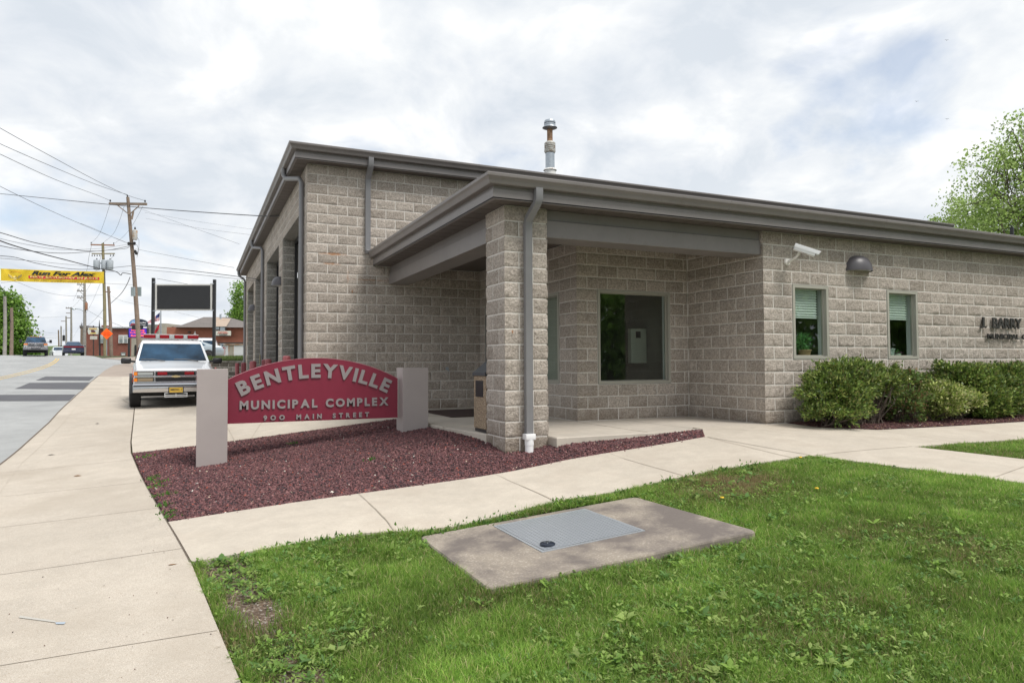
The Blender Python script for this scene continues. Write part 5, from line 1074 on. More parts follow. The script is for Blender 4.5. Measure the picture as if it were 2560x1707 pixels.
mb = MB(); mb.bbox(-.70,.70,-.275,.015,1.946,1.958,b=.005); mb.build('bar_cover', 'white', lb, local=True)
mb = MB()
for x in (-.55,.55): mb.box(x-.03,x+.03,-.2,-.06,1.78,1.816)
mb.build('bar_foot', BLK, lb, local=True)
# pickup coming over the crest
def veh_at(u, d, vb, rz, name, label, cat_):
    p = dep(u, vb, d); t = thing(name, label, cat_, tuple(p)); t.rotation_euler = (0,0,rz); ORG[t.name] = np.zeros(3); return t
PK = veh_at(89, 60, 889.5, math.radians(10), 'pickup_truck', 'large pickup truck with wide silver grille driving towards the camera at the road crest', 'pickup')
PK.scale = (.86,.86,.86); pk = mat('pickup_paint', (0.05,0.042,0.058), .3, coat=.3)
body_loft([(-2.9,.92,1.18,.62),(-2.8,.98,1.22,.58),(-1.5,1.0,1.32,.5),(3.0,1.0,1.32,.5)], 'body', pk, PK); house([(1.30,.90,.90,-1.5,1.2),(1.86,.74,.76,-.7,1.0),(1.93,.68,.7,-.5,.9)], 'cabin', pk, PK)
patch4((-.90,-1.5,1.30),(.90,-1.5,1.30),(.74,-.7,1.86),(-.74,-.7,1.86),.03,.97,.05,.95,.01,'windscreen',CG,PK)
mb = MB(); mb.bbox(-.62,.62,-2.98,-2.88,.88,1.20,b=.02); PCH = mat('pickup_chrome',(.33,.33,.35),.25,metal=1.0); gr = mb.build('grille', PCH, PK, local=True)
mb = MB()
for z in (.92,.99,1.06,1.13): mb.box(-.55,-.12,-2.99,-2.975,z,z+.03); mb.box(.12,.55,-2.99,-2.975,z,z+.03)
mb.build('grille_slot', BLK, PK, local=True)
mb = MB(); mb.bbox(-1.0,1.0,-3.05,-2.8,.55,.82,b=.03); mb.build('bumper', PCH, PK, local=True); mb = MB(); mb.box(-.4,.4,-3.06,-3.04,.62,.72); mb.build('bumper_opening', BLK, PK, local=True)
for sx in (-1,1):
    a, b = sorted((sx*.65,sx*.96)); mb = MB(); mb.bbox(a,b,-2.96,-2.85,.86,1.02,b=.01); mb.build('headlight', CLR, PK, local=True); mb = MB(); mb.bbox(a,b,-2.96,-2.85,1.03,1.14,b=.01); mb.build('indicator', AMB, PK, local=True)
    a, b = sorted((sx*1.12,sx*1.34)); mb = MB(); mb.bbox(a,b,-1.35,-1.2,1.28,1.60,b=.03); mb.tube([(sx*.95,-1.2,1.4),(sx*1.15,-1.25,1.42)], .03, 6); mb.build('door_mirror', BLK, PK, local=True)
mb = MB()
for x in (-.4,-.2,0,.2,.4): mb.bbox(x-.05,x+.05,-.55,-.40,1.92,1.97,b=.01)
mb.build('cab_light', AMB, PK, local=True)
wheels(PK, .88, (-2.0,1.9), .41, .28, CHR); mb = MB(); mb.box(-.8,.8,-2.6,2.8,.35,.6); mb.build('chassis', UNDER, PK, local=True)
# dark sedan seen from behind (front towards +y: turned by pi)
SD = veh_at(182.5, 71, 889.0, math.pi+math.radians(9), 'sedan', 'dark blue sedan seen from behind with a full-width red tail light', 'car')
nb = mat('navy_paint', (0.018,0.024,0.06), .2, coat=.7)
body_loft([(-2.5,.80,.70,.30),(-2.3,.90,.78,.25),(-1.2,.94,.92,.22),(1.2,.95,.98,.22),(2.3,.93,1.03,.25),(2.5,.88,1.0,.35)], 'body', nb, SD); house([(.95,.80,.76,-1.2,2.1),(1.38,.58,.56,-.3,1.0),(1.45,.50,.48,0,.7)], 'cabin', nb, SD)
patch4((.76,2.1,.95),(-.76,2.1,.95),(-.56,1.0,1.38),(.56,1.0,1.38),.04,.96,.05,.95,.01,'rear_window',CG,SD)
mb = MB(); mb.bbox(-.86,.86,2.48,2.53,.80,.90,b=.01); mb.build('tail_light', RED, SD, local=True); mb = MB(); mb.box(-.16,.16,2.505,2.52,.55,.68); mb.build('number_plate', 'white', SD, local=True)
mb = MB(); mb.bbox(-.9,.9,2.40,2.54,.32,.52,b=.03); mb.build('bumper', nb, SD, local=True)
for sx in (-1,1): a, b = sorted((sx*.95,sx*1.12)); mb = MB(); mb.bbox(a,b,-.9,-.78,.95,1.07,b=.02); mb.build('door_mirror', nb, SD, local=True)
wheels(SD, .82, (-1.6,1.5), .35, .22, MT['galv'])
# low white car beyond the crest
WC = veh_at(147, 92, 893.5, math.radians(14), 'sedan', 'low white car with only its roof showing beyond the crest', 'car')
body_loft([(-2.3,.82,.66,.25),(-1.0,.88,.88,.22),(2.2,.88,.92,.25)], 'body', WPT, WC); house([(.88,.80,.78,-1.0,2.0),(1.36,.60,.58,-.2,1.2),(1.42,.5,.5,0,1.0)], 'cabin', WPT, WC); patch4((-.80,-1.0,.88),(.80,-1.0,.88),(.60,-.2,1.36),(-.60,-.2,1.36),.04,.96,.1,.95,.01,'windscreen',CG,WC); wheels(WC, .78, (-1.5,1.4), .32, .2, MT['galv'])
# ---------------------------------------------------------------- raised lot with its retaining wall
P0, P1 = dep(415, 905, 32.5), dep(665, 905, 32.5); e_ = P1-P0; e_[2] = 0; LW = np.linalg.norm(e_); e_ /= LW; nrm = np.array([e_[1], -e_[0], 0]); nrm = nrm if np.dot(nrm, CAM-P0) > 0 else -nrm; bk = -nrm
MT['retain'] = block_mat('retaining_block', (0.10,0.092,0.078), (0.20,0.185,0.155), (0.33,0.31,0.27))
RW = thing('retaining_wall', 'weathered dark block retaining wall with pale coping below the raised lot', 'wall', (P0[0],P0[1],0))
WT = 1.10
block_wall('wall_face', RW, (P0[0],P0[1],0), e_, nrm, LW, -1, 5, (), cell=.10, rough=.035, m='retain', zoff=WT-5*CH, shift=.1)
block_wall('wall_return', RW, (P0[0],P0[1],0), bk, -e_, 3.0, -1, 5, (), cell=.14, rough=.035, m='retain', zoff=WT-5*CH)
mb = MB(); ang = math.atan2(e_[1], e_[0]); Rw = Matrix.Translation(Vector((P0[0],P0[1],0)))@Matrix.Rotation(ang,4,'Z'); k = 0; x = -.05
while x < LW: mb.bbox(x+.005,x+.60,-.06,.32,WT+.004,WT+.10,b=.012,R=Rw,seg=1); x += .605
mb.build('coping', mat('coping_stone',(0.30,0.285,0.25),.9,dirt=(3,.45,.65,(.12,.11,.09)),bump=(30,.5,.01)), RW)
def lotp(s, t, z): p = P0+e_*s+bk*t; return (p[0], p[1], z)
mb = MB(); mb.add([lotp(-.0,.3,WT+.06),lotp(LW,.3,WT+.06),lotp(LW,4.6,1.40),lotp(-.0,4.6,1.40)],[(0,1,2,3)]); mb.add([lotp(-.0,.3,WT+.06),lotp(-.0,4.6,1.40),lotp(-.0,4.6,0),lotp(-.0,.3,0)],[(0,1,2,3)]); o = mb.build('verge', 'lawnbase'); tag(o, kind='structure')
mb = MB(); mb.add([lotp(-.0,4.6,1.41),lotp(LW+20,4.6,1.41),lotp(LW+30,70,.95),lotp(-12,70,1.6),lotp(-8,20,1.45)],[(0,1,2,3,4)]); mb.add([lotp(-.0,4.6,1.41),lotp(-8,20,1.45),lotp(-8,20,0),lotp(-.0,4.6,0)],[(0,1,2,3)]); o = mb.build('parking_lot', 'tan'); tag(o, kind='structure')
g = np.random.default_rng(91); n = 26000; ss, tt = g.random(n)*LW, .3+4.3*g.random(n); P3 = P0[None]+e_[None]*ss[:,None]+bk[None]*tt[:,None]; P3[:,2] = WT+.06+(tt-.3)/4.3*(1.40-WT-.06)
ax = np.c_[g.normal(size=(n,2))*.35, np.ones(n)]; ax /= np.linalg.norm(ax,axis=1)[:,None]; v, f, c = leafq(P3, ax, .07+.09*g.random(n), .022*np.ones(n), g, [(.11,.19,.045),(.16,.24,.06),(.09,.15,.04),(.26,.24,.12)]); o = from_np('verge_grass', v, f, LEAF, None, c); tag(o, 'rough green grass along the top of the retaining wall', 'grass', None, 'stuff')
# coupe and white suv on the lot
CP_ = veh_at(473, 48, 900, math.radians(90-29), 'coupe', 'silver coupe parked side-on behind the big blank sign post', 'car'); CP_.rotation_euler = (0,0,math.radians(-96)); 
sv = mat('silver_paint', (0.36,0.42,0.46), .22, metal=.35, coat=.6)
body_loft([(-2.25,.78,.62,.25),(-2.0,.86,.70,.2),(-.9,.90,.90,.2),(.6,.91,.97,.2),(1.5,.91,1.02,.22),(2.1,.88,.98,.28),(2.28,.80,.88,.36)], 'body', sv, CP_, sm=50)
house([(.88,.80,.74,-1.1,2.0),(1.24,.60,.56,-.1,1.0),(1.32,.50,.48,.15,.7)], 'cabin', sv, CP_, sm=40)
for sx in (-1,1): patch4((sx*.80,-1.1,.88),(sx*.74,2.0,.88),(sx*.56,1.0,1.24),(sx*.60,-.1,1.24),.12,.78,.12,.88,.008*sx,'side_window',CG,CP_,cut=.1)
mb = MB(); mb.bbox(-.80,.80,2.20,2.29,.80,.90,b=.02); mb.build('tail_light', RED, CP_, local=True); mb = MB(); mb.bbox(-.70,.70,2.0,2.3,1.10,1.13,b=.01); mb.box(-.6,-.55,2.05,2.15,.99,1.1); mb.box(.55,.6,2.05,2.15,.99,1.1); mb.build('spoiler', sv, CP_, local=True)
for sx in (-1,1):
    for yw in (-1.4,1.3): mb = MB(); mb.prism([(yw+math.cos(math.pi*i/12)*.385, .33+math.sin(math.pi*i/12)*.375) for i in range(13)], lambda p: (sx*.84,p[0],p[1]), lambda p: (sx*.913,p[0],p[1])); mb.build('wheel_well', UNDER, CP_, local=True)
wheels(CP_, .83, (-1.4,1.3), .33, .2, mat('alloy_rim',(0.7,0.7,0.72),.25,metal=.7))
WS = veh_at(468, 58, 900, 0, 'parked_suv', 'white suv with dark side windows parked behind the silver coupe', 'suv'); WS.rotation_euler = (0,0,math.radians(-95))
body_loft([(-2.4,.85,.95,.4),(-2.2,.93,1.05,.35),(2.3,.95,1.15,.35),(2.45,.9,1.1,.42)], 'body', WPT, WS); house([(1.12,.88,.86,-1.3,2.42),(1.70,.74,.74,-.5,2.2),(1.78,.66,.66,-.3,2.1)], 'cabin', WPT, WS)
for sx in (-1,1):
    for a,b in ((.10,.34),(.37,.62),(.66,.94)): patch4((sx*.88,-1.3,1.12),(sx*.86,2.42,1.12),(sx*.74,2.2,1.70),(sx*.74,-.5,1.70),a,b,.10,.88,.008*sx,'side_window',CG,WS)
mb = MB(); mb.tube([(-.6,-.2,1.84),(-.6,2.0,1.84)], .02, 6); mb.tube([(.6,-.2,1.84),(.6,2.0,1.84)], .02, 6); mb.build('roof_rail', 'galv', WS, local=True); mb = MB(); mb.bbox(-.92,-.7,2.40,2.47,.85,1.1,b=.01); mb.bbox(.7,.92,2.40,2.47,.85,1.1,b=.01); mb.build('tail_light', RED, WS, local=True); wheels(WS, .84, (-1.5,1.5), .37, .24, MT['galv'])
# ---------------------------------------------------------------- signs on the lot
def at2(u, v, d): return tuple(dep(u, v, d))
BS = thing('message_board', 'large blank black message board in a white frame between two tall dark posts', 'sign', at2(458,891,36)); d = 36
X_ = cR0.copy(); Rb = lambda u, v, dd=d: Vector(dep(u, v, dd))
for (u, vt, vb) in ((381.3,694.4,893),(534.7,698.5,894)):
    a, b = Rb(u, vb), Rb(u, vt); mb = MB(); w = .066
    mb.box(-w,w,-w,w,-.3,(b-a).length,R=Matrix.Translation(a)@Matrix.Rotation(-YAW,4,'Z')); mb.build('post', 'black', BS)
def board(u0,v0,u1,v1,d,th,name,m,parent,off=0.0):
    A, B, C, D = (Vector(dep(*q,d-off)) for q in ((u0,v1),(u1,v1),(u1,v0),(u0,v0))); n = (B-A).cross(D-A).normalized()
    if n.dot(Vector(CAM)-A) < 0: n = -n
    mb = MB(); mb.add([A,B,C,D,A-n*th,B-n*th,C-n*th,D-n*th],[(0,1,2,3),(4,7,6,5),(0,4,5,1),(1,5,6,2),(2,6,7,3),(3,7,4,0)]); return mb.build(name, m, parent)
fr_ = mat('board_frame', (0.62,0.61,0.58), .6)
board(388,710.3,529.5,776,d,.18,'board_frame',fr_,BS); board(392.5,713.6,525.2,772.6,d,.02,'board_face',mat('board_black',(0.020,0.021,0.024),.55,var=[(.8,.2)],bump=(6,.2,.01)),BS,.02)
mb = MB()
for i in range(24):
    v = 715+i*2.4; a, b = Rb(392.5,v,d-.024), Rb(525.2,v,d-.024); mb.add([a,b,b+Vector((0,0,.014)),a+Vector((0,0,.014))],[(0,1,2,3)])
mb.build('letter_rail', mat('rail_dark',(0.045,0.046,0.05),.4), BS)
mb = MB()
for (u,v) in ((386,706),(386,777),(530,709),(530,776)): mb.tube([Rb(u-4 if u<400 else u+5,v,d), Rb(u+4 if u<400 else u-4,v,d)], .02, 6)
mb.build('bracket', 'galv', BS)
d = 62
LS = thing('led_sign', 'arched station sign over a purple led screen with orange words', 'sign', at2(345,888,d))
for u in (322.5, 364): mb = MB(); a, b = Rb(u,890,d), Rb(u,846,d); mb.tube([a-Vector((0,0,.5)),b], .095, 8); mb.build('post', 'black', LS)
board(319,820,368,844,d,.3,'screen_case','black',LS); sc_ = board(322,821.5,366,842.5,d,.02,'led_screen',mat('led_purple',(0.05,0.02,0.25),.5,emit=((0.055,0.025,0.42),.75)),LS,.03)
led = mat('led_orange',(0.8,0.1,0.03),.5,emit=((1.0,0.13,0.03),.95)); mb = MB(); Xs = Rb(366,830,d)-Rb(322,830,d); Xs.normalize()
for s, v, w in (('Welcome',825.3,34),('To Bentleyville',832,39),('Route 88',838.8,33)):
    wd = (Rb(344+w/2,v,d)-Rb(344-w/2,v,d)).length; t = text_mesh(s,1,bold=.03,depth=.01,width=wd); hh = t[0][:,1].max()-t[0][:,1].min(); t[0][:,1] *= (4.6*d/F_PX)/hh; place_text(mb, t, Rb(344,v,d-.045), Xs, (0,0,1))
mb.build('led_words', led, sc_)
A_ = [(323,816.5),(366,816.5),(366,806),(361,800.5),(352,797.5),(344,796.8),(336,797.5),(328,800.5),(323,806)]
def polyboard(pts, d, th, name, m, parent, off=0.0):
    q = [Vector(dep(u,v,d-off)) for u,v in pts]; n = Vector((-cF[0],-cF[1],0)).normalized(); mb = MB(); k = len(q); mb.add(q+[p-n*th for p in q],[tuple(range(k)),tuple(range(k,2*k))[::-1]]+[(i,(i+1)%k,(i+1)%k+k,i+k) for i in range(k)]); return mb.build(name, m, parent)
polyboard(A_, d, .3, 'arch_case', mat('arch_navy',(0.025,0.035,0.06),.4), LS)
polyboard([(324.2,815.3),(343,815.3),(343,798.2),(336,798.9),(329,801.5),(324.2,806.5)], d, .02, 'arch_picture', mat('arch_sky',(0.25,0.45,0.75),.4), LS, .02)
polyboard([(325,814.6),(339,814.6),(337,808.5),(327,808.5)], d, .02, 'arch_engine', mat('arch_red',(0.35,0.05,0.08),.4), LS, .035)
mb = MB(); 
for s, v, u0, u1 in (('Bentleyville',806.8,330,364.5),('Fire Dept',812.5,344.5,364)):
    wd = (Rb(u1,v,d)-Rb(u0,v,d)).length; t = text_mesh(s,1,bold=.03,depth=.01,width=wd); hh = t[0][:,1].max()-t[0][:,1].min(); t[0][:,1] *= (4.2*d/F_PX)/hh; place_text(mb, t, Rb((u0+u1)/2,v,d-.05), Xs, (0,0,1))
mb.build('lettering', 'white', LS)
mb = MB(); mb.box(-.45,.45,-.12,.12,-.2,.2,R=Matrix.Translation(Rb(344,818.2,d))@Matrix.Rotation(-YAW,4,'Z')); mb.build('neck', 'black', LS)
# flagpole with two flags
d = 66; FP = thing('flagpole', 'slim grey flagpole between the message board posts', 'flagpole', at2(402,889,d)); mb = MB(); mb.tube([Rb(402,892,d),Rb(402,745,d)], [.08,.045], 8); mb.build('pole', 'galv', FP, smooth=50)
def flag(pts_top, pts_bot, d, name, label, cols):
    """pts: px along top and bottom edges, from the pole outwards"""
    n = 14; m_ = 13; V = []; T_ = lambda P, t: (np.interp(t, np.linspace(0,1,len(P)), [p[0] for p in P]), np.interp(t, np.linspace(0,1,len(P)), [p[1] for p in P]))
    for j in range(m_+1):
        for i in range(n+1):
            t = i/n; a, b = T_(pts_top,t), T_(pts_bot,t); s = j/m_; V.append(dep(a[0]*(1-s)+b[0]*s, a[1]*(1-s)+b[1]*s, d+.12*math.sin(t*9+s*2)))
    Fc = [(j*(n+1)+i,j*(n+1)+i+1,(j+1)*(n+1)+i+1,(j+1)*(n+1)+i) for j in range(m_) for i in range(n)]; mi = [cols(i/n,j/m_) for j in range(m_) for i in range(n)]
    mb = MB(); mb.add([tuple(v) for v in V], Fc); mb.m = mi; o = mb.build(name, [mat('flag_red',(.55,.03,.05),.7,trans=.3),mat('flag_white',(.75,.75,.78),.7,trans=.3),mat('flag_blue',(.03,.04,.16),.7,trans=.2)]); o.data.polygons.foreach_set('material_index', mi); tag(o, label, 'flag', None); return o
flag([(399.5,781),(392,787),(383,795),(366.5,806)], [(399,801.5),(392,803),(383,806),(366,809.5)], d, 'flag', 'striped flag with a blue canton blowing from the flagpole', lambda t, s: 2 if (t < .42 and s < .52) else (0 if int(s*13) % 2 == 0 else 1))
flag([(398,809),(395,814),(391,820),(386,829)], [(397.5,822),(395,826),(391,832),(387.5,834)], d, 'flag', 'plain red flag hanging below the striped flag', lambda t, s: 0)
# orange diamond, business sign, thin dark post
d = 61; OD = thing('road_work_sign', 'bright orange diamond warning sign in front of the brick building', 'sign', at2(267,888,d))
polyboard([(252,834.2),(266.5,848.5),(282,834.2),(266.5,820.5)], d, .03, 'diamond_panel', mat('orange_fluorescent',(1.0,0.13,0.01),.6,emit=((1.0,.12,.0),.25)), OD)
mb = MB(); mb.tube([Rb(267,889,d+.06),Rb(267,822,d+.06)], .035, 6); mb.build('post', 'galv', OD)
mb = MB()
for v, w in ((831.5,15),(836.5,17)): wd = (Rb(267+w/2,v,d)-Rb(267-w/2,v,d)).length; t = text_mesh('ROAD' if v < 833 else 'WORK AHEAD',1,bold=.02,depth=.01,width=wd); hh = t[0][:,1].max()-t[0][:,1].min(); t[0][:,1] *= (2.6*d/F_PX)/hh; place_text(mb, t, Rb(267,v,d-.03), Xs, (0,0,1))
mb.build('lettering', mat('orange_dark',(0.75,.09,.01),.6), OD)
d = 84; BSN = thing('business_sign', 'cream barrel-shaped business sign with yellow bands on a thin dark pole', 'sign', at2(233.5,889,d))
cream = mat('cream_sign', (0.72,0.72,0.64), .6); polyboard([(221,835.5),(243.5,835.5),(245,827),(244.6,822),(243,819.3),(221.5,819.3),(219.4,824),(219.2,829)], d, .2, 'sign_panel', cream, BSN)
board(222.8,820.6,241.6,823.2,d,.02,'upper_band',mat('band_yellow',(0.80,0.50,0.12),.6),BSN,.03); board(225.5,832,240,834,d,.02,'lower_band',mat('band_gold',(0.85,0.60,0.03),.6),BSN,.03)
polyboard([(229,831),(238,831),(238,828),(235.5,826.5),(235,825),(230,824.5),(227,825.5),(228,828)], d, .02, 'sign_emblem', mat('emblem_maroon',(0.14,0.05,0.06),.6), BSN, .035)
board(225,840.3,242,843.6,d,.1,'small_panel',cream,BSN); board(225,844.6,242,848,d,.1,'small_panel',cream,BSN); mb = MB(); mb.tube([Rb(233.7,890,d+.1),Rb(233.7,814,d+.1)], .07, 8); mb.build('post', mat('post_brown',(.06,.035,.03),.6), BSN)
d = 78; TP = thing('thin_mast', 'thin dark metal mast left of the orange diamond sign', 'mast', at2(249.5,889,d)); mb = MB(); mb.tube([Rb(249.8,890,d),Rb(248.5,816,d),Rb(248.3,800,d)], [.09,.07,.02], 8); mb.build('mast_tube', 'black', TP)
# ---------------------------------------------------------------- far buildings
BRM = mat('red_brick', (0.265,0.100,0.075), .9, var=[(.8,.14),(5,.10)], bump=(8,.4,.02)); brick2 = mat('orange_brick', (0.36,0.135,0.088), .9, var=[(.5,.1),(4,.08)]); beige = mat('beige_block', (0.42,0.385,0.32), .9, var=(1,.08)); roofg = mat('grey_shingle', (0.165,0.145,0.135), .95, var=[(1,.12),(8,.2)])
d = 112
def slab3(u0,u1,vt,vb,d,th,name,m,parent,dz=0):
    """upright block whose front face fills the given pixels at depth d, th metres deep"""
    A, B = Vector(dep(u0,vb,d)), Vector(dep(u1,vb,d)); zt = dep((u0+u1)/2,vt,d)[2]; z0 = min(A.z,B.z)-dz; n = (B-A); n.z = 0; n.normalize(); bkv = Vector((-n.y,n.x,0)); 
    if bkv.dot(Vector((A.x-CAM[0],A.y-CAM[1],0))) < 0: bkv = -bkv
    mb = MB(); q = [Vector((A.x,A.y,z0)),Vector((B.x,B.y,z0)),Vector((B.x,B.y,zt)),Vector((A.x,A.y,zt))]; mb.add(q+[p+bkv*th for p in q],[(0,1,2,3),(4,7,6,5),(0,4,5,1),(1,5,6,2),(2,6,7,3),(3,7,4,0)]); return mb.build(name, m, parent)
BB = thing('brick_shop', 'flat-roofed red brick building with white sash windows at the crest of the street', 'building', at2(265,889,d))
slab3(214,322,820,889,d,12,'side_wall',BRM,BB,dz=2)
A, B = Vector(dep(214,889,d)), Vector(dep(200,889,d+9)); 
mb = MB(); zt = dep(214,818,d)[2]; z0 = A.z-2; mb.add([(A.x,A.y,z0),(B.x,B.y,z0),(B.x,B.y,zt+.3),(A.x,A.y,zt+.3),(A.x+.2,A.y+3,z0),(B.x+.2,B.y+3,z0),(B.x+.2,B.y+3,zt),(A.x+.2,A.y+3,zt)],[(0,1,2,3),(4,7,6,5),(3,2,6,7),(1,5,6,2)]); mb.build('shop_front', mat('tan_brick',(0.36,0.25,0.18),.9), BB)
slab3(199,218,814,821,d-.2,10,'cornice',mat('cornice_grey',(0.16,0.13,0.12),.9),BB); slab3(214,323,817.5,820.6,d-.15,12.5,'parapet_cap',mat('cap_grey',(0.40,0.42,0.45),.7),BB); slab3(253.5,262.5,813,818.5,d+3,1.5,'chimney',BRM,BB)
for (a,b) in ((247,260),(296,320)):
    w = slab3(a,b,837.3,857.6,d-.12,.1,'window',MT['white'],BB); k = [(a+2.5,b-2)] if b-a < 15 else [(a+2,a+10.2),(a+14.5,b-2.2)]
    for p,q in k: slab3(p,q,839.3,847.6,d-.15,.02,'pane',mat('curtain',(0.50,0.52,0.50),.6),w); slab3(p,q,848.4,855.8,d-.15,.02,'pane',mat('pane_grey',(0.30,0.33,0.34),.3),w)
w = slab3(302,313,880.5,888.5,d-.12,.1,'basement_window',mat('glass_block',(0.25,0.28,0.27),.4),BB); slab3(304,312,884.5,888,d-.16,.02,'vent_frame',MT['white'],w)
BG = thing('beige_annex', 'beige block building with stepped parapet behind the led sign', 'building', at2(360,889,100))
slab3(328,358,845,889,100,8,'wall',beige,BG,dz=2); slab3(366,395,811,889,104,8,'rear_wall',mat('grey_block',(0.25,0.23,0.20),.9),BG,dz=2); slab3(396,415,808,889,96,6,'stepped_wall',beige,BG,dz=2); slab3(413,421,831,889,95,6,'stepped_wall',beige,BG,dz=2)
slab3(336,342,862,889,99.9,.1,'doorway',MT['black'],BG)
d = 84; AB = thing('auto_body_shop', 'long orange brick garage with grey hipped roof and white overhead doors', 'building', at2(520,890,d))
slab3(416,640,817,889,d,14,'wall',brick2,AB,dz=2); slab3(540,640,855.2,858.8,d-1.2,.4,'eave_band',mat('eave_brown',(.07,.05,.045),.8),AB)
mb = MB(); R2 = [Vector(dep(u,v,dd)) for u,v,dd in ((441,818,d-.6),(645,818.5,d-.6),(600,806,d+7),(572,793,d+9),(509,792.5,d+8),(470,806,d+8))]
mb.add([R2[0],R2[1],R2[3],R2[4]],[(0,1,2,3)]); mb.add([R2[0],R2[4],Vector(dep(455,812,d+16)),Vector(dep(430,816,d+14))],[(0,1,2,3)]); mb.add([R2[1],Vector(dep(650,815,d+14)),R2[3]],[(0,1,2)]); mb.build('roof', roofg, AB)
mb = MB(); mb.add([Vector(dep(u,v,d+dd)) for u,v,dd in ((532,816,-.8),(566,816,-.8),(577,797,7),(538,793,7))],[(0,1,2,3)]); mb.build('roof_patch', mat('rusty_beige_roof',(0.42,0.33,0.26),.9,dirt=(.5,.5,.7,(.28,.17,.11))), AB)
slab3(536,548,816,824,d-.6,.5,'roof_duct',MT['galv'],AB); slab3(550,562,817,826,d-.7,.5,'roof_duct',MT['galv'],AB); mb = MB(); a = Rb(552,800,d+6); b = Rb(551,787,d+6); mb.tube([a,b],.12,8); mb.tube([b,Rb(549,784,d+6)],.05,6); mb.tube([b,Rb(554,785,d+6)],.05,6); mb.build('roof_vent','galv',AB)
for a,b in ((530,570.5),(584.5,628)):
    dr_ = slab3(a,b,862.5,893,d-.1,.1,'overhead_door',MT['white'],AB,dz=.6); slab3(a+25,a+33.5,876,878,d-.14,.02,'door_slot','black' and MT['black'],dr_)
mb = MB(); rst = mat('rust_frame',(0.42,0.24,0.14),.8,dirt=(1,.45,.6,(.5,.47,.42)))
slab3(528,640,858.8,862.3,d-.13,.1,'door_header',rst,AB); slab3(570.7,573,862.3,893,d-.13,.1,'door_post',rst,AB); slab3(573,582,862.3,893,d-.1,.1,'door_pier',beige,AB); slab3(582,584.4,862.3,893,d-.13,.1,'door_post',rst,AB)
ws_ = slab3(539,575,827,838.5,d-1.0,.3,'shop_sign',cream,AB); slab3(539,574.5,838.6,839.8,d-1.02,.3,'sign_base','black' and MT['black'],AB)
mb = MB()
for s, v, w_ in (("RONNIE'S",829.8,22),('AUTO BODY',832.8,28)): wd = w_*(d-1)/F_PX; t = text_mesh(s,1,bold=.02,depth=.01,width=wd); hh = t[0][:,1].max()-t[0][:,1].min(); t[0][:,1] *= (2.3*(d-1)/F_PX)/hh; place_text(mb, t, Rb(557,v,d-1.04), Xs, (0,0,1))
mb.build('lettering', mat('sign_red',(.60,.08,.04),.6), ws_); slab3(548,568,835.0,836.6,d-1.05,.02,'phone_line',MT['black'],ws_)
slab3(469,476,828.5,831.5,d-.2,.15,'wall_lamp',MT['black'],AB); mb = MB(); c_ = Rb(487.5,834.5,d-.25); mb.lathe([(.18,-.05),(.18,.02),(.05,.03),(.05,.28),(.02,.33)], tuple(c_), 12); mb.build('wall_vent', 'white', AB)
# small awning and dish on the street front
mb = MB(); mb.lathe([(.0,-.1),(.35,.0),(.42,.1)], tuple(Rb(203.5,813,111)), 14, 'x'); mb.build('satellite_dish', mat('dish_grey',(.25,.25,.27),.5), BB)
# ---------------------------------------------------------------- utility poles
def pole(u0,v0,u1,v1,d,r0,r1,label,m='wood',extra=0.0):
    a, b = Vector(dep(u0,v0,d)), Vector(dep(u1,v1,d)); t = thing('utility_pole', label, 'utility pole', (a.x,a.y,a.z-1), group='wooden utility poles along the street'); mb = MB(); dn = (a-b).normalized()
    mb.tube([a+dn*(1+extra), (a+b)/2+Vector((.04,.03,0)), b], [r0,(r0+r1)/2,r1], 12); mb.build('pole_shaft', m, t, smooth=50); return t
def arm(t, u0,u1,v,d,m='wood',h=.10,pins=(),down=False,dv=0.0):
    a, b = Vector(dep(u0,v,d)), Vector(dep(u1,v+dv,d)); mb = MB(); mb.rect_tube([a,b], h, h*.8, (0,0,1)); o = mb.build('crossarm', m, t)
    if pins:
        for u in pins:
            p = Vector(dep(u,v+dv*(u-u0)/(u1-u0+1e-9),d)); s = -1 if down else 1; mb = MB(); mb.tube([p,p+Vector((0,0,s*.16))],.012,6); q = p+Vector((0,0,s*.2)); mb.lathe([(.02,-.07),(.055,-.04),(.05,.0),(.055,.03),(.02,.07)], tuple(q), 8); mb.build('insulator', MT['black'], o)
    return o
def xf(t, u, v, d, s=1.0, w=.2, h=.62, m=None):
    c = dep(u, v, d); mb = MB(); mb.lathe([(w*.9,-h/2),(w,-h/2+.05),(w,h/2-.05),(w*.95,h/2),(w*.5,h/2+.05)], tuple(c), 14); o = mb.build('transformer', m or mat('transformer_grey',(0.42,0.46,0.50),.5), t, smooth=40)
    mb = MB(); mb.lathe([(.04,h/2+.02),(.06,h/2+.1),(.03,h/2+.22)], tuple(c), 8); mb.build('bushing', MT['black'], o); return o
A3 = lambda x, y: (x/3.675, 300+y/3.675); C1 = lambda x, y: (x/3.921, 560+y/3.921); C2 = lambda x, y: (240+x/3.92, 560+y/3.92)
PA = pole(349,892,319.5,493,45,.155,.095,'tall leaning brown pole with a wide crossarm behind the rescue suv')
arm(PA, 273,367,509.5,45,'wood',.15,pins=(275.5,362.5),dv=1.0); mb = MB()
for (x0,y0,x1,y1) in ((1080,785,1185,868),(1278,788,1190,868)): mb.rect_tube([Vector(dep(*A3(x0,y0),44.9)),Vector(dep(*A3(x1,y1),44.9))], .07,.05,(0,0,1))
mb.tube([Vector(dep(*A3(1225,840),44.85)),Vector(dep(*A3(1210,915),44.85))], .06, 8); mb.build('arm_brace','wood',PA); mb = MB(); mb.tube([Vector(dep(319,493,45)),Vector(dep(318,488,45))],.04,8); mb.build('top_pin','black',PA)
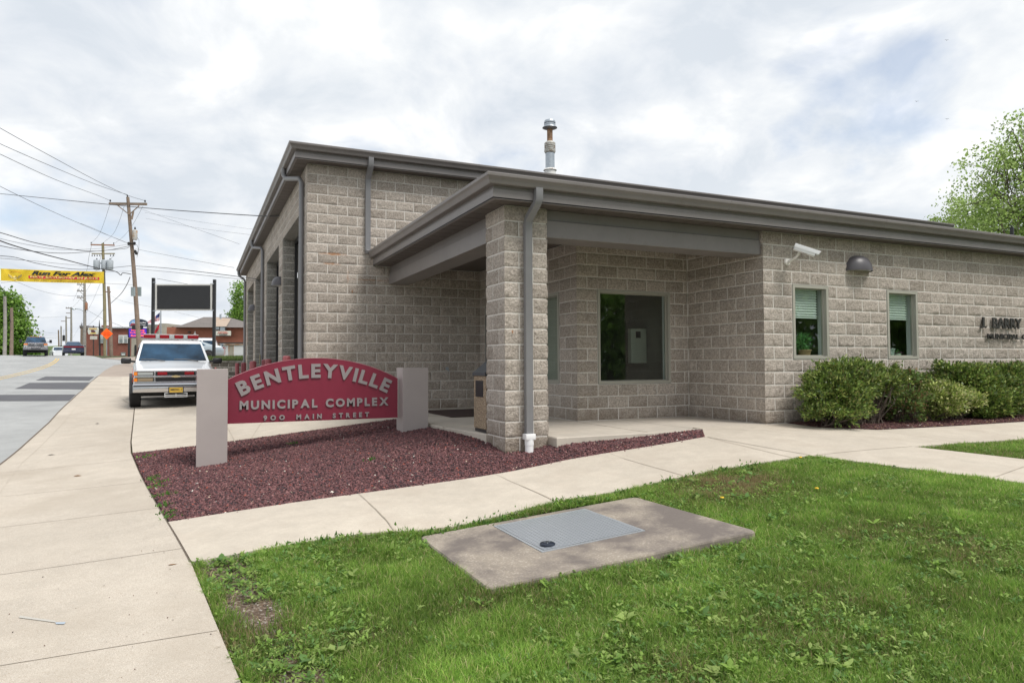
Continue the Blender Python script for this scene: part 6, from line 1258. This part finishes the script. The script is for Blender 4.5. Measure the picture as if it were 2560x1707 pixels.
o = xf(PA, *A3(1240,1058), 44.8, w=.15, h=.62, m=mat('rusty_transformer',(0.50,0.50,0.48),.6,dirt=(2,.5,.62,(.45,.25,.10))))
sp = board(*C2(341,617),*C2(375,706),44.6,.12,'speed_plate',mat('weathered_sign',(0.30,0.36,0.38),.6),PA); board(*C2(398,617),*C2(436,706),45.4,.12,'speed_plate',mat('weathered_sign2',(0.27,0.33,0.34),.6),PA)
mb = MB()
for (x,y) in ((320,192),(378,190),(385,270),(395,285)):
    q = Vector(dep(*C2(x,y),44.9)); mb.lathe([(.03,-.12),(.09,-.06),(.06,0),(.09,.05),(.03,.1)], tuple(q), 8)
mb.tube([Vector(dep(*C2(330,192),44.9)),Vector(dep(*C2(372,190),44.9))],.03,6); mb.build('spool_insulator','black',PA)
mb = MB(); mb.tube([Vector(dep(*C2(x,y),44.8)) for x,y in ((370,190),(400,205),(415,240),(405,300),(385,280),(378,250))],.012,5); mb.tube([Vector(dep(*C2(x,y),44.8)) for x,y in ((398,120),(422,160),(420,260),(400,330))],.01,5); mb.build('loose_cable','wire',PA)
PB = pole(*C1(1031,1285),*C1(1008,190),70,.17,.12,'greenish pole with three grey transformers and two crossarms','woodg')
arm(PB,*[C1(890,0)[0],C1(1122,0)[0]],C1(0,203)[1],70,mat('new_arm_wood',(.33,.15,.08),.8),.12,pins=(228,258.5,284),dv=1.5); arm(PB,C1(900,0)[0],C1(1125,0)[0],C1(0,291)[1],70,'woodg',.11,pins=(230.5,236.5,243,249.5,276.5,284),down=True)
for x in (948,1020,1078): xf(PB,*C1(x,402),69.7,w=.30 if x!=1020 else .26,h=.95)
mb = MB(); mb.rect_tube([Vector(dep(*C1(940,385),69.9)),Vector(dep(*C1(1090,385),69.9))],.1,.08,(0,0,1)); mb.build('transformer_rack','galv',PB)
PCc = pole(*C1(1090,1285),*C1(1062,612),62,.15,.11,'shorter brown pole close beside the greenish transformer pole'); arm(PCc,C1(1030,0)[0],C1(1085,0)[0],C1(0,665)[1],62,mat('rust_arm',(.25,.12,.07),.8),.08); arm(PCc,C1(1065,0)[0],C1(1108,0)[0],C1(0,1187)[1],61.6,'wood',.07)
PD = pole(*C1(826,1295),*C1(829,580),96,.24,.15,'weathered grey pole with three short arms left of the brick building','woodgr'); 
for y in (593,657,721): arm(PD,C1(755,0)[0],C1(830,0)[0],C1(0,y)[1],96,'woodgr',.14,pins=(C1(762,0)[0],C1(775,0)[0],C1(800,0)[0])); 
mb = MB()
for y in (593,657,721): mb.rect_tube([Vector(dep(*C1(782,y+3),95.9)),Vector(dep(*C1(826,y+45),95.9))],.07,.06,(0,0,1))
mb.build('arm_brace','woodgr',PD); xf(PD,*C1(846,808),96,w=.18,h=1.0,m=mat('rust_can',(.35,.17,.10),.7))
PE = pole(*C1(696,1290),*C1(698,815),150,.24,.16,'distant pole carrying a street lamp arm','woodgr'); arm(PE,C1(645,0)[0],C1(702,0)[0],C1(0,825)[1],150,'wood',.16,pins=(C1(650,0)[0],C1(672,0)[0])); arm(PE,C1(648,0)[0],C1(700,0)[0],C1(0,873)[1],150,'wood',.14); arm(PE,C1(655,0)[0],C1(700,0)[0],C1(0,920)[1],150,'wood',.14)
mb = MB(); mb.tube([Vector(dep(*C1(820,855),148)),Vector(dep(*C1(790,838),148)),Vector(dep(*C1(735,830),148))],.07,6); mb.lathe([(.05,-.5),(.2,0),(.05,.5)],tuple(dep(*C1(722,832),148)),8,'x'); mb.build('street_lamp_arm','galv',PD)
PF = pole(*C1(648,1290),*C1(648,903),190,.26,.18,'slim far pole between the pickup and the dark sedan','woodgr'); arm(PF,C1(598,0)[0],C1(652,0)[0],C1(0,952)[1],190,'wood',.16)
PG = pole(*C1(598,1290),*C1(599,1000),215,.26,.2,'very distant pole with a traffic signal beside it','woodgr'); PH = pole(*C1(577,1290),*C1(573,1038),235,.26,.2,'most distant pole above the green hill','wood')
pole(*C1(44,1290),*C1(47,708),75,.19,.15,'pale pole at the left edge in front of the green tree','woodgr'); pole(*C1(110,1292),*C1(113,820),88,.22,.17,'reddish brown pole second from the left edge','wood'); pole(*C1(146,1290),*C1(144,943),102,.22,.17,'third pole from the left edge beside the pickup','wood')
TL = thing('traffic_signal','small black traffic signal hanging over the far road','traffic light',at2(*C1(624,1120),130)); c_ = dep(*C1(625,1118),130); mb = MB(); mb.bbox(c_[0]-.2,c_[0]+.2,c_[1]-.15,c_[1]+.15,c_[2]-.55,c_[2]+.55,b=.03,seg=1); mb.build('signal_case','black',TL); mb = MB(); mb.tube([(c_[0],c_[1],c_[2]+.5),(c_[0],c_[1],c_[2]+1.6)],.03,5); mb.build('hanger','wire',TL)
# ---------------------------------------------------------------- overhead cables
def wire(pts, d0, d1, r, label, fn=A3, ends=None):
    P = [fn(*p) for p in pts]; us = np.array([p[0] for p in P]); t = (us-us[0])/(us[-1]-us[0]+1e-9); q = [np.array(dep(u,v,1/((1-k)/d0+k/d1))) for (u,v),k in zip(P,t)]
    if ends is not None: q[-1] = np.array(ends)
    out_ = []
    for i in range(len(q)-1):
        p0, p1, p2, p3 = q[max(i-1,0)], q[i], q[i+1], q[min(i+2,len(q)-1)]; n = 10 if len(q) > 2 else 14
        for j in range(n):
            s = j/n
            if len(q) > 2: out_.append(.5*((2*p1)+(-p0+p2)*s+(2*p0-5*p1+4*p2-p3)*s*s+(-p0+3*p1-3*p2+p3)*s**3))
            else: out_.append(p1*(1-s)+p2*s-np.array([0,0,1])*s*(1-s)*4*0.0)
    out_.append(q[-1]); mb = MB(); mb.tube([tuple(p) for p in out_], r, 5); o = mb.build('overhead_cable','wire',None); tag(o, label, 'cable', 'overhead cables strung along the street'); return o
wire([(-500,-225),(0,75),(500,352),(900,566),(1165,690),(1330,742)],20,45,.011,'uppermost thin cable sweeping from the top left to the far insulator of the wide crossarm')
wire([(-500,-20),(0,220),(500,438),(900,600),(1172,688)],20,45,.011,'cable from the left edge to the top pin of the leaning pole')
wire([(-500,80),(0,315),(500,545),(900,695),(1012,742)],20,45,.011,'cable from the left edge to the near insulator of the wide crossarm')
wire([(-500,330),(0,610),(500,850),(900,1022),(1178,1132)],20,45,.009,'long thin diagonal cable ending halfway up the leaning pole')
gp = pl(698,539,0,XG-.02); gd = float(np.dot(gp-CAM,cF))
wire([(-300,650),(0,678),(1010,778),(1500,822),(2352,880),((698)*3.675,(539-300)*3.675)],38,gd,.013,'black service cable crossing the sky to the garage eave',ends=gp)
wire([(-300,960),(0,1035),(320,1128),(620,1182),(820,1205),(1000,1195),(1180,1160)],24,45,.017,'wavy bundled cable above the banner reaching the leaning pole')
wire([(-300,1010),(0,1090),(300,1155),(560,1190),(900,1182),(1170,1145)],24,45,.008,'faint cable just under the wavy bundle')
wire([(-300,960),(0,1110),(320,1212),(620,1290),(900,1362),(1060,1392),(1110,1425),(1130,1405),(1205,1418)],22,45,.024,'thick sagging cable dropping behind the banner top to the leaning pole')
wire([(-300,1080),(0,1155),(250,1200),(500,1222),(700,1220),(1000,1195),(1160,1180),(1195,1150)],24,45,.014,'cable crossing the thick one left of the transformers')
wire([(-300,1225),(0,1248),(150,1265),(350,1320),(650,1368),(900,1368),(1205,1340)],26,45,.014,'cable running just over the top edge of the banner')
wire([(-300,1240),(0,1270),(300,1295),(600,1325),(900,1352)],30,70,.012,'pale cable ending near the transformers')
wire([(1245,1342),(1500,1358),(1900,1402),(2350,1460)],45,24,.014,'dark cable from the leaning pole towards the garage')
wire([(1245,1368),(1600,1400),(2000,1440),(2400,1485)],45,24,.009,'thinner cable below the dark one towards the garage')
wire([(1245,1185),(1600,1255),(2150,1357)],45,30,.008,'cable falling from mid pole across the blank board sky')
wire([(1330,850),(1700,915),(2100,975),(2400,1015)],45,40,.005,'faint cable high above the message board')
wire([(1245,800),(1700,965),(2200,1140)],45,32,.006,'faint cable crossing down to the garage eave')
wire([(1340,905),(1800,990),(2300,1055)],45,32,.005,'lower faint cable above the message board')
wire([(1005,790),(950,960),(905,1060),(840,1132)],45,70,.009,'leftmost line linking the two crossarm poles')
wire([(1140,795),(1085,960),(1030,1060),(955,1122)],45,70,.009,'middle line linking the two crossarm poles')
wire([(1312,795),(1215,970),(1130,1075),(1045,1137)],45,70,.009,'rightmost line linking the two crossarm poles')
wire([(900,195),(870,330),(845,470),(770,640),(715,755)],70,150,.014,'left line running on from the transformer pole down the street',C1)
wire([(1000,290),(900,560),(800,720),(700,830)],70,150,.012,'inner line running on from the transformer pole',C1)
wire([(1110,300),(980,590),(880,810),(720,1110)],70,190,.012,'long slack line falling behind the banner end',C1)
wire([(1275,520),(1240,600),(1180,690),(1088,775)],45,62,.022,'heavy guy cable from the leaning pole to the short pole',C1)
wire([(1012,838),(950,915),(860,1000)],70,110,.014,'cable from the greenish pole to the brick roof',C1)
wire([(850,840),(1000,925),(1150,985),(1245,1028)],96,66,.014,'cable crossing in front of the brick roof line',C1)
wire([(200,580),(320,630),(500,680),(700,705),(1010,695)],60,70,.010,'thin cable under the banner to the short pole',C1)
wire([(220,880),(350,912),(480,915),(640,905)],80,190,.014,'thin cable above the far hill',C1)
wire([(790,-5),(920,45),(1060,110),(1250,192)],30,45,.006,'fine cable above the transformers',C1)
wire([(400,250),(700,300),(1050,300)],40,45,.006,'fine cable behind the bundled cables',C1) if False else None
for i,(y0,y1) in enumerate(((1030,1075),(1050,1095),(1068,1112),(1085,1128),(1105,1118))):
    wire([(250,y0-10),(400,(y0+y1)/2+4),(572,y1)],85,230,.020-.002*i,['highest','second highest','middle','second lowest','lowest'][i]+' of the five lines running low beside the far pickup',C1)
wire([(-150,380),(0,600),(50,700),(75,850),(105,960)],50,88,.030,'heavy dark cable dropping along the left edge poles',C1)
wire([(-150,560),(0,660),(50,760)],50,75,.014,'short cable ending on the pale left pole',C1)
wire([(8,575),(60,572),(130,562),(200,580)],55,60,.014,'short cable under the left end of the banner',C1)
wire([(150,705),(280,760),(540,812)],62,55,.008,'thin cable behind the leaning pole foot',C2)
wire([(600,535),(760,565),(940,597)],44,48,.012,'cable dipping behind the message board top',C2)
wire([(770,860),(900,890),(1010,918)],60,70,.008,'thin cable under the message board',C2)
# ---------------------------------------------------------------- banner
d = 41; BN = thing('street_banner','yellow race banner strung across the road between the poles','banner',at2(130,705,d))
TL_, TR_, BRr, BLl = C1(8,437), C1(1018,468), C1(1018,582), C1(8,556); n, m_ = 48, 8; V = []
def bpt(s, t, off=0.0):
    u = TL_[0]+(TR_[0]-TL_[0])*s; sg = 1.2*math.sin(math.pi*s); vt = TL_[1]+(TR_[1]-TL_[1])*s+sg*.6; vb = BLl[1]+(BRr[1]-BLl[1])*s+sg*.9; rip = .05*math.sin(s*21+t*2)+.035*math.sin(s*47+t*5)+.06*math.exp(-((s-.05-t*.14)/.02)**2)
    return dep(u, vt+(vb-vt)*t, d+rip-off)
for j in range(m_+1):
    for i in range(n+1): V.append(bpt(i/n, j/m_))
mb = MB(); mb.add([tuple(v) for v in V],[(j*(n+1)+i,j*(n+1)+i+1,(j+1)*(n+1)+i+1,(j+1)*(n+1)+i) for j in range(m_) for i in range(n)]); bc = mb.build('banner_cloth', mat('banner_yellow',(0.90,0.64,0.04),.65,trans=.25), BN, smooth=180)
def bt(s, s0, s1, t0, t1, m, nm, bold=.02, shear=0.0, off=.03):
    t = text_mesh(s,1,bold=bold,shear=shear); v = t[0]; lo, hi = v.min(0), v.max(0); mb = MB(); mb.add([tuple(bpt(s0+(s1-s0)*(p[0]-lo[0])/(hi[0]-lo[0]), t1-(t1-t0)*(p[1]-lo[1])/(hi[1]-lo[1]), off)) for p in v], t[1]); return mb.build(nm, m, bc)
bt('Run For Alex', .295,.925,.08,.43,MT['black'],'lettering',.05,.35)
mb = MB(); q = [bpt(.268+(.955-.268)*i/24, t, .02) for t in (.485,.71) for i in range(25)]; mb.add([tuple(p) for p in q],[(i,i+1,i+26,i+25) for i in range(24)]); mb.build('red_band', mat('banner_red',(0.62,.03,.07),.6), bc)
bt('FIRST SATURDAY IN JUNE', .285,.94,.51,.69,mat('banner_text_yellow',(.9,.72,.25),.6),'lettering',.045,0,.035)
bt('For info:', .325,.445,.755,.90,mat('banner_small_text',(.30,.20,.05),.6),'lettering',.0,0); bt('www.fromalexwithlove.com', .485,.905,.77,.95,MT['banner_small_text'] if 'banner_small_text' in MT else bpy.data.materials['banner_small_text'],'lettering',.0,0)
def disc(s, t, r, m, nm, off=.03, sx=1.0, k=12):
    mb = MB(); W_ = 255/1; pts = [tuple(bpt(s+r*math.cos(a)*sx/8.6, t+r*math.sin(a), off)) for a in [i*6.283/k for i in range(k)]]; mb.add(pts,[tuple(range(k))]); return mb.build(nm, m, bc)
disc(.138,.72,.17,mat('ball_cream',(.85,.66,.22),.6),'ball',.02)
for (a,b) in ((0,0),(0,.13),(-.12,.03),(.12,.04),(-.07,-.10),(.08,-.10)): disc(.138+a/8.6,.72+b,.038,MT['black'],'ball_patch',.03,k=6)
wg = mat('banner_wing',(.55,.42,.14),.6)
for sx in (-1,1):
    mb = MB(); mb.add([tuple(bpt(.138+sx*a,b,.02)) for a,b in ((.018,.72),(.03,.56),(.068,.40),(.064,.58),(.035,.78))],[(0,1,2,3,4)]); mb.build('wing', wg, bc)
mb = MB()
for i in range(8):
    s = -.055+i*.0145; mb.add([tuple(bpt(.138+s+a,.30-.14*math.cos(s*22)+b,.02)) for a,b in ((0,0),(.010,0),(.010,.07),(0,.07))],[(0,1,2,3)])
mb.build('arc_writing', mat('banner_orange',(.80,.36,.03),.6), bc)
mb = MB(); mb.tube([tuple(bpt(0,0)),tuple(dep(-120,668,d+2))],.008,5); mb.tube([tuple(bpt(0,1)),tuple(dep(-120,712,d+2))],.008,5); mb.tube([tuple(bpt(1,0)),tuple(dep(330,678,44.5))],.008,5); mb.tube([tuple(bpt(1,1)),tuple(dep(334,712,44.5))],.008,5); mb.build('banner_rope','wire',BN)
# ---------------------------------------------------------------- trees
def tree(name, base, H_, crown, nb, seed, label, hue, L=.16, Wd=.11, per=26, spread=.55, group='deciduous trees around the site', trunk_r=.2, clr=.38, trunks=1):
    """crown: list of (dx,dy,dz,rx,ry,rz) ellipsoids from base; limbs grow towards random points in them, leaves cluster at the ends"""
    g = np.random.default_rng(seed); base = np.array(base, float); t = thing(name, label, 'tree', tuple(base), group=group); mb = MB(); top = base+np.array([0,0,H_*.62]); P = []
    tr_pts = [base-np.array([0,0,.5]), base+np.array([.05,.03,H_*.2]), base+np.array([-.05,.08,H_*.4]), top]; mb.tube(tr_pts, [trunk_r,trunk_r*.85,trunk_r*.6,trunk_r*.35], 9); tk = mb.build('trunk','bark',t,smooth=60); lm = MB(); vol = np.array([c[3]*c[4]*c[5] for c in crown])**.7; vol /= vol.sum()
    nl = max(6, nb//60); limbs = []
    for i in range(nl):
        c = crown[g.choice(len(crown), p=vol)]; dd = g.normal(size=3); dd /= np.linalg.norm(dd); e = base+np.array(c[:3])+dd*np.array(c[3:])*(.5+.35*g.random()); s = base+np.array([0,0,H_*(.22+.40*g.random())]); m1 = s*.5+e*.5+np.array([0,0,-.06*H_*g.random()])+g.normal(size=3)*.04*H_*.5
        lm.tube([s,m1,e],[trunk_r*.38,trunk_r*.2,trunk_r*.06],6,False); limbs.append((s,m1,e))
    ends = []
    for i in range(nb):
        s, m1, e = limbs[g.integers(0,nl)]; k = .35+.65*g.random(); o = (m1*(1-(k-.5)*2)+e*(k-.5)*2) if k > .5 else s*(1-k*2)+m1*k*2
        c = crown[g.choice(len(crown), p=vol)]; dd = g.normal(size=3); dd /= np.linalg.norm(dd); q = base+np.array(c[:3])+dd*np.array(c[3:])*(.45+.55*g.random()**.6)*(1+.16*math.sin(dd[0]*6+seed)+.1*math.sin(dd[2]*11))
        if np.linalg.norm(q-o) > spread*H_*.5: 
            o = q+(o-q)*(spread*H_*.25/np.linalg.norm(q-o))
        ends.append(q)
        if i % 3 == 0: lm.tube([o,(o+q)/2+np.array([0,0,.05]),q],[trunk_r*.10,trunk_r*.07,trunk_r*.03],4,False)
    ends = np.array(ends); lm.build('limbs','bark',t); rep = np.repeat(ends, per, axis=0); n = len(rep); hue = np.array(hue); Pp = rep+g.normal(size=(n,3))*np.array([clr,clr,clr*.75]); ax = g.normal(size=(n,3)); ax[:,2] -= .35; ax /= np.linalg.norm(ax,axis=1)[:,None]
    v, f, c = leafq(Pp, ax, L*(.6+.8*g.random(n)), Wd*(.6+.8*g.random(n)), g, hue); cs = np.repeat(.75+.5*g.random(len(ends)), per*4)[:,None]; from_np('crown', v, f, LEAF, t, c*cs); return t
GR = [(.33,.46,.13),(.40,.53,.17),(.25,.36,.09),(.48,.60,.24)]
def ground_at(u, d): p = dep(u, 900, d); return (p[0], p[1], -0.2)
m_px = lambda d: d/F_PX
def crown_px(base, lobes, d):
    o = []
    for (u,v,ru,rv) in lobes:
        c = dep(u,v,d); o.append((c[0]-base[0],c[1]-base[1],c[2]-base[2],ru*m_px(d),ru*m_px(d)*.9,rv*m_px(d)))
    return o
d = 46; b = ground_at(2640,d); tree('sycamore_tree',b,18,crown_px(b,[(2530,480,118,120),(2600,360,90,90),(2480,420,70,60),(2640,520,160,150),(2500,580,120,90),(2550,310,45,40)],d),480,11,'tall open-crowned tree rising highest beyond the right end of the roof',GR,L=.19,Wd=.14,per=30,clr=.30,trunk_r=.34)
b = ground_at(2440,d+6); tree('sycamore_tree',b,11,crown_px(b,[(2430,560,85,85),(2370,590,62,60),(2480,620,90,80),(2340,615,40,35)],d+6),360,12,'rounded lower tree just left of the tallest tree behind the roof',GR,L=.17,Wd=.12,per=28,clr=.27,trunk_r=.26)
b = ground_at(2760,d-4); tree('sycamore_tree',b,15,crown_px(b,[(2760,500,150,170)],d-4),260,13,'tree beyond the right edge behind the building',GR,L=.2,Wd=.14,per=26,clr=.4,trunk_r=.3)
GL = [(.21,.37,.06),(.28,.46,.09),(.13,.25,.05),(.34,.51,.13)]
d = 98; b = tuple(dep(-20,895,d)); tree('roadside_tree',b,12,crown_px(b,[(-10,800,58,66),(18,770,38,42),(38,830,34,34),(5,855,56,38),(52,812,18,16)],d),620,14,'bushy bright green tree at the left edge beyond the poles',GL,L=.42,Wd=.30,per=22,clr=.55,trunk_r=.25)
b = tuple(dep(60,895,d+14)); tree('roadside_tree',b,6,crown_px(b,[(48,872,26,20),(75,880,14,12)],d+14),180,15,'low green bush-like tree behind the pickup on the left',GL,L=.4,Wd=.3,per=20,clr=.5,trunk_r=.12)
d = 110; b = tuple(dep(600,895,d)); tree('roadside_tree',b,9,crown_px(b,[(605,735,26,30),(598,765,16,14),(612,785,36,20),(590,790,14,10)],d),240,16,'airy green tree showing between the auto body roof and the garage',GL,L=.30,Wd=.22,per=18,clr=.42,trunk_r=.15)
# trees across the street behind the camera: what the window panes mirror
for i,(x,y,h) in enumerate(((15,-24,11),(23,-22,12),(31,-20,11),(8,-27,12),(39,-17,12))):
    tree('roadside_tree',(x,y,-.9),h,[(0,0,h*.55,4.4,4.2,h*.42),(1.5,0,h*.3,4.2,3.5,h*.28)],150,60+i,['broad tree mirrored in the porch window','dense tree mirrored in the first office window','full tree mirrored in the second office window','dark tree behind the viewer by the street','green tree behind the viewer beyond the lawn'][i],GL,L=.55,Wd=.4,per=20,clr=.6,group='trees mirrored in the windows',trunk_r=.25)
# birds
for (u,v,lab) in ((2367,101,'tiny dark bird high in the cloud at the upper right'),(2292,254,'small bird gliding left of the tall tree top'),(2368,298,'small bird just above the tall tree crown')):
    c = np.array(dep(u,v,70)); t = thing('bird', lab, 'bird', tuple(c), group='birds in the sky'); mb = MB()
    mb.tube([c-cF*.08, c, c+cF*.1], [.01,.025,.008], 6)
    for s in (-1,1): a = c; mb.add([a-cF*.04, a+cF*.05, a+cR*.13*s+cU*.05, a+cR*.24*s+cU*.02],[(0,1,2,3)])
    mb.build('body', mat('bird_dark',(.10,.10,.11),.8), t)
